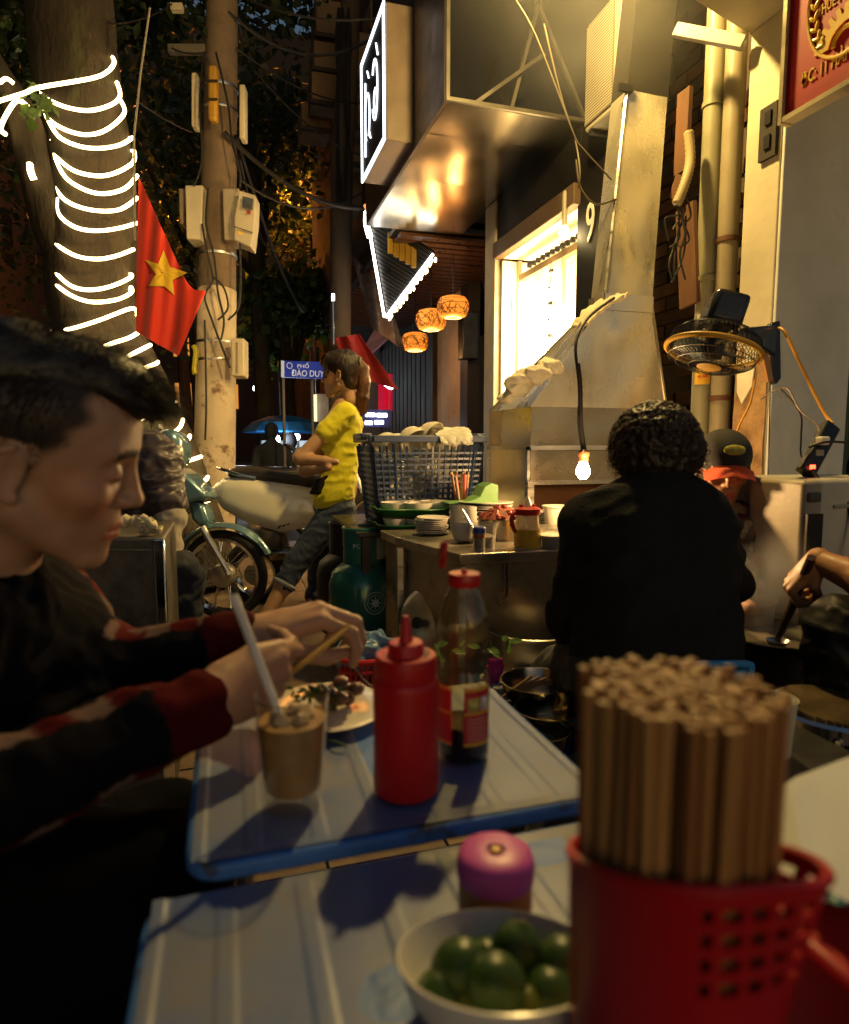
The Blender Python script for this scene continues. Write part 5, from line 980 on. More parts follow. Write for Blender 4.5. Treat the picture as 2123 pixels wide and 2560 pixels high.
v, f = sdf_mesh([('e', tuple(rp + V(-.01, 0, .28)), (.085, .08, .06), None, .02), ('e', tuple(rp + V(.05, .02, .31)), (.06, .05, .04), None, .02)], .006); v = crease(v, f, .03, 22, 3); meta(solid('plastic_bag', [(v, f)], mat('bag_blue', (.16, .28, .48), .3, 0, .2, 8, .3, trans=.15), None), 'crumpled pale blue plastic bag in the red basket', 'plastic bag')
gv = thing('herb_bunch', 'bunch of fresh green herbs behind the sauce bottles', 'herbs', at(1180, 1680, 1.95)); 
for k in range(16):
    q = at(random.choice([1120, 1240, 1260]) + random.uniform(-40, 40), 1615 + random.uniform(-12, 25), 1.95 + random.uniform(-.05, .05)); d = V(random.gauss(0, 1), random.gauss(0, 1), random.gauss(.3, .5)).normalized(); w = d.orthogonal().normalized() * .011
    b = B(); b.add([q, q + d * .012 + w * .8, q + d * .026 + w, q + d * .045 + V(0, 0, -.006), q + d * .026 - w, q + d * .012 - w * .8], [(0, 1, 2, 3, 4, 5)]); b.build('leaf', mat('herb_green', (.09, .18, .03), .5, var=.3), gv, smooth=False)
q0 = at(1230, 1740, 1.95); q0.z = .02
for k in range(6): b = B(); b.tube([at(1210 + k * 12, 1690 + 8 * k, 1.95), V(q0.x + .01 * k, q0.y, .02)], .006, 5); b.build('stem', mat('stem_dark', (.06, .03, .03), .6), gv)
rag('pink_strip', 'bright pink plastic strip behind the soy bottle', [at(1238, 1650, 1.9), at(1230, 1690, 1.9), at(1225, 1730, 1.9)], RT, .035, .006, mt=mat('pink_plastic', (.5, .03, .25), .4), cat='strip')
bs_ = thing('side_block', 'pale low crate beside the aluminium pot', 'crate', at(1310, 1760, 1.8) * 1); b = B(); p = at(1310, 1720, 1.9); b.box((p.x, p.y + .05, .16), (.2, .12, .30)); b.build('body', mat('crate_pale', (.42, .42, .40), .6), bs_, .01)
for k, (u, v_, d, r_) in enumerate([(1345, 1720, 1.55, .09), (1370, 1790, 1.45, .075), (1355, 1845, 1.4, .06)]):
    c = at(u, v_, d); o = B().lathe(bowlp(r_, .07), V(c.x, c.y, c.z - .05), n=28).build('metal_bowl', m_steel_dirty, None, ang=50); meta(o, ['upper dirty steel bowl on the washing stack beside the table', 'middle dirty steel bowl on the washing stack', 'lowest small steel bowl beside the table edge'][k], 'bowl', 'dirty bowls by the table')
wsk = thing('washing_stack', 'dark plastic basin stack under the dirty bowls beside the table', 'basin', at(1350, 1900, 1.5)); c = at(1352, 1790, 1.5); lat([(0, .0), (.12, 0), (.15, c.z - .03), (.155, c.z - .03), (.12, .01), (0, .01)], V(c.x, c.y + .02, 0), n=28).build('wall', m_blackpl, wsk)
for k in range(4): b = B(); a = at(1255 + 14 * k, 1745 - 6 * k, 1.6); b.tube([a, at(1330 + 18 * k, 1690 + 3 * k, 1.6)], .004, 5); meta(b.build('used_chopstick', mat('stick_old', (.28, .15, .06), .7), None), ['first', 'second', 'third', 'fourth'][k] + ' used wooden chopstick counted from the soy bottle, lying across the dirty bowls', 'chopstick')
# broth pot on stove at right
m_soot = mat('soot_iron', (.012, .010, .009), .6, .2, .3, 8, .3)
p = at(1935, 1555, 1.86); bp_ = V(p.x, p.y, .2); pot('broth_pot', bp_, .205, p.z - .2 - .02, m_soot, 'large sooty pot of steaming broth at the right', water=mat('broth', (.30, .26, .18), .12, 0, .2, 5, .3, 9), wl=.93)
stv = thing('charcoal_stove', 'round charcoal stove with rusty yellow band under the broth pot', 'stove', (p.x, p.y, 0)); lat([(0, 0), (.15, 0), (.16, .195), (.14, .198), (0, .19)], (p.x, p.y, 0), n=32).build('drum', m_soot, stv); lat([(.157, .03), (.1595, .12), (.1585, .12)], (p.x, p.y, 0), n=32).build('band', mat('rust_yellow', (.30, .16, .03), .7, 0, .4, 8, .4, 30, col2=(.04, .02, .01), c2lo=.45, c2hi=.6, c2scale=10), stv)
b = B(); b.ball((p.x - .13, p.y - .11, .17), .014, 8); b.build('ember', mat('ember', (.3, .03, .01), .8, emit=(1, .12, .02), estr=5), stv)
p = at(1850, 1530, 2.05); pot('cream_pot', V(p.x, p.y, .1), .10, p.z - .1 + .04, mat('enamel_cream', (.45, .36, .24), .4), 'cream enamel pot beside the capped cook', handles=False)
p = at(2040, 1530, 2.1); b = B(); b.lathe(bowlp(.09, .08), V(p.x, p.y, p.z - .04), n=30); meta(b.build('steel_bowl', m_steel, None, ang=50), 'bright steel bowl behind the broth pot at the right', 'bowl')
pot('bowl_stand', V(p.x, p.y, 0), .08, p.z - .055, m_soot, 'dark drum holding the bright steel bowl', 'drum', handles=False)
# metal stool and onion tray
p = at(2085, 1765, 1.30); st_ = thing('metal_stool', 'round chrome stool with ribbed seat at the right edge', 'stool', (p.x, p.y, 0)); sz_ = p.z
lat([(0, 0), (.112, 0), (.118, -.006), (.118, -.03), (.112, -.032), (0, -.03)], p, n=40).build('seat_rim', m_chrome, st_, ang=40)
for k in range(24): x = -.1 + k * .0087; w = math.sqrt(max(.0004, .107 ** 2 - x * x)); b = B(); b.bar(p + V(x * .9 - .0, -w * 1, .002) , p + V(x * .9, w, .002), .0052, .005); b.build('seat_rib', mat('rib_bronze', (.30, .22, .12), .35, .8), st_)
for sx_ in (-1, 1):
    for sy_ in (-1, 1): b = B(); b.tube(catmull([p + V(sx_ * .07, sy_ * .07, -.025), p + V(sx_ * .10, sy_ * .10, -.04), p + V(sx_ * .115, sy_ * .115, -.10), V(p.x + sx_ * .13, p.y + sy_ * .13, .0)], 5), .010, 8); b.build('leg', mat('stool_black', (.02, .02, .022), .25, .3), st_)
b = B(); b.tube([p + V(.12 * math.cos(a), .12 * math.sin(a), -.2) for a in np.linspace(0, 6.283, 30, endpoint=False)], .006, 6, close=True); b.build('ring', m_chrome, st_)
p = at(2060, 1865, 1.62); ot = thing('onion_tray', 'steel tray of sliced green onions seen under the stool', 'tray', p); lat([(0, 0), (.13, 0), (.145, .025), (.15, .025), (.132, .003), (0, .003)], p, n=36).build('dish', m_steel, ot); lat([(.13, .01), (.09, .04), (0, .055)], p, n=24).build('heap', mat('onion_heap', (.10, .16, .03), .6, bump=.6), ot)
for k in range(110):
    a, r_ = random.uniform(0, 6.28), .125 * math.sqrt(random.random()); q = p + V(r_ * math.cos(a), r_ * math.sin(a), .02 + .045 * (1 - r_ / .13)); d = V(random.gauss(0, 1), random.gauss(0, 1), random.gauss(0, .35)).normalized(); b = B(); b.tube([q - d * .02, q + d * .02], .0032, 5); b.build('onion_slice', mat(['onion_a', 'onion_b', 'onion_c'][k % 3], [(.22, .34, .06), (.42, .48, .16), (.10, .20, .03)][k % 3], .5), ot)
oc = thing('low_crate', 'dark low crate under the onion tray', 'crate', (p.x, p.y, 0)); b = B(); b.box((p.x, p.y, p.z / 2 - .003), (.26, .24, p.z - .008)); b.build('body', m_blackpl, oc, .01)
# steel cabinet and dark bike parts at left
sc_ = thing('steel_cabinet', 'scuffed steel cabinet with bright corner post behind the diner', 'cabinet', onz(400, 1600, 0)); cpt = at(410, 1345, 1.75); hgt = cpt.z
Lx = -(RT); b0_ = V(cpt.x, cpt.y, 0); 
b = B(); b.prism([b0_, b0_ + Lx * .5, b0_ + Lx * .5 + V(0, .4, 0), b0_ + V(0, .4, 0)], (0, 0, hgt)); b.build('case', mat('cabinet_steel', (.16, .145, .12), .5, .7, .3, 6, .4, 25, col2=(.06, .05, .04), c2lo=.5, c2hi=.7, c2scale=6), sc_, .006)
b = B(); b.box(b0_ + V(-.012, -.008, hgt / 2), (.03, .02, hgt)); b.build('corner_post', m_chrome, sc_, .004)
b = B(); b.bar(b0_ + V(0, -.01, hgt - .03), b0_ + Lx * .5 + V(0, -.01, hgt - .03), .004, .004); b.build('drawer_line', m_chrome, sc_)
rag('grey_cloth', 'pale cloth bundle on top of the steel cabinet', [at(320, 1318, 1.78), at(345, 1310, 1.78), at(365, 1325, 1.78), at(378, 1335, 1.8)], RT, .05, .02, mt=m_cloth, seed=21, thick=.01)

# steam rising from the broth
p = at(1935, 1555, 1.86); q = V(p.x - .03, p.y + .02, p.z + .13); rq = (.17, .16, .19)
v, f = sdf_mesh([('e', tuple(q), rq, None, .01)], .02)
meta(solid('steam', [(v, f)], vapour('steam', 9.0, 9, .42, .75, (.9, .9, .88), tuple(q), rq), None), 'pale steam rising from the broth pot', 'steam', kind='stuff')
# ================================================================== two low folding tables
m_tab = mat('table_paint', (.105, .155, .33), .42, 0, .22, 5, .35, 14, col2=(.14, .14, .16), c2lo=.48, c2hi=.66, c2scale=5, rvar=.15, bdist=.003)
m_tabe = mat('table_blue', (.05, .17, .52), .5, 0, .25, 12, .3, 60, col2=(.05, .05, .05), c2lo=.58, c2hi=.66, c2scale=22)
def table(name, lab, x0, x1, y0, y1, z, th, leg=True):
    t = thing(name, lab, 'table', ((x0 + x1) / 2, (y0 + y1) / 2, 0)); r_ = .032; pts = []
    for cx, cy, a0 in ((x1 - r_, y1 - r_, 0), (x0 + r_, y1 - r_, 90), (x0 + r_, y0 + r_, 180), (x1 - r_, y0 + r_, 270)):
        for k in range(6): a = math.radians(a0 + k * 18); pts.append(V(cx + r_ * math.cos(a), cy + r_ * math.sin(a), z - .004))
    b = B(); b.prism(pts, (0, 0, -th)); b.build('rim', m_tabe, t, .004)
    # pressed top with shallow embossed ribs running along the street
    def top(s, q):
        x = x0 + .006 + s * (x1 - x0 - .012); y = y0 + .006 + q * (y1 - y0 - .012); e = 0
        for k in range(1, 7):
            xr = x0 + (x1 - x0) * k / 7
            if .03 < q < .97: e += .0007 / (1 + math.exp((abs(x - xr) - .007) * 1600))
        e += .0016 / (1 + math.exp((abs(min(x - x0, x1 - x)) - .016) * 1400)) + .0012 / (1 + math.exp((abs(min(y - y0, y1 - y)) - .014) * 1400))
        return (x, y, z + e - .0035 + .0012 * noise.noise(V(x * 9, y * 9, 2)))
    b = B(); b.grid(top, 260, 60); b.build('top', m_tab, t, ang=70)
    for sx_ in (0, 1):
        b = B(); xx = x0 + .05 + sx_ * (x1 - x0 - .1); b.tube([V(xx, y0 + .05, z - th), V(xx, y1 - .05, 0)], .009, 8); b.build('leg', m_steel, t); b = B(); b.tube([V(xx, y1 - .05, z - th), V(xx, y0 + .05, 0)], .009, 8); b.build('leg', m_steel, t)
    return t
TZ = .65; NZ = .636
f0 = onz(470, 2168, TZ); f1 = onz(1230, 1716, TZ)
table('folding_table', 'far low folding table with chipped blue edge and worn lilac top', -.046, .362, f0.y, f0.y + .335, TZ, .016)
n0 = onz(372, 2232, NZ)
table('folding_table', 'near low folding table in the foreground, worn lilac top', -.074, .362, n0.y - .42, n0.y - .004, NZ, .016)
def TP(u, v, z=TZ): return onz(u, v, z)
# iced coffee glass
gc = TP(735, 2008); gg = thing('iced_coffee', 'tall glass of milky iced coffee on the far table', 'glass', gc)
def thin_glass(name, tint, refl=.75, rough=.03):
    m = bpy.data.materials.new(name); m.use_nodes = True; nt = m.node_tree; nt.nodes.remove(nt.nodes['Principled BSDF']); L = nt.links.new
    lw = _n(nt, 'ShaderNodeLayerWeight'); lw.inputs[0].default_value = .5; pw = _n(nt, 'ShaderNodeMath', operation='POWER'); pw.inputs[1].default_value = 2.6; ml = _n(nt, 'ShaderNodeMath', operation='MULTIPLY_ADD'); ml.inputs[1].default_value = refl; ml.inputs[2].default_value = .06
    tr = _n(nt, 'ShaderNodeBsdfTransparent'); tr.inputs[0].default_value = (*tint, 1); gl = _n(nt, 'ShaderNodeBsdfGlossy'); gl.inputs['Roughness'].default_value = rough; mx = _n(nt, 'ShaderNodeMixShader')
    L(lw.outputs['Facing'], pw.inputs[0]); L(pw.outputs[0], ml.inputs[0]); L(ml.outputs[0], mx.inputs[0]); L(tr.outputs[0], mx.inputs[1]); L(gl.outputs[0], mx.inputs[2]); L(mx.outputs[0], nt.nodes['Material Output'].inputs[0]); return m
m_glass = thin_glass('glass', (.97, .97, .95))
gb_ = lat([(0, 0), (.0265, .0), (.0275, .004), (.031, .05), (.0355, .112)], gc, n=36); gb_.f = gb_.f[:-1]; gb_.build('glass', m_glass, gg, ang=60); b = B(); b.tube([gc + V(.0355 * math.cos(a), .0355 * math.sin(a), .112) for a in np.linspace(0, 6.283, 40, endpoint=False)], .0009, 6, close=True); b.build('glass_lip', thin_glass('glass_edge', (.8, .8, .76), .9, .05), gg)
lat([(0, .0175), (.0250, .0175), (.0268, .0195), (.0294, .05), (.0322, .083), (.0322, .086), (.02, .087), (0, .0865)], gc, n=36).build('coffee', mat('milk_coffee', (.40, .24, .085), .45, 0, .35, 14, .1, 40, col2=(.30, .16, .05), c2lo=.55, c2hi=.7, c2scale=30), gg, ang=60)
for k in range(5): a = k * 1.3; b = B(); b.box(gc + V(.014 * math.cos(a), .014 * math.sin(a), .088), (.015, .013, .011), Matrix.Rotation(a + .4, 3, 'X') @ Matrix.Rotation(a, 3, 'Z')); b.build('ice_cube', mat('ice_milky', (.62, .46, .24), .2, trans=.3), gg, .002)
s0, s1 = gc + V(-.002, .004, .060), at(583, 1488, .60); dr = (s1 - s0).normalized(); b = B(); b.tube([s0, s0.lerp(s1, .5), s1], .0042, 12, cap=False); meta(b.build('straw', mat('straw_white', (.66, .66, .64), .45), None), 'white plastic straw leaning out of the iced coffee', 'straw')
# red squeeze bottle
rc_ = TP(1016, 1972); rbt = thing('squeeze_bottle', 'plain red plastic squeeze bottle of chilli sauce', 'bottle', rc_); m_sq = mat('squeeze_red', (.48, .006, .008), .42, 0, .08, 4, .05, 90, sss=0)
lat([(0, 0), (.030, 0), (.033, .003), (.0335, .012), (.0328, .06), (.0335, .112), (.0325, .117), (.0312, .119), (0, .119)], rc_, n=40).build('body', m_sq, rbt, ang=40)
lat([(0, .1185), (.0300, .1185), (.0306, .121), (.0306, .1395), (.0295, .142), (.0185, .1425), (.018, .144), (.0178, .152), (.0165, .1545), (.0075, .155), (.006, .16), (.0038, .179), (.0028, .181), (0, .181)], rc_, n=40).build('cap', m_sq, rbt, ang=40)
# soy bottle
sc0 = TP(1158, 1884); sy = thing('soy_bottle', 'clear soy sauce bottle with red cap and red yellow label', 'bottle', sc0); m_pet = thin_glass('pet_clear', (.88, .86, .70), .8, .08)
prof = [(0, 0), (.026, 0), (.0288, .004), (.0292, .012), (.0292, .09), (.0285, .096), (.026, .101), (.0255, .108), (.0275, .112), (.0258, .118), (.0275, .124), (.0262, .130), (.0300, .140), (.0305, .150), (.027, .168), (.020, .186), (.0155, .194), (.0155, .198)]
pb_ = lat(prof, sc0, n=40); pb_.f = pb_.f[:-1]; pb_.build('bottle', m_pet, sy, ang=50)
lat([(0, .0015), (.025, .002), (.0279, .006), (.0281, .04), (0, .04)], sc0, n=36).build('sauce', mat('soy_dark', (.012, .006, .004), .15), sy, ang=50)
lat([(0, .195), (.0175, .195), (.018, .197), (.018, .207), (.017, .209), (.004, .209), (.003, .213), (0, .213)], sc0, n=30).build('cap', mat('cap_red', (.45, .01, .008), .35), sy, ang=40)
b = B(); q = sc0 + V(-.022, .01, .217); b.box(q + V(0, 0, .012), (.006, .017, .03), Matrix.Rotation(.15, 3, 'Y')); b.build('flip_lid', MATS['cap_red'], sy, .003)
tw = (EYE - sc0); tw.z = 0; tw.normalize(); tx = V(-tw.y, tw.x, 0)
def ons(a, z, o_=.0296): return sc0 + (tw * math.cos(a) + tx * math.sin(a)) * o_ + V(0, 0, z)
m_lab = mat('label_red', (.48, .02, .03), .45); m_laby = mat('label_yellow', (.70, .42, .04), .45)
for a0, a1 in ((.02, 1.15), (-1.5, -.45)):
    b = B(); b.grid(lambda s, t_: ons(a0 + (a1 - a0) * s, .022 + .066 * t_), 14, 4, -.0003); b.build('label', m_lab, sy)
    for z0, z1 in ((.0225, .0255), (.084, .0875), (.0575, .060)): b = B(); b.grid(lambda s, t_: ons(a0 + (a1 - a0) * s, z0 + (z1 - z0) * t_, .02995), 14, 1, -.0003); b.build('label_line', m_laby, sy)
for a0, a1, cc in ((.15, .62, (.45, .42, .10)), (.68, 1.05, (.62, .58, .5))): b = B(); b.grid(lambda s, t_: ons(a0 + (a1 - a0) * s, .0615 + .015 * t_, .0300), 8, 4, -.0003); b.build('label_picture', mat('label_pic_%d' % int(a0 * 100), cc, .5, 0, .6, 160, 0), sy)
for k in range(6): b = B(); b.grid(lambda s, t_: ons(.15 + (.85 - .1 * (k % 2)) * s, .0285 + .0046 * k + .0016 * t_, .0300), 8, 1, -.0003); b.build('label_text_line', mat('label_pale', (.62, .30, .25), .5), sy)
# plate of grilled meat
pc_ = TP(815, 1785); pt = thing('meat_plate', 'white plate of grilled meatballs with herbs by the diner’s hands', 'plate', pc_); lat([(0, 0), (.045, 0), (.05, .003), (.078, .011), (.081, .0115), (.078, .0135), (.05, .006), (0, .005)], pc_, n=44).build('dish', m_ceram, pt, ang=60)
for k in range(12): a = random.uniform(0, 6.28); r_ = random.uniform(0, .034); b = B(); b.ball(pc_ + V(.012 + r_ * math.cos(a), .008 + r_ * math.sin(a), .014 + random.uniform(0, .014)), (.012, .011, .009), 10, R=Matrix.Rotation(a, 3, 'Z')); b.build('meatball', mat('grilled_meat', (.15, .07, .04), .35, 0, .4, 40, .5, 70), pt, ang=80)
for k in range(46):
    a = random.uniform(0, 6.28); r_ = random.uniform(0, .042); q = pc_ + V(-.006 + r_ * math.cos(a), r_ * math.sin(a), .022 + random.uniform(0, .012)); d = V(random.gauss(0, 1), random.gauss(0, 1), random.gauss(0, .5)).normalized(); w = d.orthogonal().normalized() * .0035; b = B(); b.add([q, q + d * .006 + w, q + d * .014, q + d * .006 - w], [(0, 1, 2, 3)]); b.build('herb_leaf', mat('herb_dark', (.035, .09, .02), .5), pt, smooth=False)
wisp = catmull([TP(822, 1858) + V(0, 0, .003), TP(845, 1868) + V(0, 0, .006), TP(866, 1872) + V(0, 0, .003)], 4); b = B(); b.tube(wisp, .0015, 5); meta(b.build('herb_sprig', MATS['herb_dark'], None), 'fallen dark herb sprig on the table between glass and bottle', 'herb')
# pink-lidded shaker
jc = onz(1238, 2300, NZ) ; jc = at(1238, 2228, .515); jc.z = NZ; jr = thing('pepper_shaker', 'small orange shaker with bright pink lid on the near table', 'shaker', jc)
jc0 = jc.copy(); jc = jc - V(0, 0, .022); lat([(0, .022), (.0275, .022), (.029, .025), (.029, .048), (0, .048)], jc, n=36).build('body', mat('shaker_orange', (.55, .20, .04), .45), jr)
lat([(0, .0475), (.0298, .0475), (.0305, .050), (.0305, .060), (.0290, .066), (.024, .0695), (.008, .0695), (.0075, .067), (0, .067)], jc, n=40).build('lid', mat('lid_pink', (.60, .10, .42), .42, 0, .05), jr, ang=50)
lat([(0, .0675), (.0055, .0675), (.004, .0705), (0, .071)], jc, n=14).build('knob', mat('knob_brass', (.35, .22, .08), .5, .3), jr)
# bowl of calamansi limes
bc_ = at(1252, 2540, .400); bc_.z = NZ; btilt = Matrix.Rotation(math.radians(15), 3, Vector(RT)); wb = meta(B().lathe([(0, .003), (.028, .003), (.028, 0), (.034, 0), (.045, .006), (.058, .024), (.0645, .041), (.0628, .0415), (.056, .025), (.043, .0095), (0, .008)], bc_ + V(0, 0, .007), ax=btilt.inverted() @ V(0, 0, 1), n=56).build('white_bowl', mat('bowl_white', (.66, .65, .60), .28, 0, .03, 4, 0), None, ang=60), 'white bowl of small green limes at the bottom', 'bowl')
m_lime = mat('lime_skin', (.035, .085, .014), .38, 0, .3, 9, .35, 220, col2=(.09, .12, .015), c2lo=.6, c2hi=.75, c2scale=12, bdist=.0012); LB = ['lime at the far left of the heap', 'topmost lime of the heap', 'front middle lime of the heap', 'lime against the right rim', 'small lime at the near left rim', 'yellowish lime low at the front', 'yellowish lime at the near right', 'lime at the back of the bowl', 'lime hidden at the right of the heap']
for k, (u, v_, d) in enumerate([(1150, 2425, .418), (1292, 2378, .432), (1240, 2460, .402), (1400, 2415, .425), (1100, 2490, .408), (1185, 2520, .402), (1310, 2525, .400), (1215, 2410, .45), (1370, 2490, .408)]):
    c = at(u, v_, d); t = thing('lime', LB[k], 'lime', c, group='limes in the white bowl'); R_ = Matrix.Rotation(random.uniform(0, 3), 3, 'Y') @ Matrix.Rotation(random.uniform(0, 3), 3, 'Z'); rr_ = [.0185, .0175, .0178, .0175, .0155, .014, .014, .017, .016][k]
    v, f = sdf_mesh([('e', (0, 0, 0), (rr_, rr_, rr_ * 1.08), None, .001), ('e', (0, 0, rr_ * 1.05), (.003, .003, .0022), None, .003)], .0016, pad=.004); M4 = Matrix.Translation(c) @ R_.to_4x4(); solid('fruit', [(v, f)], m_lime if k not in (5, 6) else mat('lime_yellow', (.10, .12, .015), .4, 0, .3, 9, .3, 200), t, M4=M4)
    b = B(); b.ball(c + R_ @ V(0, 0, rr_ * 1.15), (.0022, .0022, .0014), 7, R=R_); b.build('stem_button', mat('lime_stem', (.16, .12, .05), .7), t)
# red chopstick holder
HD = .325; hc = at(1688, 2060, HD); hc.z = NZ; hr = .0515; hh = .176
ch = thing('chopstick_holder', 'red plastic chopstick holder with square holes in the foreground', 'holder', hc); m_hold = mat('holder_red', (.40, .006, .010), .40, 0, .06, 4, .04, 60)
def flare(a):  # the rim is drawn out into a lip on the camera's right
    d = math.cos(a - math.atan2(RT.y - .25, RT.x)); return max(0, d) ** 6 * .018
def hp(a, z, o_=0):
    f = (z / hh); r_ = hr * (.93 + .07 * f) + flare(a) * max(0, (f - .45) / .55) + o_; return hc + V(r_ * math.cos(a), r_ * math.sin(a), z - .018 * (1 - math.cos(a - math.atan2(-FW.y, -FW.x))) * max(0, f - .35) / .65)
N_ = 72; b = B(); rows = [0, .003] + [q for k in range(14) for q in (.012 + k * .0115, .0185 + k * .0115)] + [hh]
az0 = math.atan2(-FW.y, -FW.x)
vs_ = []; fs_ = []
for j, z in enumerate(rows):
    for i in range(N_): vs_.append(hp(2 * math.pi * i / N_, z))
for j, z in enumerate(rows):
    for i in range(N_): vs_.append(hp(2 * math.pi * i / N_, z, -.0022))
M_ = len(rows) * N_
def solidp(i, j):
    i %= N_; a = 2 * math.pi * (i + .5) / N_; da = (a - az0 + math.pi) % (2 * math.pi) - math.pi   # + is toward camera right
    return not (j >= 2 and j % 2 == 0 and i % 3 != 2 and j < len(rows) - 2 and ((j >= 22 and -.15 < da < 2.6) or (.95 < da < 2.4)))
for j in range(len(rows) - 1):
    for i in range(N_):
        if not solidp(i, j): continue
        p = j * N_ + i; q = j * N_ + (i + 1) % N_; r2 = (j + 1) * N_ + (i + 1) % N_; s2 = (j + 1) * N_ + i
        fs_ += [(p, q, r2, s2), (M_ + s2, M_ + r2, M_ + q, M_ + p)]
        for (e0, e1, ii, jj) in ((p, q, i, j - 1), (q, r2, i + 1, j), (r2, s2, i, j + 1), (s2, p, i - 1, j)):
            if jj < 0 or jj >= len(rows) - 1 or not solidp(ii, jj): fs_.append((e1, e0, M_ + e0, M_ + e1))
b.add(vs_, fs_); b.build('perforated_wall', m_hold, ch, ang=30)
b = B(); b.tube([hp(a, hh, -.001) for a in np.linspace(0, 2 * math.pi, 72, endpoint=False)], .0028, 8, close=True); b.build('rim', m_hold, ch)
lat([(0, .001), (hr * .92, .001), (hr * .92, .004), (0, .004)], hc, n=40).build('floor', m_hold, ch)
m_stk = [mat('bamboo_%d' % i, c, .55, 0, .25, 6, .25, 80, stretch=(1, 1, .08)) for i, c in enumerate([(.44, .22, .07), (.36, .165, .05), (.48, .26, .09), (.30, .13, .04)])]
sm = []
for mm_ in m_stk:
    q = B().lathe([(0, 0), (.0022, 0), (.0028, .12), (.0033, .23), (.0030, .2355), (0, .2365)], n=10).mesh('chopstick', True, 50); q.materials.append(mm_); sm.append(q)
pos = []
for i in range(-9, 10):
    for j in range(-10, 11):
        x, y = (i + .5 * (j % 2)) * .0063, j * .00546
        if math.hypot(x, y) < .0458: pos.append((x + random.uniform(-.0006, .0006), y + random.uniform(-.0006, .0006)))
for k, (x, y) in enumerate(pos):
    o = bpy.data.objects.new('chopstick', random.choice(sm)); COL.objects.link(o); o.location = hc + V(x * .96, y * .96, .005 + random.uniform(0, .002)); o.rotation_euler = (math.atan2(-y * .06, .17) + random.uniform(-.006, .006), math.atan2(x * .06, .17) + random.uniform(-.006, .006), random.uniform(0, 6)); s = 1.02 + random.uniform(-.010, .008); o.scale = (.90, .90, s)
    meta(o, 'brown bamboo chopstick standing in the red holder', 'chopstick', 'chopsticks in the red holder')
# napkins in a red box at the right edge
nc = at(2190, 2300, .36); nc.z = NZ; nb_ = thing('napkin_box', 'red slotted napkin box at the right edge of the near table', 'box', nc); 
b = B(); b.box(nc + V(.015, .0, .045), (.11, .09, .09)); b.build('case', m_hold, nb_, .006)
nq = [at(1978, 1968, .46), at(2040, 1925, .475), at(2125, 1893, .49), at(2260, 1870, .50), at(2300, 2230, .37), at(2120, 2255, .36), at(2010, 2190, .38)]
for k in range(5): b = B(); b.prism([p + FW * .006 * k + V(.0, 0, -.004 * k) for p in nq], FW * .0008); meta(b.build('paper_napkin', mat('napkin_white', (.66, .68, .66), .9, 0, .04, 6, .15, 60), None), ['nearest', 'second', 'third', 'fourth', 'rearmost'][k] + ' of the white paper napkins standing in the red box', 'napkin', 'napkins in the red box')
b = B(); b.prism([at(2090, 2240, .365), at(2300, 2225, .365), at(2300, 2262, .36), at(2090, 2262, .36)], FW * .03); meta(b.build('napkin_wrapper', mat('wrapper_teal', (.10, .32, .32), .4), None), 'teal plastic wrapper edge under the napkins', 'wrapper')
# clear cup behind the chopsticks
c = at(1935, 1790, 1.02); t = thing('clear_cup', 'wide clear plastic cup half hidden by the chopsticks', 'cup', c - V(0, 0, .06)); lat([(0, 0), (.026, 0), (.032, .09), (.0335, .0905), (.0315, .089), (.025, .002), (0, .002)], c - V(0, 0, .06), n=36).build('wall', m_cloudy, t, ang=50)
cst = thing('plastic_stool', 'dark plastic stool under the clear cup', 'stool', (c.x, c.y, 0)); zt2 = c.z - .062; b = B(); b.box((c.x + .03, c.y, zt2 - .01), (.2, .2, .02)); b.build('seat', m_blackpl, cst, .006)
for sx_ in (-1, 1):
    for sy_ in (-1, 1): b = B(); b.bar((c.x + .03 + sx_ * .08, c.y + sy_ * .08, zt2 - .02), (c.x + .03 + sx_ * .1, c.y + sy_ * .1, 0), .03, .03); b.build('leg', m_blackpl, cst)
# ================================================================== people
FH = V(FW.x, FW.y, 0).normalized()
def frame(o, x, z):
    x = Vector(x).normalized(); z = Vector(z); z = (z - x * z.dot(x)).normalized(); y = z.cross(x); return Matrix.Translation(o) @ Matrix((x, y, z)).transposed().to_4x4()
def xf(prims, M4, s=1):
    A = np.array(M4.to_3x3()); t = np.array(M4.translation); out = []
    for p in prims:
        if p[0].lstrip('-') == 'c': out.append((p[0], A @ np.array(p[1]) * s + t, A @ np.array(p[2]) * s + t, p[3] * s, p[4] * s, p[5] * s))
        else: R = A if p[3] is None else A @ np.array(p[3]); out.append((p[0], A @ np.array(p[1]) * s + t, tuple(q * s for q in p[2]), R, p[4] * s))
    return out
RX = lambda a: np.array(Matrix.Rotation(a, 3, 'X')); RY = lambda a: np.array(Matrix.Rotation(a, 3, 'Y')); RZ = lambda a: np.array(Matrix.Rotation(a, 3, 'Z'))
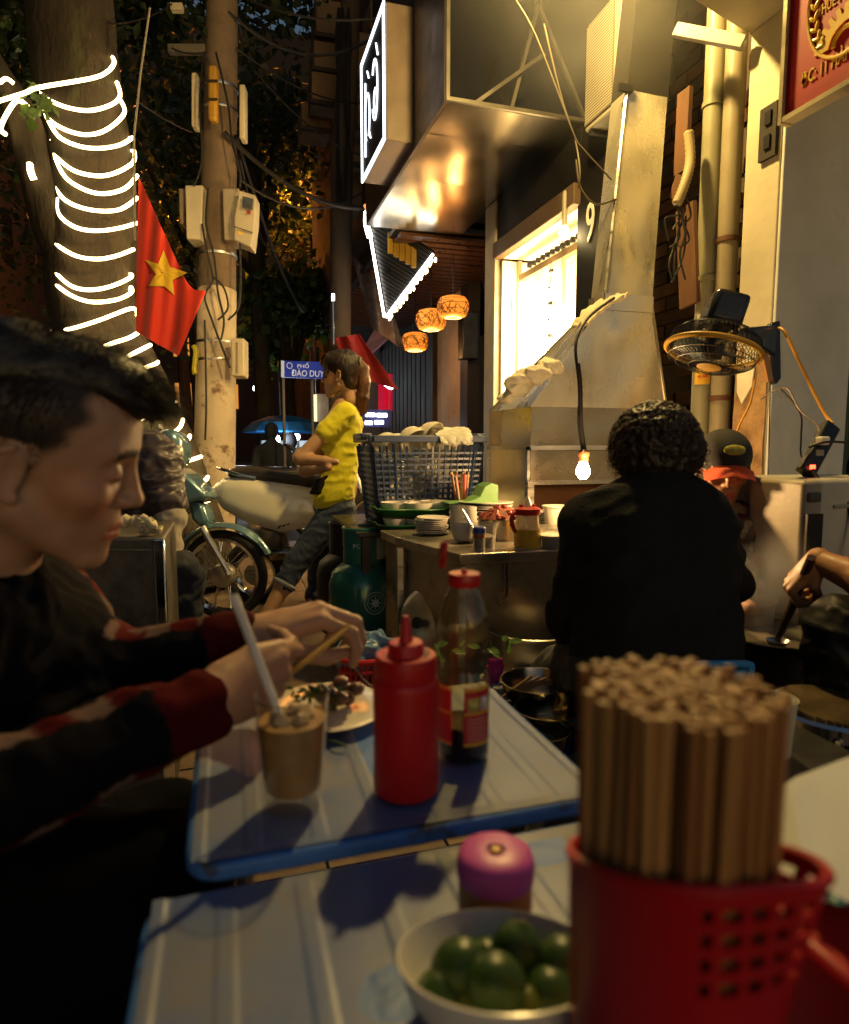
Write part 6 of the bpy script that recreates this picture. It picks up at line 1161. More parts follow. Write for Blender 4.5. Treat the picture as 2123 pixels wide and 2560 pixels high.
def head_prims(fem=False, smile=0):
    j = .9 if fem else 1; P_ = [('e', (-.002, 0, .052), (.099, .076, .083), None, .01), ('e', (.045, 0, -.012), (.056, .060 * j, .078), None, .03), ('e', (.03, 0, .06), (.073, .066, .062), None, .02)]
    for s in (-1, 1):
        P_ += [('c', (.005, s * .054 * j, -.045), (.075, s * .020, -.094), .018, .013 * j, .028), ('e', (.066, s * .045, -.012), (.022, .019, .017), None, .02), ('c', (.094, s * .012, .043), (.080, s * .046, .043), .009, .009, .016)]
    P_ += [('e', (.084, 0, -.096), (.018, .018, .015), None, .022), ('e', (.083, 0, -.055), (.022, .028, .028), None, .022), ('c', (.098, 0, .030), (.114, 0, -.012), .0065, .0095, .012), ('e', (.116, 0, -.018), (.0105, .011, .009), None, .008)]
    for s in (-1, 1): P_ += [('e', (.106, s * .013, -.020), (.010, .0075, .0075), None, .006), ('-e', (.104, s * .033, .018), (.016, .017, .011), None, .014), ('e', (.0835, s * .033, .017), (.0135, .0145, .0125), None, .004), ('c', (.0955, s * .020, .0115), (.089, s * .047, .0130), .0028, .0025, .004)]
    w = .022 + .006 * smile
    P_ += [('c', (.103, 0, -.050), (.092, -w, -.054 + .006 * smile), .0065, .004, .006), ('c', (.103, 0, -.050), (.092, w, -.054 + .006 * smile), .0065, .004, .006), ('c', (.101, 0, -.062), (.092, -w * .85, -.058 + .006 * smile), .0075, .004, .006), ('c', (.101, 0, -.062), (.092, w * .85, -.058 + .006 * smile), .0075, .004, .006)]
    P_ += [('-c', (.110, 0, -.0562), (.097, -w, -.0565 + .006 * smile), .0016, .0016, .003), ('-c', (.110, 0, -.0562), (.097, w, -.0565 + .006 * smile), .0016, .0016, .003)]
    for s in (-1, 1):
        P_ += [('e', (-.006, s * .079, .000), (.017, .007, .030), RZ(s * -.35) @ RY(.15), .008), ('-e', (-.001, s * .087, .002), (.010, .007, .018), RZ(s * -.35), .005), ('c', (-.020, s * .088, .020), (-.004, s * .084, .029), .0035, .0035, .004), ('c', (-.020, s * .088, .020), (-.018, s * .084, -.010), .0035, .003, .004), ('e', (.002, s * .079, -.026), (.008, .005, .008), None, .004)]
    return P_
NECK = [('c', (-.025, 0, -.03), (-.05, 0, -.13), .053, .056, .03)]
def hand_prims(curl, thumb, spread=(.12, .02, -.07, -.16), side=1, stub=.06):
    """side +1: thumb on +Y. curl: per finger three bend angles. thumb: list of three points after the base"""
    kn = [(.088, .028, .003), (.093, .008, .006), (.087, -.012, .004), (.077, -.030, -.001)]; ln = [(.043, .026, .021), (.047, .030, .022), (.043, .027, .021), (.034, .021, .019)]; P_ = []
    P_ += [('c', (-stub, 0, 0), (0, 0, 0), .028 if stub > .03 else .025, .0245, .02), ('c', (0, .009, 0), (.03, .014, -.002), .021, .019, .02), ('c', (0, -.009, 0), (.035, -.016, -.002), .02, .017, .02)]
    for i, (k, l) in enumerate(zip(kn, ln)):
        P_.append(('c', (.02, k[1] * .6, 0), k, .016, .0112 - .0006 * i, .012)); p = np.array(k, float); a = 0; r = [.0098, .0088, .0078, .0068]
        if i == 3: r = [q * .87 for q in r]
        for n in range(3):
            a += curl[i][n]; d = np.array([math.cos(a) * math.cos(spread[i]), math.cos(a) * math.sin(spread[i]), -math.sin(a)]); q = p + d * l[n]; P_.append(('c', p, q, r[n], r[n + 1], .003)); p = q
    pts = [(.018, .020, -.006)] + list(thumb)
    for n in range(3): P_.append(('c', pts[n], pts[n + 1], [.0165, .0125, .0105][n], [.0125, .0105, .0085][n], .009 if n == 0 else .003))
    if side < 0:
        out = []
        for p in P_: f = lambda q: (q[0], -q[1], q[2]); out.append(('c', f(p[1]), f(p[2]), p[3], p[4], p[5]))
        P_ = out
    return P_
m_skin = mat('skin', attr=True, rough=.5, var=.11, scale=26, bump=.3, bscale=320, sss=.08, spec=.4, bdist=.001)
m_vcloth = mat('patterned_cloth', attr=True, rough=.9, var=.15, scale=10, bump=.4, bscale=260, spec=.05, bdist=.002)
def skin_col(base, M4=None, fem=False, hairline=False, s=1):
    base = np.array(base)
    def fn(v):
        c = np.tile(base, (len(v), 1))
        if M4 is not None:
            A = np.array(M4.inverted()); L = (v @ A[:3, :3].T + A[:3, 3]) / s; x, y, z = L.T
            lip = (x > .088) & (abs(y) < .026) & (z > -.070) & (z < -.0455) & (np.linalg.norm(L, axis=1) < .2); c[lip] = base * (1.0, .58, .55)
            fl = (x > .03) & (abs(z + .012) < .03) & (abs(y) > .03) & (np.linalg.norm(L, axis=1) < .16); c[fl] = c[fl] * (1.05, .9, .86)
            br = (x > .06) & (abs(z - .043 + (abs(y) - .03) ** 2 * 12) < .0055) & (abs(y) > .012) & (abs(y) < .052) & (np.linalg.norm(L, axis=1) < .2); c[br] = (.02, .013, .009)
            ey = (x > .085) & (abs(y) > .022) & (abs(y) < .046) & (abs(z - .0105) < .0022); c[ey] = (.02, .012, .01)
            if hairline:
                near = np.linalg.norm(L - (0, 0, .03), axis=1) < .18
                lim = .046 - np.clip((.05 - z) * .75, -.012, .062) + .004 * np.sin(z * 190); zmn = -.036 + np.clip((x + .012) * .9, -.02, .05); ear_ = (x < .016) & (x > -.032) & (abs(z) < .034) & (abs(y) > .069)
                t = np.clip(np.minimum((lim - x) / .014, (z - zmn) / .045), 0, 1) ** .8 * near * (~ear_); c = c * (1 - t[:, None] * .97) + np.array((.011, .008, .007)) * t[:, None]
        return c
    return fn
def strands(name, roots, m, parent, rad=.0011, seg=4):
    """roots: list of (point, direction list of waypoints)"""
    b = B()
    for pts in roots: n = len(pts); b.tube(pts, [rad * (1 - .75 * i / (n - 1)) for i in range(n)], 3, cap=False)
    o = b.build(name, m, parent, ang=180); o['kind'] = 'stuff'; return o
m_hair = mat('black_hair', (.012, .009, .007), .42, 0, .3, 20, .3, 200); m_hairb = mat('brown_hair', (.055, .022, .009), .45, 0, .3, 20, .3, 200); m_hair_dye = mat('dyed_hair', (.13, .050, .015), .42, 0, .35, 14, .5, 90, stretch=(3, 3, .4))
# ------------------------------------------------------------------ diner at left, in profile, eating
man = thing('person', 'young man in black and red checked jumper bending over his food with chopsticks', 'person', at(-150, 2300, .72) - V(0, 0, at(-150, 2300, .72).z))
hy, hp_, hr_ = .397, .285, .176
ho = at(74, 1150, .712); fx = RT * math.cos(hy) + FH * math.sin(hy); ly = V(0, 0, 1).cross(fx); fx2 = fx * math.cos(hp_) - V(0, 0, 1) * math.sin(hp_); lz2 = fx2.cross(ly); ly3 = ly * math.cos(hr_) + lz2 * math.sin(hr_); lz3 = fx2.cross(ly3)
HM = Matrix.Translation(ho) @ Matrix((fx2, ly3, lz3)).transposed().to_4x4(); HMu = HM; HM = HM @ Matrix.Scale(.965, 4)
nb0 = at(-70, 1600, .76)
hd_ = xf(head_prims(), HMu, .965) + [('c', HM @ V(-.03, 0, -.03), nb0, .054, .060, .03)]
Rw, Re, Rs = at(525, 1752, .685), at(-190, 2075, .515), at(-330, 1640, .60)     # near (right) arm
Lw, Le, Ls = at(642, 1592, .845), at(235, 1690, .80), at(60, 1490, .90)         # far (left) arm
HR = frame(Rw, at(710, 1690, .765) - Rw, -FW * .9 - UP * .15)
hR = xf(hand_prims([(.55, .7, .4), (.75, .8, .4), (.9, .8, .4), (1.0, .8, .4)], [(.054, .036, -.004), (.094, .034, -.006), (.128, .022, -.010)], spread=(.05, 0, -.04, -.08)), HR, 1.0)
HL = frame(Lw, at(815, 1530, .86) - Lw, UP * .9 - FW * .25)
hL = xf(hand_prims([(.75, .85, .5), (.7, .9, .55), (.75, .95, .6), (.85, .95, .6)], [(.052, .040, -.026), (.080, .036, -.046), (.104, .020, -.056)], side=-1), HL, .98)
arms = [('c', Rw + (Re - Rw) * .02, Re, .026, .034, .01), ('c', Re, Rs, .036, .045, .02), ('c', Lw + (Le - Lw) * .02, Le, .026, .034, .01), ('c', Le, Ls, .036, .045, .02), ('c', Rs, Ls, .05, .05, .05), ('c', nb0, (Rs + Ls) / 2, .058, .06, .03), ('c', (Rs + Ls) / 2, at(-260, 2250, .72), .10, .10, .05)]
SK = (.40, .235, .15)
solid('body', [sdf_mesh(hd_, .0032), sdf_mesh(hR, .0026), sdf_mesh(hL, .0026), sdf_mesh(arms, .012)], m_skin, man, skin_col(SK, HM, hairline=True))
# nails
nl = B()
# jumper
hipm = at(-260, 2300, .72); kneeR = at(370, 2240, .72); kneeL = at(420, 2090, .95)
JP = [('c', Rw.lerp(Re, .07), Rw.lerp(Re, .30), .0385, .040, .01), ('c', Rw.lerp(Re, .25), Re, .040, .046, .01), ('c', Re, Rs, .048, .066, .03), ('c', Lw.lerp(Le, .07), Lw.lerp(Le, .3), .034, .036, .01), ('c', Lw.lerp(Le, .25), Le, .037, .046, .01), ('c', Le, Ls, .046, .064, .03), ('c', Rs, Ls, .075, .075, .06), ('c', nb0 - V(0, 0, .03), (Rs + Ls) / 2 - V(0, 0, .05), .075, .11, .05), ('c', (Rs + Ls) / 2 - V(0, 0, .08), hipm, .15, .155, .06)]
v, f = sdf_mesh(JP, .0055); v = crease(v, f, .010, 9, 2, (1, 1, 2.2)); v = crease(v, f, .004, 30, 5)
nrmj = vnormals(v, f)
def jump_col(v):
    c = np.tile(np.array((.0045, .0042, .006)), (len(v), 1)); RED = np.array((.065, .006, .007)); PNK = np.array((.12, .078, .07))
    def arm(W, E, far):
        W = np.array(W); E = np.array(E); ax = E - W; L = np.linalg.norm(ax); ax = ax / L; rel = v - W; t = rel @ ax; perp = rel - t[:, None] * ax; d = np.linalg.norm(perp, axis=1); up = np.array((0, 0, 1.)) - ax * ax[2]; up /= np.linalg.norm(up); cosu = (perp @ up) / (d + 1e-6); near = (d < .062) & (t > -.01) & (t < L + .03)
        sq = (np.floor(t / .032).astype(int) % 2) == 0
        bt = near & (cosu > (.88 if far else .955)); bb = near & (cosu < -.55) & (cosu > -.93) & (not far)
        for m_ in (bt, bb): c[m_ & sq] = RED; c[m_ & ~sq] = PNK
        c[near & (t < L * .07 + .045)] = np.array((.050, .004, .005))
    arm(Rw, Re, False); arm(Lw, Le, True)
    W = np.array(Le); E = np.array(Ls); ax = E - W; L = np.linalg.norm(ax); ax /= L; rel = v - W; t = rel @ ax; perp = rel - t[:, None] * ax; d = np.linalg.norm(perp, axis=1); fr = (perp @ np.array(RT)) / (d + 1e-6); m_ = (d < .085) & (t > -.02) & (t < L) & (fr > .55); c[m_] = PNK * .9; c[m_ & ((np.floor(t / .028).astype(int) % 3) == 0)] = RED * 1.2
    return c
solid('jumper', [(v, f)], m_vcloth, man, jump_col)
v, f = sdf_mesh([('c', hipm - V(0, 0, .02), kneeR, .17, .09, .05), ('c', kneeR, V(kneeR.x, kneeR.y + .05, .08), .07, .05, .03), ('c', hipm - V(0, 0, .02), kneeL, .12, .07, .05), ('c', kneeL, V(kneeL.x, kneeL.y + .05, .08), .065, .05, .03), ('e', hipm, (.17, .17, .13), None, .05)], .012); v = crease(v, f, .012, 8, 6)
solid('trousers', [(v, f)], mat('trousers_black', (.004, .004, .005), .95, spec=.02), man)
b = B(); b.tube([HM @ V(-.085 + .0, .07 * math.cos(a) - .0, -.125 + .0) + (V(0, 0, 0)) for a in (0,)] + [HM @ V(-.04, 0, -.14)], .001, 4); 
b = B(); cen_ = HM @ V(-.040, 0, -.155); axn = (nb0 - HM @ V(-.03, 0, -.03)).normalized(); ux = axn.orthogonal().normalized(); uy = axn.cross(ux); b.tube([cen_ + (ux * math.cos(a) + uy * math.sin(a)) * .070 for a in np.linspace(0, 6.283, 28, endpoint=False)], .013, 8, close=True); b.build('collar', mat('collar_red', (.10, .012, .012), .9), man)
# hair: swept top with quiff over a clipped side
hp2 = [('e', (-.020, 0, .098), (.084, .060, .050), None, .01), ('e', (.040, 0, .110), (.062, .050, .034), RY(-.15), .03), ('e', (.082, -.004, .108), (.034, .040, .020), RY(.2), .03), ('e', (.108, -.006, .098), (.016, .030, .011), RY(.4), .02), ('e', (-.045, 0, .078), (.058, .058, .055), None, .03)]
v, f = sdf_mesh(xf(hp2, HMu, .965), .0045); v = crease(v, f, .004, 30, 3, (.5, 1, 1)); solid('hair', [(v, f)], m_hair, man)
rts = []; rr_ = random.Random(3)
for _ in range(5000):
    e = hp2[rr_.choice([0, 0, 1, 1, 2, 2, 3, 4])]; d = V(rr_.gauss(0, 1), rr_.gauss(0, 1), rr_.gauss(.4, .8)).normalized(); p = V(e[1][0] + d.x * e[2][0] * .98, e[1][1] + d.y * e[2][1] * .98, e[1][2] + d.z * e[2][2] * .98)
    g = V(.9, rr_.gauss(0, .35), .35 + rr_.gauss(0, .3)) if p.x > -.04 else V(-.4, rr_.gauss(0, .3), -.5); g = (g.normalized() + d * .45).normalized(); L = rr_.uniform(.014, .034); rts.append([HM @ p, HM @ (p + g * L * .5), HM @ (p + g * L + V(0, 0, -.006))])
for _ in range(5200):
    d = V(rr_.uniform(-1, .75), rr_.choice([-1, -1, 1]) * rr_.uniform(.35, 1), rr_.uniform(-.75, .6)).normalized(); p = V(-.002 + d.x * .0985, d.y * .0755, .052 + d.z * .083)
    if p.x > .046 - max(-.012, min(.062, (.05 - p.z) * .75)) - .003 or p.z < -.03 + max(-.02, min(.05, (p.x + .01) * .9)): continue
    g = (V(-.2, 0, -.8) + d * .7).normalized(); L = rr_.uniform(.003, .006) + max(0, p.z - .03) * .12; rts.append([HM @ p, HM @ (p + g * L * .5), HM @ (p + g * L)])
strands('hair_strands', rts, mat('hair_shine', (.018, .012, .008), .55), man, .0006)
# chopsticks held in the far hand
cp0, cp1 = at(868, 1572, .815), at(742, 1672, .80)
for k, o_ in enumerate((V(0, 0, 0), RT * .004 + UP * .005)):
    b = B(); b.tube([cp0 + o_, cp1 + o_ * 1.6, cp1 + (cp1 - cp0) * .75 + o_ * .3], [.0038, .0034, .002], 8); meta(b.build('eating_chopstick', mat('gold_stick', (.50, .30, .06), .3, .2), None), ['lower', 'upper'][k] + ' of the two golden chopsticks held by the young man', 'chopstick')
# ------------------------------------------------------------------ generic clothed figure
def figure(lab, pr_body, pr_cloth, face_M, skin, fem=True, smile=0, cloth_m=None, cloth_col=None, name_cloth='shirt', hs=.95, h=.008, hb=.006, cr=.012, extra_fine=None, loc=None, crf=10):
    t = thing('person', lab, 'person', loc)
    pcs = [sdf_mesh(xf(head_prims(fem, smile) + [('c', (-.022, 0, -.03), (-.045, 0, -.13), .041, .045, .025)], face_M, hs), .0040)]
    if extra_fine: pcs += [sdf_mesh(e, .0035) for e in extra_fine]
    if pr_body: pcs.append(sdf_mesh(pr_body, hb))
    solid('body', pcs, m_skin, t, skin_col(skin, face_M, s=hs))
    for nm, prs, mm_, cf, c_ in pr_cloth:
        v, f = sdf_mesh(prs, h); v = crease(v, f, c_, crf, 2, (1, 1, 1.8)); v = crease(v, f, c_ * .35, crf * 2.7, 9); solid(nm, [(v, f)], mm_, t, cf)
    return t
# ------------------------------------------------------------------ woman in yellow
D = 3.66; S = lambda u, v_, d=D: at(u, v_, d)
fdir = (-RT * .97 + FH * .22); HMw = frame(S(856, 942, D), fdir - V(0, 0, .04), V(0, 0, 1))
sh0, sh1 = S(862, 1035, D - .13), S(872, 1035, D + .17); wst = S(846, 1215, D + .02); hip = S(836, 1262, D + .02)
el0, wr0 = S(750, 1146, D - .20), S(812, 1152, D - .22); el1, wr1 = S(762, 1176, D - .05), S(800, 1172, D - .17)
hipn, hipf = S(846, 1275, D - .05), S(842, 1275, D + .10); kn0, an0 = S(742, 1405, D - .12), S(655, 1560, D - .2); kn1, an1 = S(800, 1430, D + .06), S(765, 1590, D + .05)
ftd = V(fdir.x, fdir.y, 0).normalized()
bw = [('c', sh0.lerp(sh1, .1), sh0.lerp(sh1, .9), .045, .045, .04), ('c', S(858, 1010, D + .02), S(860, 1050, D + .02), .05, .06, .03), ('c', S(858, 1060, D + .02), wst, .10, .09, .05), ('c', sh0, el0, .044, .036, .02), ('c', el0, wr0, .036, .024, .015), ('c', wr0, wr0 + (wr0 - el0).normalized() * .06, .024, .018, .015), ('c', sh1, el1, .044, .036, .02), ('c', el1, wr1, .036, .024, .015), ('c', wr1, wr1 + (wr1 - el1).normalized() * .09, .024, .018, .015), ('c', kn0, kn0.lerp(an0, .4), .05, .046, .02), ('c', kn0.lerp(an0, .4), an0, .046, .033, .02), ('c', kn1, an1, .05, .033, .02), ('c', an0 - V(0, 0, .02), an0 + ftd * .15 - V(0, 0, .05), .033, .024, .02), ('c', an1 - V(0, 0, .02), an1 + ftd * .15 - V(0, 0, .04), .033, .024, .02), ('c', wst, hip, .1, .11, .05), ('c', hipn, kn0, .08, .05, .03), ('c', hipf, kn1, .08, .05, .03)]
m_yt = mat('yellow_shirt', (.62, .56, .015), .85, 0, .06, 6, .35, 240, sheen=.15, bdist=.002)
ts = [('c', S(868, 1012, D + .02), S(866, 1045, D + .02), .050, .075, .03), ('c', sh0.lerp(sh1, .02), sh0.lerp(sh1, .98), .057, .057, .04), ('c', S(862, 1062, D - .05), S(846, 1225, D - .05), .092, .094, .04), ('c', S(868, 1062, D + .09), S(846, 1225, D + .09), .092, .092, .04), ('e', S(826, 1098, D + .02), (.085, .12, .085), None, .05), ('c', sh0, sh0.lerp(el0, .42), .06, .060, .02), ('c', sh1, sh1.lerp(el1, .55), .06, .062, .02), ('c', S(842, 1205, D - .04), S(830, 1246, D - .04), .098, .108, .03), ('c', S(842, 1205, D + .09), S(830, 1246, D + .09), .098, .108, .03)]
jn = [('e', hip + V(0, 0, -.02), (.118, .15, .10), None, .04), ('c', hipn, kn0, .094, .062, .03), ('c', kn0, kn0.lerp(an0, .36), .062, .056, .02), ('c', hipf, kn1, .094, .062, .03), ('c', kn1, kn1.lerp(an1, .36), .062, .056, .02)]
wy = figure('woman in bright yellow T-shirt and cropped jeans standing with folded arms, facing left', bw, [('shirt', ts, m_yt, None, .006), ('jeans', jn, mat('denim', (.022, .034, .062), .85, 0, .25, 6, .5, 200, col2=(.04, .045, .06), c2lo=.6, c2hi=.8, c2scale=5), None, .008)], HMw, (.42, .24, .13), h=.007, loc=V(hip.x, hip.y, 0), crf=11, hs=1.0)
b = B(); c0_ = kn0.lerp(an0, .36); dd = (an0 - kn0).normalized(); ux = dd.orthogonal().normalized(); uy = dd.cross(ux); b.tube([c0_ + (ux * math.cos(a) + uy * math.sin(a)) * .056 for a in np.linspace(0, 6.283, 22, endpoint=False)], .014, 8, close=True); b.build('jeans_cuff', mat('denim_pale', (.16, .17, .2), .85), wy)
hw = [('e', (-.012, 0, .062), (.106, .088, .090), None, .01), ('e', (.052, 0, .100), (.046, .068, .040), None, .03), ('e', (-.052, 0, .020), (.058, .076, .074), None, .03), ('e', (-.1, 0, .062), (.028, .03, .028), None, .02), ('e', (-.052, 0, -.030), (.042, .064, .055), None, .02)]
pts = [(-.104, 0, .062), (-.124, .0, .036), (-.126, .002, -.035), (-.116, .004, -.115), (-.100, .006, -.215)]
for a, c, r0_, r1_ in zip(pts, pts[1:], (.020, .031, .036, .034), (.031, .036, .034, .012)): hw.append(('c', a, c, r0_, r1_, .012))
hw += [('c', (.078, s * .045, .075), (.075, s * .068, .0), .02, .010, .02) for s in (-1, 1)]
HMs = HMw @ Matrix.Scale(1.0, 4)
v, f = sdf_mesh(xf(hw, HMw, 1.0), .005); v = crease(v, f, .004, 40, 3, (1, 1, .3))
iM = np.array(HMs.inverted())
def dyed(v):
    L = v @ iM[:3, :3].T + iM[:3, 3]; t = np.clip((-L[:, 0] - .095 + .4 * np.clip(.05 - L[:, 2], 0, .2)) / .06, 0, 1); fr_ = np.clip((L[:, 0] - .07) / .03, 0, .6); t = np.maximum(t, fr_)[:, None]; return np.array((.016, .010, .007)) * (1 - t) + np.array((.105, .040, .012)) * t
solid('hair', [(v, f)], mat('two_tone_hair', attr=True, rough=.45, var=.4, scale=25, bump=.6, bscale=120, stretch=(3, 3, .5)), wy, dyed)
b = B(); b.tube([HMs @ V(-.112, .034 * math.cos(a), .064 + .034 * math.sin(a)) for a in np.linspace(0, 6.283, 18, endpoint=False)], .007, 6, close=True); b.build('hair_tie', m_black, wy)
rts = []
for _ in range(900):
    a = rr_.uniform(0, 6.28); r_ = rr_.uniform(.012, .034); o2 = V(0, r_ * math.cos(a), 0) + V(r_ * math.sin(a), 0, 0); rts.append([HMs @ (V(*p) + o2 * (.7 if i == 0 else 1.05)) for i, p in enumerate(pts)])
strands('ponytail_strands', rts, m_hair_dye, wy, .0012)
rts = []
for _ in range(160): yv = rr_.uniform(-.055, .055); rts.append([HMs @ V(.080, yv, .130), HMs @ V(.104, yv * 1.1, .098), HMs @ V(.106, yv * 1.15, .066 + rr_.uniform(-.01, .01))])
strands('fringe', rts, m_hair_dye, wy, .0014)
rts = []
for _ in range(1300):
    yv = rr_.uniform(-1, 1); z0 = .135 - .11 * abs(yv) ** 1.6; st_p = V(.088 - .05 * abs(yv), .080 * yv, z0); en = V(-.108, .016 * yv, .064 + rr_.uniform(-.016, .016)); q = []
    for i in range(7):
        t_ = i / 6; p_ = st_p.lerp(en, t_); d_ = (p_ - V(-.012, 0, .055)); e_ = math.sqrt((d_.x / .106) ** 2 + (d_.y / .088) ** 2 + (d_.z / .090) ** 2); k_ = 1.0 / max(e_, .3) if e_ < 1.06 else 1; q.append(HMs @ (V(-.012, 0, .055) + d_ * max(1, k_) * (1.012 + .012 * rr_.random())))
    rts.append(q)
strands('combed_strands', rts, mat('hair_mid', (.022, .011, .006), .42), wy, .0010)
# black bag at her waist
b = B(); b.prism([S(772, 1236, D - .14), S(790, 1200, D - .14), S(832, 1180, D - .13), S(838, 1238, D - .13)], FH * .06); meta(b.build('black_folder', m_black, None, .01), 'black pouch tucked under the folded arms of the woman in yellow', 'pouch')
# ------------------------------------------------------------------ woman in black jacket, back to the camera
D = 1.55; S = lambda u, v_, d=1.55: at(u, v_, d)
HMb = frame(S(1640, 1150, 1.61), FH - V(0, 0, .25), V(0, 0, 1))
s0, s1 = S(1468, 1318, 1.58), S(1778, 1352, 1.60); hipb = S(1635, 1690, 1.52)
e0, w0_ = S(1425, 1540, 1.62), S(1470, 1640, 1.85); e1, w1_ = S(1822, 1450, 1.66), S(1760, 1500, 1.92)
jk = [('c', s0, s1, .060, .056, .06), ('c', S(1640, 1200, 1.57), S(1632, 1300, 1.57), .048, .085, .07), ('c', S(1640, 1330, 1.56), S(1636, 1640, 1.53), .13, .14, .06), ('c', S(1560, 1330, 1.56), S(1560, 1630, 1.54), .115, .125, .06), ('c', S(1715, 1330, 1.57), S(1710, 1630, 1.54), .115, .125, .06), ('c', s0, e0, .060, .056, .03), ('c', e0, w0_, .056, .046, .02), ('c', s1, e1, .056, .054, .03), ('c', e1, w1_, .056, .045, .02), ('e', S(1635, 1640, 1.53), (.185, .14, .06), None, .04)]
k0, k1 = S(1400, 1690, 1.80), S(1800, 1690, 1.85)
tr = [('e', hipb, (.19, .15, .12), None, .05), ('c', hipb - RT * .09, k0, .11, .08, .04), ('c', k0, V(k0.x + .0, k0.y - .04, .06), .078, .055, .03), ('c', hipb + RT * .09, k1, .11, .08, .04), ('c', k1, V(k1.x, k1.y, .06), .078, .055, .03)]
bb_ = [('c', s0, s1, .035, .035, .02), ('c', s0, e0, .045, .04, .02), ('c', e0, w0_, .04, .028, .02), ('c', s1, e1, .045, .04, .02), ('c', e1, w1_, .04, .028, .02), ('c', w0_, w0_ + FH * .12, .03, .02, .02), ('c', w1_, w1_ + FH * .12, .03, .02, .02), ('c', S(1640, 1320, 1.60), hipb, .07, .07, .03)]
m_jk = mat('black_jacket', (.014, .015, .016), .85, 0, .3, 5, .5, 120, spec=.1)
jb = figure('seated woman in black jacket with curly dark hair seen from behind', bb_, [('jacket', jk, m_jk, None, .013), ('trousers', tr, mat('trousers_dark', (.012, .011, .010), .85), None, .012)], HMb, (.36, .2, .12), loc=V(hipb.x, hipb.y, 0), h=.008, crf=6, hs=.82)
ch_ = [('e', S(1638, 1095, 1.59), (.098, .10, .088), None, .01), ('e', S(1590, 1130, 1.58), (.055, .07, .06), None, .03), ('e', S(1695, 1130, 1.60), (.055, .07, .06), None, .03), ('e', S(1642, 1160, 1.57), (.07, .06, .04), None, .03)]
v, f = sdf_mesh(ch_, .005); v = crease(v, f, .009, 34, 4); v = crease(v, f, .006, 80, 9); solid('hair', [(v, f)], mat('curly_hair', (.016, .008, .005), .5, 0, .4, 30, .6, 90), jb)
rts = []
for _ in range(2600):
    e = ch_[rr_.choice([0, 0, 0, 1, 2, 3])]; d = V(rr_.gauss(0, 1), rr_.gauss(0, 1), rr_.gauss(.1, 1)).normalized(); p = Vector(e[1]) + V(d.x * e[2][0], d.y * e[2][1], d.z * e[2][2]) * .96; ux = d.orthogonal().normalized(); ux.rotate(Quaternion(d, rr_.uniform(0, 6.28))); uy = d.cross(ux); R_ = rr_.uniform(.005, .011); a0 = rr_.uniform(0, 6.28); q = []
    for i in range(8): a = a0 + i * .85; q.append(p + d * (.002 + .0022 * i) + (ux * math.cos(a) + uy * math.sin(a)) * R_ * (.5 + .07 * i) + V(0, 0, -.0018 * i))
    rts.append(q)
strands('curls', rts, mat('curl_brown', (.040, .016, .008), .6), jb, .0010)
bc2 = thing('plastic_chair', 'small bright blue plastic chair under the woman in black', 'chair', V(hipb.x, hipb.y, 0)); m_bl = mat('chair_blue', (.02, .17, .42), .4); zt3 = hipb.z - .105
b = B(); b.box(V(hipb.x, hipb.y, zt3 - .015), (.34, .32, .025)); b.build('seat', m_bl, bc2, .01)
bl, br_ = at(1600, 1672, 1.36), at(1876, 1660, 1.40)
b = B(); b.tube(catmull([V(bl.x, bl.y, .40), bl - V(0, 0, .03), bl + RT * .015, br_ - RT * .02, br_ - V(0, 0, .025), V(br_.x, br_.y, .40)], 5), .0085, 8); b.build('back_frame', m_bl, bc2)
b = B(); b.prism([bl - V(0, 0, .012), br_ - V(0, 0, .012), br_ - V(0, 0, .075), bl - V(0, 0, .075)], FH * .006); b.build('back_panel', m_bl, bc2, .002)
for sx_ in (-1, 1):
    for sy_ in (-1, 1): b = B(); b.bar(V(hipb.x + sx_ * .14, hipb.y + sy_ * .13, zt3 - .02), V(hipb.x + sx_ * .17, hipb.y + sy_ * .16, 0), .035, .03); b.build('leg', m_bl, bc2)
# ------------------------------------------------------------------ cook in cap
D = 2.18; S = lambda u, v_, d=2.18: at(u, v_, d)
HMc = frame(S(1806, 1180, 2.2), -FH - RT * .22 - V(0, 0, .22), V(0, 0, 1))
s0, s1 = S(1722, 1318, 2.22), S(1872, 1310, 2.22); e0, e1 = S(1690, 1450, 2.12), S(1890, 1440, 2.16); w0_, w1_ = S(1760, 1500, 1.98), S(1838, 1500, 2.02); hipc = S(1795, 1590, 2.25)
sh_ = [('c', s0, s1, .065, .065, .05), ('c', S(1795, 1345, 2.22), hipc, .125, .14, .05), ('c', s0, e0, .058, .055, .03), ('c', s1, e1, .058, .055, .03), ('c', e0, e0.lerp(w0_, .35), .05, .045, .02), ('c', e1, e1.lerp(w1_, .35), .05, .045, .02), ('c', S(1798, 1285, 2.22), S(1798, 1320, 2.22), .056, .075, .03)]
bc3 = [('c', s0, s1, .045, .045, .05), ('c', s0, e0, .042, .038, .02), ('c', e0, w0_, .038, .026, .02), ('c', s1, e1, .042, .038, .02), ('c', e1, w1_, .040, .030, .02), ('c', w1_, w1_ - FH * .10, .030, .02, .02), ('c', w0_, w0_ - FH * .1, .028, .02, .02), ('c', S(1795, 1345, 2.22), hipc, .1, .1, .05), ('c', hipc, hipc - FH * .3 - RT * .12, .09, .07, .05), ('c', hipc, hipc - FH * .3 + RT * .12, .09, .07, .05), ('c', hipc - FH * .3 - RT * .12, (hipc - FH * .3 - RT * .12) - V(0, 0, hipc.z - .05), .06, .04, .03), ('c', hipc - FH * .3 + RT * .12, (hipc - FH * .3 + RT * .12) - V(0, 0, hipc.z - .05), .06, .04, .03)]
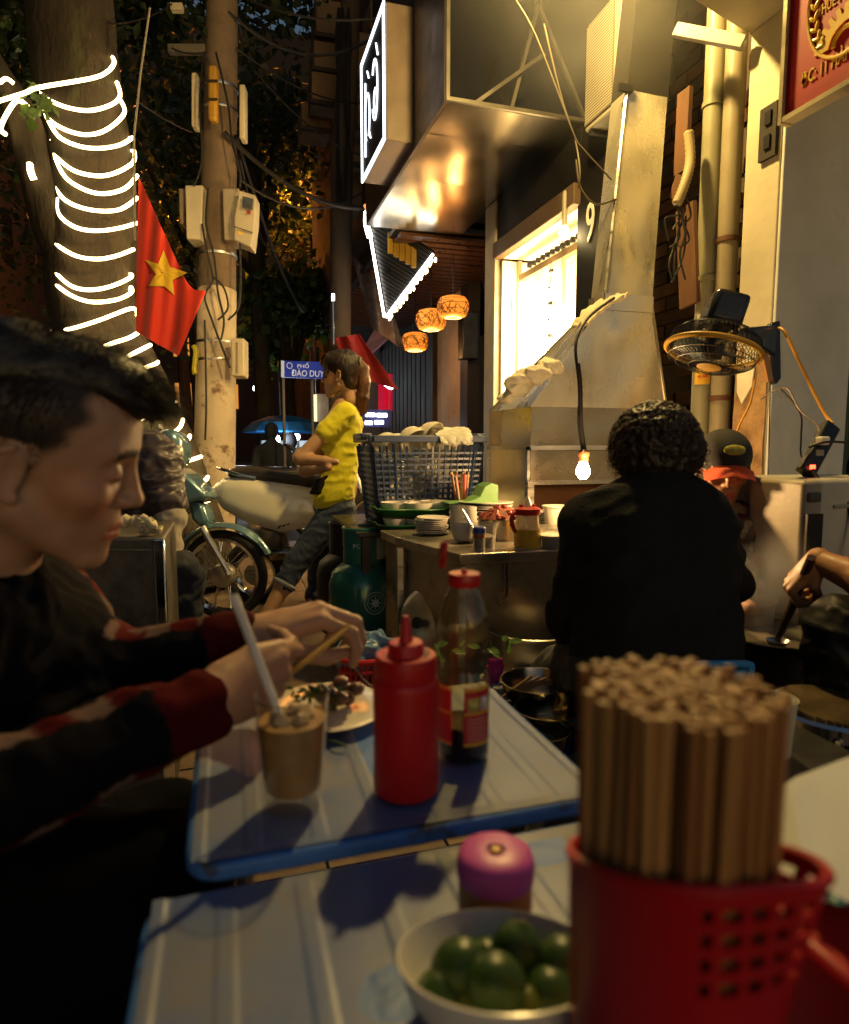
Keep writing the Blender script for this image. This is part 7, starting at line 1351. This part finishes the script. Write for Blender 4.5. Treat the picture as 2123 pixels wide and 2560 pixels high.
def floral(v):
    n = np.array([noise.noise(Vector(p) * 26) for p in v]); n2 = np.array([noise.noise(Vector(p) * 17 + V(9, 3, 1)) for p in v]); c = np.tile(np.array((.055, .018, .022)), (len(v), 1)); c[n > .16] = (.22, .17, .09); c[(n2 > .2) & (n < .1)] = (.05, .05, .075); c[(n < -.28)] = (.20, .035, .045); return c
ck = figure('smiling cook in black cap with orange brim and dark floral blouse', bc3, [('blouse', sh_, m_vcloth, floral, .016)], HMc, (.42, .21, .12), smile=1, loc=V(hipc.x, hipc.y, 0), h=.006)
cpv = [('e', (-.002, 0, .062), (.113, .089, .088), None, .01)]; v, f = sdf_mesh(xf(cpv + [('-e', (0, 0, -.052), (.16, .14, .085), None, .006)], HMc, .97), .0045); solid('cap', [(v, f)], mat('cap_black', (.016, .015, .017), .8), ck)
iM2 = HMc @ Matrix.Scale(.97, 4)
b = B(); b.grid(lambda s, t: iM2 @ V(.082 + (.085) * t * (1 - (2 * s - 1) ** 2 * .55) + .02 * (1 - (2 * s - 1) ** 2), (s - .5) * .155, .050 - .022 * t - .03 * (2 * s - 1) ** 2), 18, 8, .003); b.build('brim', mat('brim_orange', (.60, .07, .018), .6), ck, ang=60)
b = B(); b.ball(iM2 @ V(.098, .010, .100), (.008, .034, .018), 14, R=(iM2.to_3x3().normalized() @ Matrix.Rotation(-.55, 3, 'Y'))); b.build('badge', mat('badge_yellow', (.42, .38, .03), .5, 0, .5, 60, 0), ck)
rts = []
for s in (-1, 1):
    for _ in range(160): x, z = rr_.uniform(-.08, .005), rr_.uniform(.0, .05); rts.append([iM2 @ V(x, s * .083, z), iM2 @ V(x - .01, s * .092, z - .05), iM2 @ V(x - .012 + rr_.uniform(-.01, .01), s * .086, z - .11 - rr_.uniform(0, .03))])
strands('hair', rts, m_hair, ck, .0022)
csx = thing('wooden_stool', 'low wooden stool hidden under the cook', 'stool', V(hipc.x, hipc.y, 0)); b = B(); b.box(V(hipc.x, hipc.y, max(.1, hipc.z - .16) / 2), (.24, .24, max(.1, hipc.z - .16))); b.build('block', m_dark, csx, .01)
# ------------------------------------------------------------------ cook's helper at right edge: forearm, hand with ladle, black covered knee
wr, el, shd = at(2046, 1402, 1.52), at(2185, 1462, 1.40), at(2360, 1230, 1.45)
HMr = frame(at(2400, 1050, 1.5), -RT * .9 + FH * .3 - V(0, 0, .3), V(0, 0, 1)); Hh = frame(wr, at(1985, 1455, 1.56) - wr, UP * .7 - RT * .6 - FW * .2)
hgr = xf(hand_prims([(1.1, 1.2, .8), (1.15, 1.25, .8), (1.2, 1.3, .8), (1.25, 1.3, .8)], [(.046, .036, -.020), (.062, .030, -.046), (.066, .008, -.056)], stub=.004), Hh, .98)
hpr = at(2420, 1620, 1.5); kr = at(2115, 1590, 1.42)
hl = figure('person at the right edge stirring broth with bare forearm, black apron over the knee', [('c', wr - (wr - el) * .02, el, .027, .042, .01), ('c', el, shd, .044, .05, .02), ('c', shd, hpr, .1, .12, .05)], [('blouse', [('c', shd - V(0, 0, .02), hpr, .15, .16, .05), ('c', shd, shd.lerp(el, .5), .065, .06, .03), ('c', shd, at(2400, 1130, 1.5), .09, .06, .04)], m_jk, None, .02), ('apron', [('c', hpr, kr, .13, .078, .05), ('c', kr, V(kr.x + .01, kr.y, .05), .078, .07, .04)], mat('apron_vinyl', (.006, .006, .007), .55, spec=.25), None, .012)], HMr, (.42, .20, .09), extra_fine=[hgr], loc=V(hpr.x, hpr.y, 0), h=.008)
v, f = sdf_mesh(xf([('e', (-.01, 0, .07), (.1, .085, .085), None, .02), ('e', (-.06, 0, .02), (.05, .07, .07), None, .02)], HMr), .008); solid('hair', [(v, f)], m_hair, hl)
l0, l1 = at(2010, 1440, 1.53), at(1945, 1600, 1.72); ldl = thing('ladle', 'dark wooden ladle dipping into the broth pot', 'ladle', l1); b = B(); b.tube([l0 + (l0 - l1) * .25, l0, l0.lerp(l1, .5), l1], [.010, .011, .012, .008], 10); b.build('handle', mat('ladle_wood', (.05, .02, .01), .5), ldl); b = B(); b.lathe([(0, -.02), (.02, -.015), (.03, 0), (.028, 0), (.018, -.012), (0, -.016)], l1, n=18); b.build('cup', m_steel, ldl)
stb = thing('plastic_stool', 'dark stool under the helper at the right edge', 'stool', V(hpr.x, hpr.y, 0)); b = B(); b.box(V(hpr.x, hpr.y, (hpr.z - .13) / 2), (.26, .26, hpr.z - .13)); b.build('block', m_blackpl, stb, .01)
# ------------------------------------------------------------------ seated person in puffer jacket behind the diner
D = 2.45; S = lambda u, v_, d=2.45: at(u, v_, d)
HMp = frame(S(275, 1020, 2.55), RT * .8 + FH * .6 - V(0, 0, .3), V(0, 0, 1)); s0, s1 = S(385, 1150, 2.4), S(290, 1150, 2.7); hpp = S(300, 1400, 2.6); e0, w0_ = S(425, 1290, 2.36), S(420, 1420, 2.30); kp = S(452, 1440, 2.28)
pf = [('c', s0, s1, .085, .085, .05), ('c', S(355, 1180, 2.48), hpp, .15, .15, .05), ('c', s0, s0.lerp(e0, .75), .08, .075, .03), ('c', s1, S(250, 1300, 2.75), .08, .07, .03)]
v_p = [('jacket', pf, mat('puffer_plum', (.045, .035, .042), .45, 0, .15, 5, .2, 30), None, .018), ('sleeve', [('c', s0.lerp(e0, .6), e0, .055, .054, .02), ('c', e0, w0_.lerp(e0, .12), .053, .042, .02)], mat('sleeve_grey', (.30, .27, .21), .95, 0, .12, 9, .5, 200), None, .012), ('jeans', [('c', hpp, kp, .11, .078, .05), ('c', kp, V(kp.x - .01, kp.y, .06), .076, .055, .03), ('e', hpp, (.16, .16, .12), None, .04)], mat('jeans_navy', (.018, .022, .032), .9), None, .014)]
pp = figure('seated person in plum puffer jacket and dark jeans behind the young man', [('c', s0, s1, .05, .05, .05), ('c', e0, w0_, .036, .026, .01), ('c', w0_, w0_ - V(0, 0, .09), .028, .02, .01), ('c', S(355, 1180, 2.48), hpp, .1, .1, .05)], v_p, HMp, (.38, .22, .13), loc=V(hpp.x, hpp.y, 0), h=.008)
v, f = sdf_mesh(xf([('e', (-.01, 0, .07), (.1, .085, .085), None, .02), ('e', (-.06, 0, .02), (.05, .07, .07), None, .02)], HMp), .008); solid('hair', [(v, f)], m_hair, pp)
stp = thing('plastic_stool', 'dark plastic stool under the person in the puffer jacket', 'stool', V(hpp.x, hpp.y, 0)); b = B(); b.box(V(hpp.x, hpp.y, (hpp.z - .12) / 2), (.26, .26, hpp.z - .12)); b.build('block', m_blackpl, stp, .01)
stm = thing('plastic_stool', 'dark plastic stool under the young man', 'stool', V(hipm.x, hipm.y, 0)); b = B(); b.box(V(hipm.x, hipm.y, (hipm.z - .13) / 2), (.26, .26, hipm.z - .13)); b.build('block', m_blackpl, stm, .01)
# ================================================================== pieces of parts go one level down
UNDER = {'label_line': 'label', 'label_picture': 'label', 'label_text_line': 'label', 'neon_letter': 'face', 'wheat_grain': 'emblem_ring', 'gear': 'emblem_ring', 'gear_arc': 'emblem_ring', 'weave': 'shade', 'meter_window': 'meter_box', 'red_mark': 'meter_box', 'yellow_mark': 'meter_box', 'lid_line': 'meter_box', 'vent_slot': 'junction_box', 'sleeve_band': 'cable_sleeve', 'bulb_holder': 'bulb_cable', 'rail_clip': 'curtain_rail', 'louvre': 'grille_back', 'drop_bulb': 'light_strip', 'seat_rib': 'seat_rim', 'stem_button': 'fruit', 'hair_strands': 'hair', 'curls': 'hair', 'ponytail_strands': 'hair', 'fringe': 'hair', 'combed_strands': 'hair', 'hair_tie': 'hair', 'brim': 'cap', 'jeans_cuff': 'jeans', 'onion_slice': 'heap', 'meat_piece': 'heap', 'star': 'cloth', 'vent': 'side_cowl', 'numeral': 'post', 'switch': 'recess_box', 'paint_flake': 'bare_plaster', 'collar_rim': 'collar', 'dark_speck': 'coffee', 'ice_cube': 'coffee', 'flip_lid': 'cap', 'lug': 'lid', 'nozzle': 'lid', 'mirror': 'mirror_stem', 'fan_cover': 'engine_case', 'bulb': 'window_back', 'collar': 'jumper'}
kids = {}
for o in bpy.data.objects:
    if o.parent is not None and o.parent.parent is None: kids.setdefault(o.parent.name, []).append(o)
for tname, ch in kids.items():
    if bpy.data.objects[tname].type != 'EMPTY': continue
    by = {}
    for o in ch: by.setdefault(o.name.split('.')[0], []).append(o)
    for o in ch:
        want = UNDER.get(o.name.split('.')[0])
        if want and want in by and o.type == 'MESH' and by[want][0] is not o: o.parent = by[want][-1 if want == 'meter_box' else 0]
# ================================================================== the street beyond
far = thing('far_house', 'dark tall houses closing the far end of the street', 'building', (-4, 42, 0))
b = B(); b.box((-2, 46, 13), (46, 6, 26)); b.build('wall', mat('far_wall', (.03, .022, .016), .9), far)
for k in range(12):
    for j in range(4):
        if random.random() < .45: b = B(); b.box((-18 + k * 2.6, 42.97, 4 + j * 3.1), (1.1, .1, 1.5)); b.build('stand_in_window' if random.random() < .5 else 'window', mat('stand_in_window', (.4, .2, .05), .5, emit=(1, .38, .06), estr=.5) if random.random() < .4 else m_black, far)  # added orange windows, their glow standing in for sodium light on the facade
lh = thing('left_house', 'dark row of houses along the left side of the street', 'building', (-7, 15, 0))
b = B(); b.box((-9.5, 18, 7), (5, 50, 14)); b.build('wall', mat('left_wall', (.04, .03, .022), .9), lh)
for k in range(14): b = B(); b.box((-6.98, 2 + k * 2.2, 2.0 + 3 * (k % 3)), (.06, 1.0, 1.7)); b.build('window', m_black, lh)
# street trees beyond, their leaves lit by sodium lamps
trees = [((640, 330, 11), 1.7, 'large dark leafy tree behind the utility pole'), ((470, 250, 13), 2.0, 'dark leafy tree between the lit trunk and the pole'), ((720, 780, 12), .9, 'green lit leafy tree above the blue street sign'), ((150, 500, 14), 2.6, 'broad shadowy tree behind the rope lit trunk'), ((760, 520, 17), 1.9, 'tree with leaves glowing orange beside the balcony boxes'), ((450, 640, 17), 2.0, 'tree with orange glints behind the flag')]
for i, (c, s, l) in enumerate(trees):
    p = at(*c); t = thing('street_tree', l, 'tree', (p.x, p.y, 0), group='trees down the street')
    b = B(); b.tube(catmull([(p.x + .1, p.y, 0), (p.x, p.y + .1, p.z * .4), (p.x - .1, p.y, p.z)], 6), [.2 - .008 * k for k in range(13)], 10); b.build('trunk', m_bark, t)
    cs = [(p + V(random.uniform(-s, s) * .8, random.uniform(-s, s) * .8, random.uniform(-s, s) * .7), s * .5) for _ in range(7)]
    for q, _ in cs[:4]: b = B(); b.tube([V(p.x, p.y, p.z * .6), q], [.07, .03], 6); b.build('limb', m_bark, t)
    leaf_mass('crown', t, m_leaf if i == 2 else m_leaf2, cs, 2600, .19, .62, .8, seed=20 + i)
for i, (u, v, d, pw) in enumerate([(720, 455, 16.5, 900), (480, 400, 17.5, 500), (640, 690, 15, 120), (430, 545, 20, 400), (830, 1010, 24, 300)]):
    p = at(u, v, d); t = thing('sodium_lamp', 'orange sodium street lamp ' + ['glowing through leaves left of the sign box', 'glowing high behind the pole', 'small and low under the trees', 'behind the flag among leaves', 'far down behind the blue umbrella'][i], 'street lamp', (p.x, p.y, 0))
    b = B(); b.tube([(p.x + .5, p.y, 0), (p.x + .5, p.y, p.z), (p.x, p.y, p.z + .08)], .05, 8); b.build('post', m_wire, t)
    b = B(); b.ball(p, (.22, .12, .09), 10); b.build('lamp_head', mat('sodium_glow', (.9, .5, .1), .5, emit=(1, .26, .02), estr=5), t); point_light('sodium_light', p - V(0, .3, .25), pw, (1, .28, .03), t, .1)
for i, (u, v, d, pw, r) in enumerate([(643, 971, 14, 40, .085), (786, 792, 13, 25, .075), (690, 1097, 9.5, 14, .06), (742, 1092, 10, 8, .05)]):
    p = at(u, v, d); t = thing('white_lamp', ['bright round white lamp beside the utility pole', 'white spotlight high above the street sign', 'white lamp under the blue umbrella', 'second white lamp under the umbrella by the woman'][i], 'lamp', (p.x, p.y, 0))
    b = B(); b.ball(p, r, 12); b.build('globe', mat('cool_globe', (.9, .9, .9), .4, emit=(.85, .95, 1), estr=18), t); b = B(); b.tube([(p.x + .03, p.y + .12, 0), (p.x + .03, p.y + .12, p.z + .02), (p.x, p.y + .05, p.z + .02)], .02, 6); b.build('post', m_wire, t)
    point_light('white_lamp_light', p - V(0, r + .1, 0), pw, (.8, .92, 1), t, .08)
# blue umbrella stall
uc = at(712, 1066, 10.2); um = thing('blue_umbrella', 'blue parasol over a lit street stall behind the woman', 'umbrella', (uc.x, uc.y, 0))
b = B(); b.lathe([(.0, .18), (.25, .15), (.5, .06), (.66, -.08), (.64, -.10), (.48, .03), (.0, .15)], uc, n=16); b.build('canopy', mat('umbrella_blue', (.02, .16, .42), .6, emit=None), um, smooth=False)
b = B(); b.tube([(uc.x, uc.y, 0), (uc.x, uc.y, uc.z + .2)], .02, 6); b.build('pole', m_chrome, um)
st = thing('street_stall', 'small white lit stall cart under the blue umbrella', 'stall', at(715, 1175, 10.4))
b = B(); b.box(at(712, 1140, 10.5), (.75, .4, .5)); b.build('counter', m_white, st, .02)
b = B(); b.box(at(722, 1095, 10.7), (.12, .05, .5)); b.build('upright', m_white, st)
# street name sign
sn = thing('street_sign', 'blue street name sign with white lettering beside the woman’s face', 'sign', at(760, 925, 8.0))
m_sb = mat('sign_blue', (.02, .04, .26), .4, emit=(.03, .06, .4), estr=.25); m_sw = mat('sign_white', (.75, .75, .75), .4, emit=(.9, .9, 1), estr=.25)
sa, sbb = at(708, 902, 8.0), at(840, 906, 7.9); sxd = (sbb - sa).normalized()
b = B(); b.prism([at(711, 902, 8), at(850, 906, 7.9), at(850, 948, 7.9), at(711, 943, 8)], FW * .03); b.build('panel', m_sb, sn)
b = B(); b.prism([at(703, 901, 8.03), at(711, 902, 8.0), at(711, 943, 8.0), at(703, 942, 8.03)], FW * .03); b.build('edge', m_sw, sn)
lettering('PHỐ', .062, at(758, 916, 7.90), sxd, ZD, m_sw, sn, bold=.0003, sx=1.25); lettering('ĐÀO DUY TỪ', .105, at(784, 935, 7.88), sxd, ZD, m_sw, sn, bold=.0006, sx=.86)
b = B(); b.tube([at(724, 914, 7.93) + (sxd * math.cos(a) + V(0, 0, 1) * math.sin(a)) * .034 for a in np.linspace(0, 6.28, 20, endpoint=False)], .004, 5, close=True); b.build('emblem', m_sw, sn)
for u in (708, 780): b = B(); b.tube([onz(u, 1313, 0), at(u, 945, 8.05)], .018, 6) ; b.v = []; b.f = []; p = at(u, 945, 8.05); b.tube([(p.x, p.y, 0), p], .018, 6); b.build('post', mat('post_grey', (.2, .18, .18), .5), sn)
# lit shop signs right of the woman
ls = thing('lit_board', 'small lit white and blue shop board to the right of the ponytail', 'sign', at(940, 1050, 9))
b = B(); b.box(at(940, 1046, 9), (.42, .06, .24)); b.build('case', mat('board_blue', (.02, .03, .15), .4), ls)
m_bw = mat('board_white', (.9, .9, .9), .4, emit=(.9, .93, 1), estr=3)
for (u, v_, w_) in ((926, 1037, .14), (955, 1038, .15), (922, 1057, .11), (948, 1056, .13)): b = B(); b.box(at(u, v_, 8.93), (w_, .02, .055)); b.build('lit_line', m_bw, ls, .012)
rc = thing('red_banner', 'red lit banner hanging behind the ponytail', 'banner', at(965, 1000, 9.5)); b = B(); b.grid(lambda s, t: at(946 + s * 34, 935 + t * 92, 9.5 + .05 * math.sin(s * 14)), 12, 6, .01); b.build('cloth', mat('banner_red', (.5, .01, .04), .7, emit=(.8, .01, .06), estr=.25), rc)
rb = thing('red_flag', 'dark red flag hanging behind the head of the woman in yellow', 'flag', at(850, 850, 7)); b = B(); b.grid(lambda s, t: at(838 + 40 * t + (s) * (60 + 70 * t) - 10 * t, 845 + 90 * t + 50 * s * t - 10 * s, 7 + .06 * math.sin(s * 9 + t * 3)), 12, 12, .004); b.build('cloth', mat('flag_dark', (.22, .008, .012), .8), rb); b = B(); b.tube([at(833, 745, 7), at(835, 860, 7)], .012, 6); b.build('staff', m_chrome, rb); b = B(); b.tube([at(833, 735, 7), at(833, 752, 7)], .016, 6); b.build('tip_light', m_white_glow, rb)
wl = thing('bent_neon', 'bent white neon tube by the red banner', 'neon light', at(965, 950, 8.6)); b = B(); b.tube(catmull([at(944, 938, 8.6), at(955, 934, 8.6), at(972, 952, 8.6), at(981, 970, 8.6), at(970, 968, 8.6), at(950, 950, 8.6), at(944, 938, 8.6)], 5), .014, 6); b.build('tube', mat('neon_cool', (.9, .9, .9), .4, emit=(.85, .9, 1), estr=6), wl)
gb = thing('grey_board', 'pale grey board edge behind the woman’s neck', 'sign', at(806, 1010, 8.5)); b = B(); b.box(at(806, 1020, 8.5), (.16, .05, .36)); b.build('panel', mat('board_grey', (.35, .37, .42), .5), gb); b = B(); b.box(at(787, 1020, 8.4), (.05, .04, .34)); b.build('lit_strip', mat('strip_glow', (.9, .7, .4), .4, emit=(1, .75, .4), estr=1.2), gb)
tp = thing('glossy_sheet', 'greyish plastic sheet hanging under the wedge awning', 'sheet', at(915, 800, 7.8)); b = B(); b.grid(lambda s, t: at(880 + 50 * t + s * (75 + 10 * t), 640 + 180 * t + 60 * s, 7.6 + .08 * math.sin(s * 7 + 3 * t)), 14, 14, .004); b.build('film', mat('plastic_film', (.16, .12, .11), .25, .3), tp)
pb2 = thing('purple_awning', 'dim purple awning under the wedge awning', 'awning', at(945, 830, 8.4)); b = B(); b.prism([at(915, 860, 8.4), at(955, 790, 8.4), at(975, 790, 8.5), at(985, 830, 8.5), at(930, 880, 8.4)], FW * .1); b.build('panel', mat('awning_purple', (.14, .11, .3), .6), pb2)
# riders and bikes as dim figures in the road
def far_person(u, d, vtop, lab, lean=0):
    hd = at(u, vtop + 22 * 10 / d, d); t = thing('person', lab, 'person', (hd.x, hd.y, 0)); z = hd.z; x, y = hd.x, hd.y
    pr = [('e', (x, y, z), (.095, .10, .12), None, .01), ('c', (x, y, z - .1), (x, y, z - .2), .055, .06, .02), ('c', (x - .16, y, z - .27), (x + .16, y, z - .27), .08, .08, .05), ('c', (x, y, z - .3), (x + lean, y, z - .75), .17, .16, .05), ('c', (x - .2, y, z - .28), (x - .26, y - .1, z - .6), .06, .05, .03), ('c', (x + .2, y, z - .28), (x + .26, y - .1, z - .6), .06, .05, .03), ('c', (x - .09 + lean, y, z - .75), (x - .1, y - .1, .05), .1, .06, .03), ('c', (x + .09 + lean, y, z - .75), (x + .1, y + .1, .05), .1, .06, .03)]
    v, f = sdf_mesh(pr, .03); solid('body', [(v, f)], mat('shadow_clothes', (.03, .032, .04), .9), t); return t
far_person(679, 8.8, 1052, 'dark silhouetted person bending beside the blue umbrella'); far_person(728, 9.6, 1078, 'dark silhouetted person standing under the blue umbrella')
for i, (u, v, d) in enumerate([(770, 1150, 6.2), (640, 1165, 6.6)]):
    c = at(u, v, d); t = thing('dark_motorbike', ['dark motorbike parked beyond the cream scooter, right of it', 'dark motorbike parked beyond the pole base'][i], 'motorbike', (c.x, c.y, 0))
    wheel(t, V(c.x - .5, c.y, .28), .28, nax, .04, 0); wheel(t, V(c.x + .6, c.y - .15, .28), .28, nax, .04, 0)
    b = B(); b.prism([V(c.x - .6, c.y, .6), V(c.x - .5, c.y, .8), V(c.x, c.y, .78), V(c.x + .35, c.y, .6), V(c.x + .2, c.y, .4), V(c.x - .3, c.y, .4)], (.03, .22, 0)); b.build('body', m_blackpl, t, .04)
    b = B(); b.tube(catmull([(c.x + .3, c.y - .25, 1.0), (c.x + .38, c.y, .95), (c.x + .32, c.y + .3, 1.0)], 4), .015, 8); b.build('handlebar', m_blackpl, t)
    b = B(); b.ball((c.x + .45, c.y, .88), (.09, .09, .1), 12); b.build('headlamp', mat('lamp_dim', (.3, .3, .32), .2), t)
    b = B(); b.tube([(c.x + .38, c.y, .9), (c.x + .6, c.y - .15, .28)], .03, 8); b.build('fork', m_steel, t)
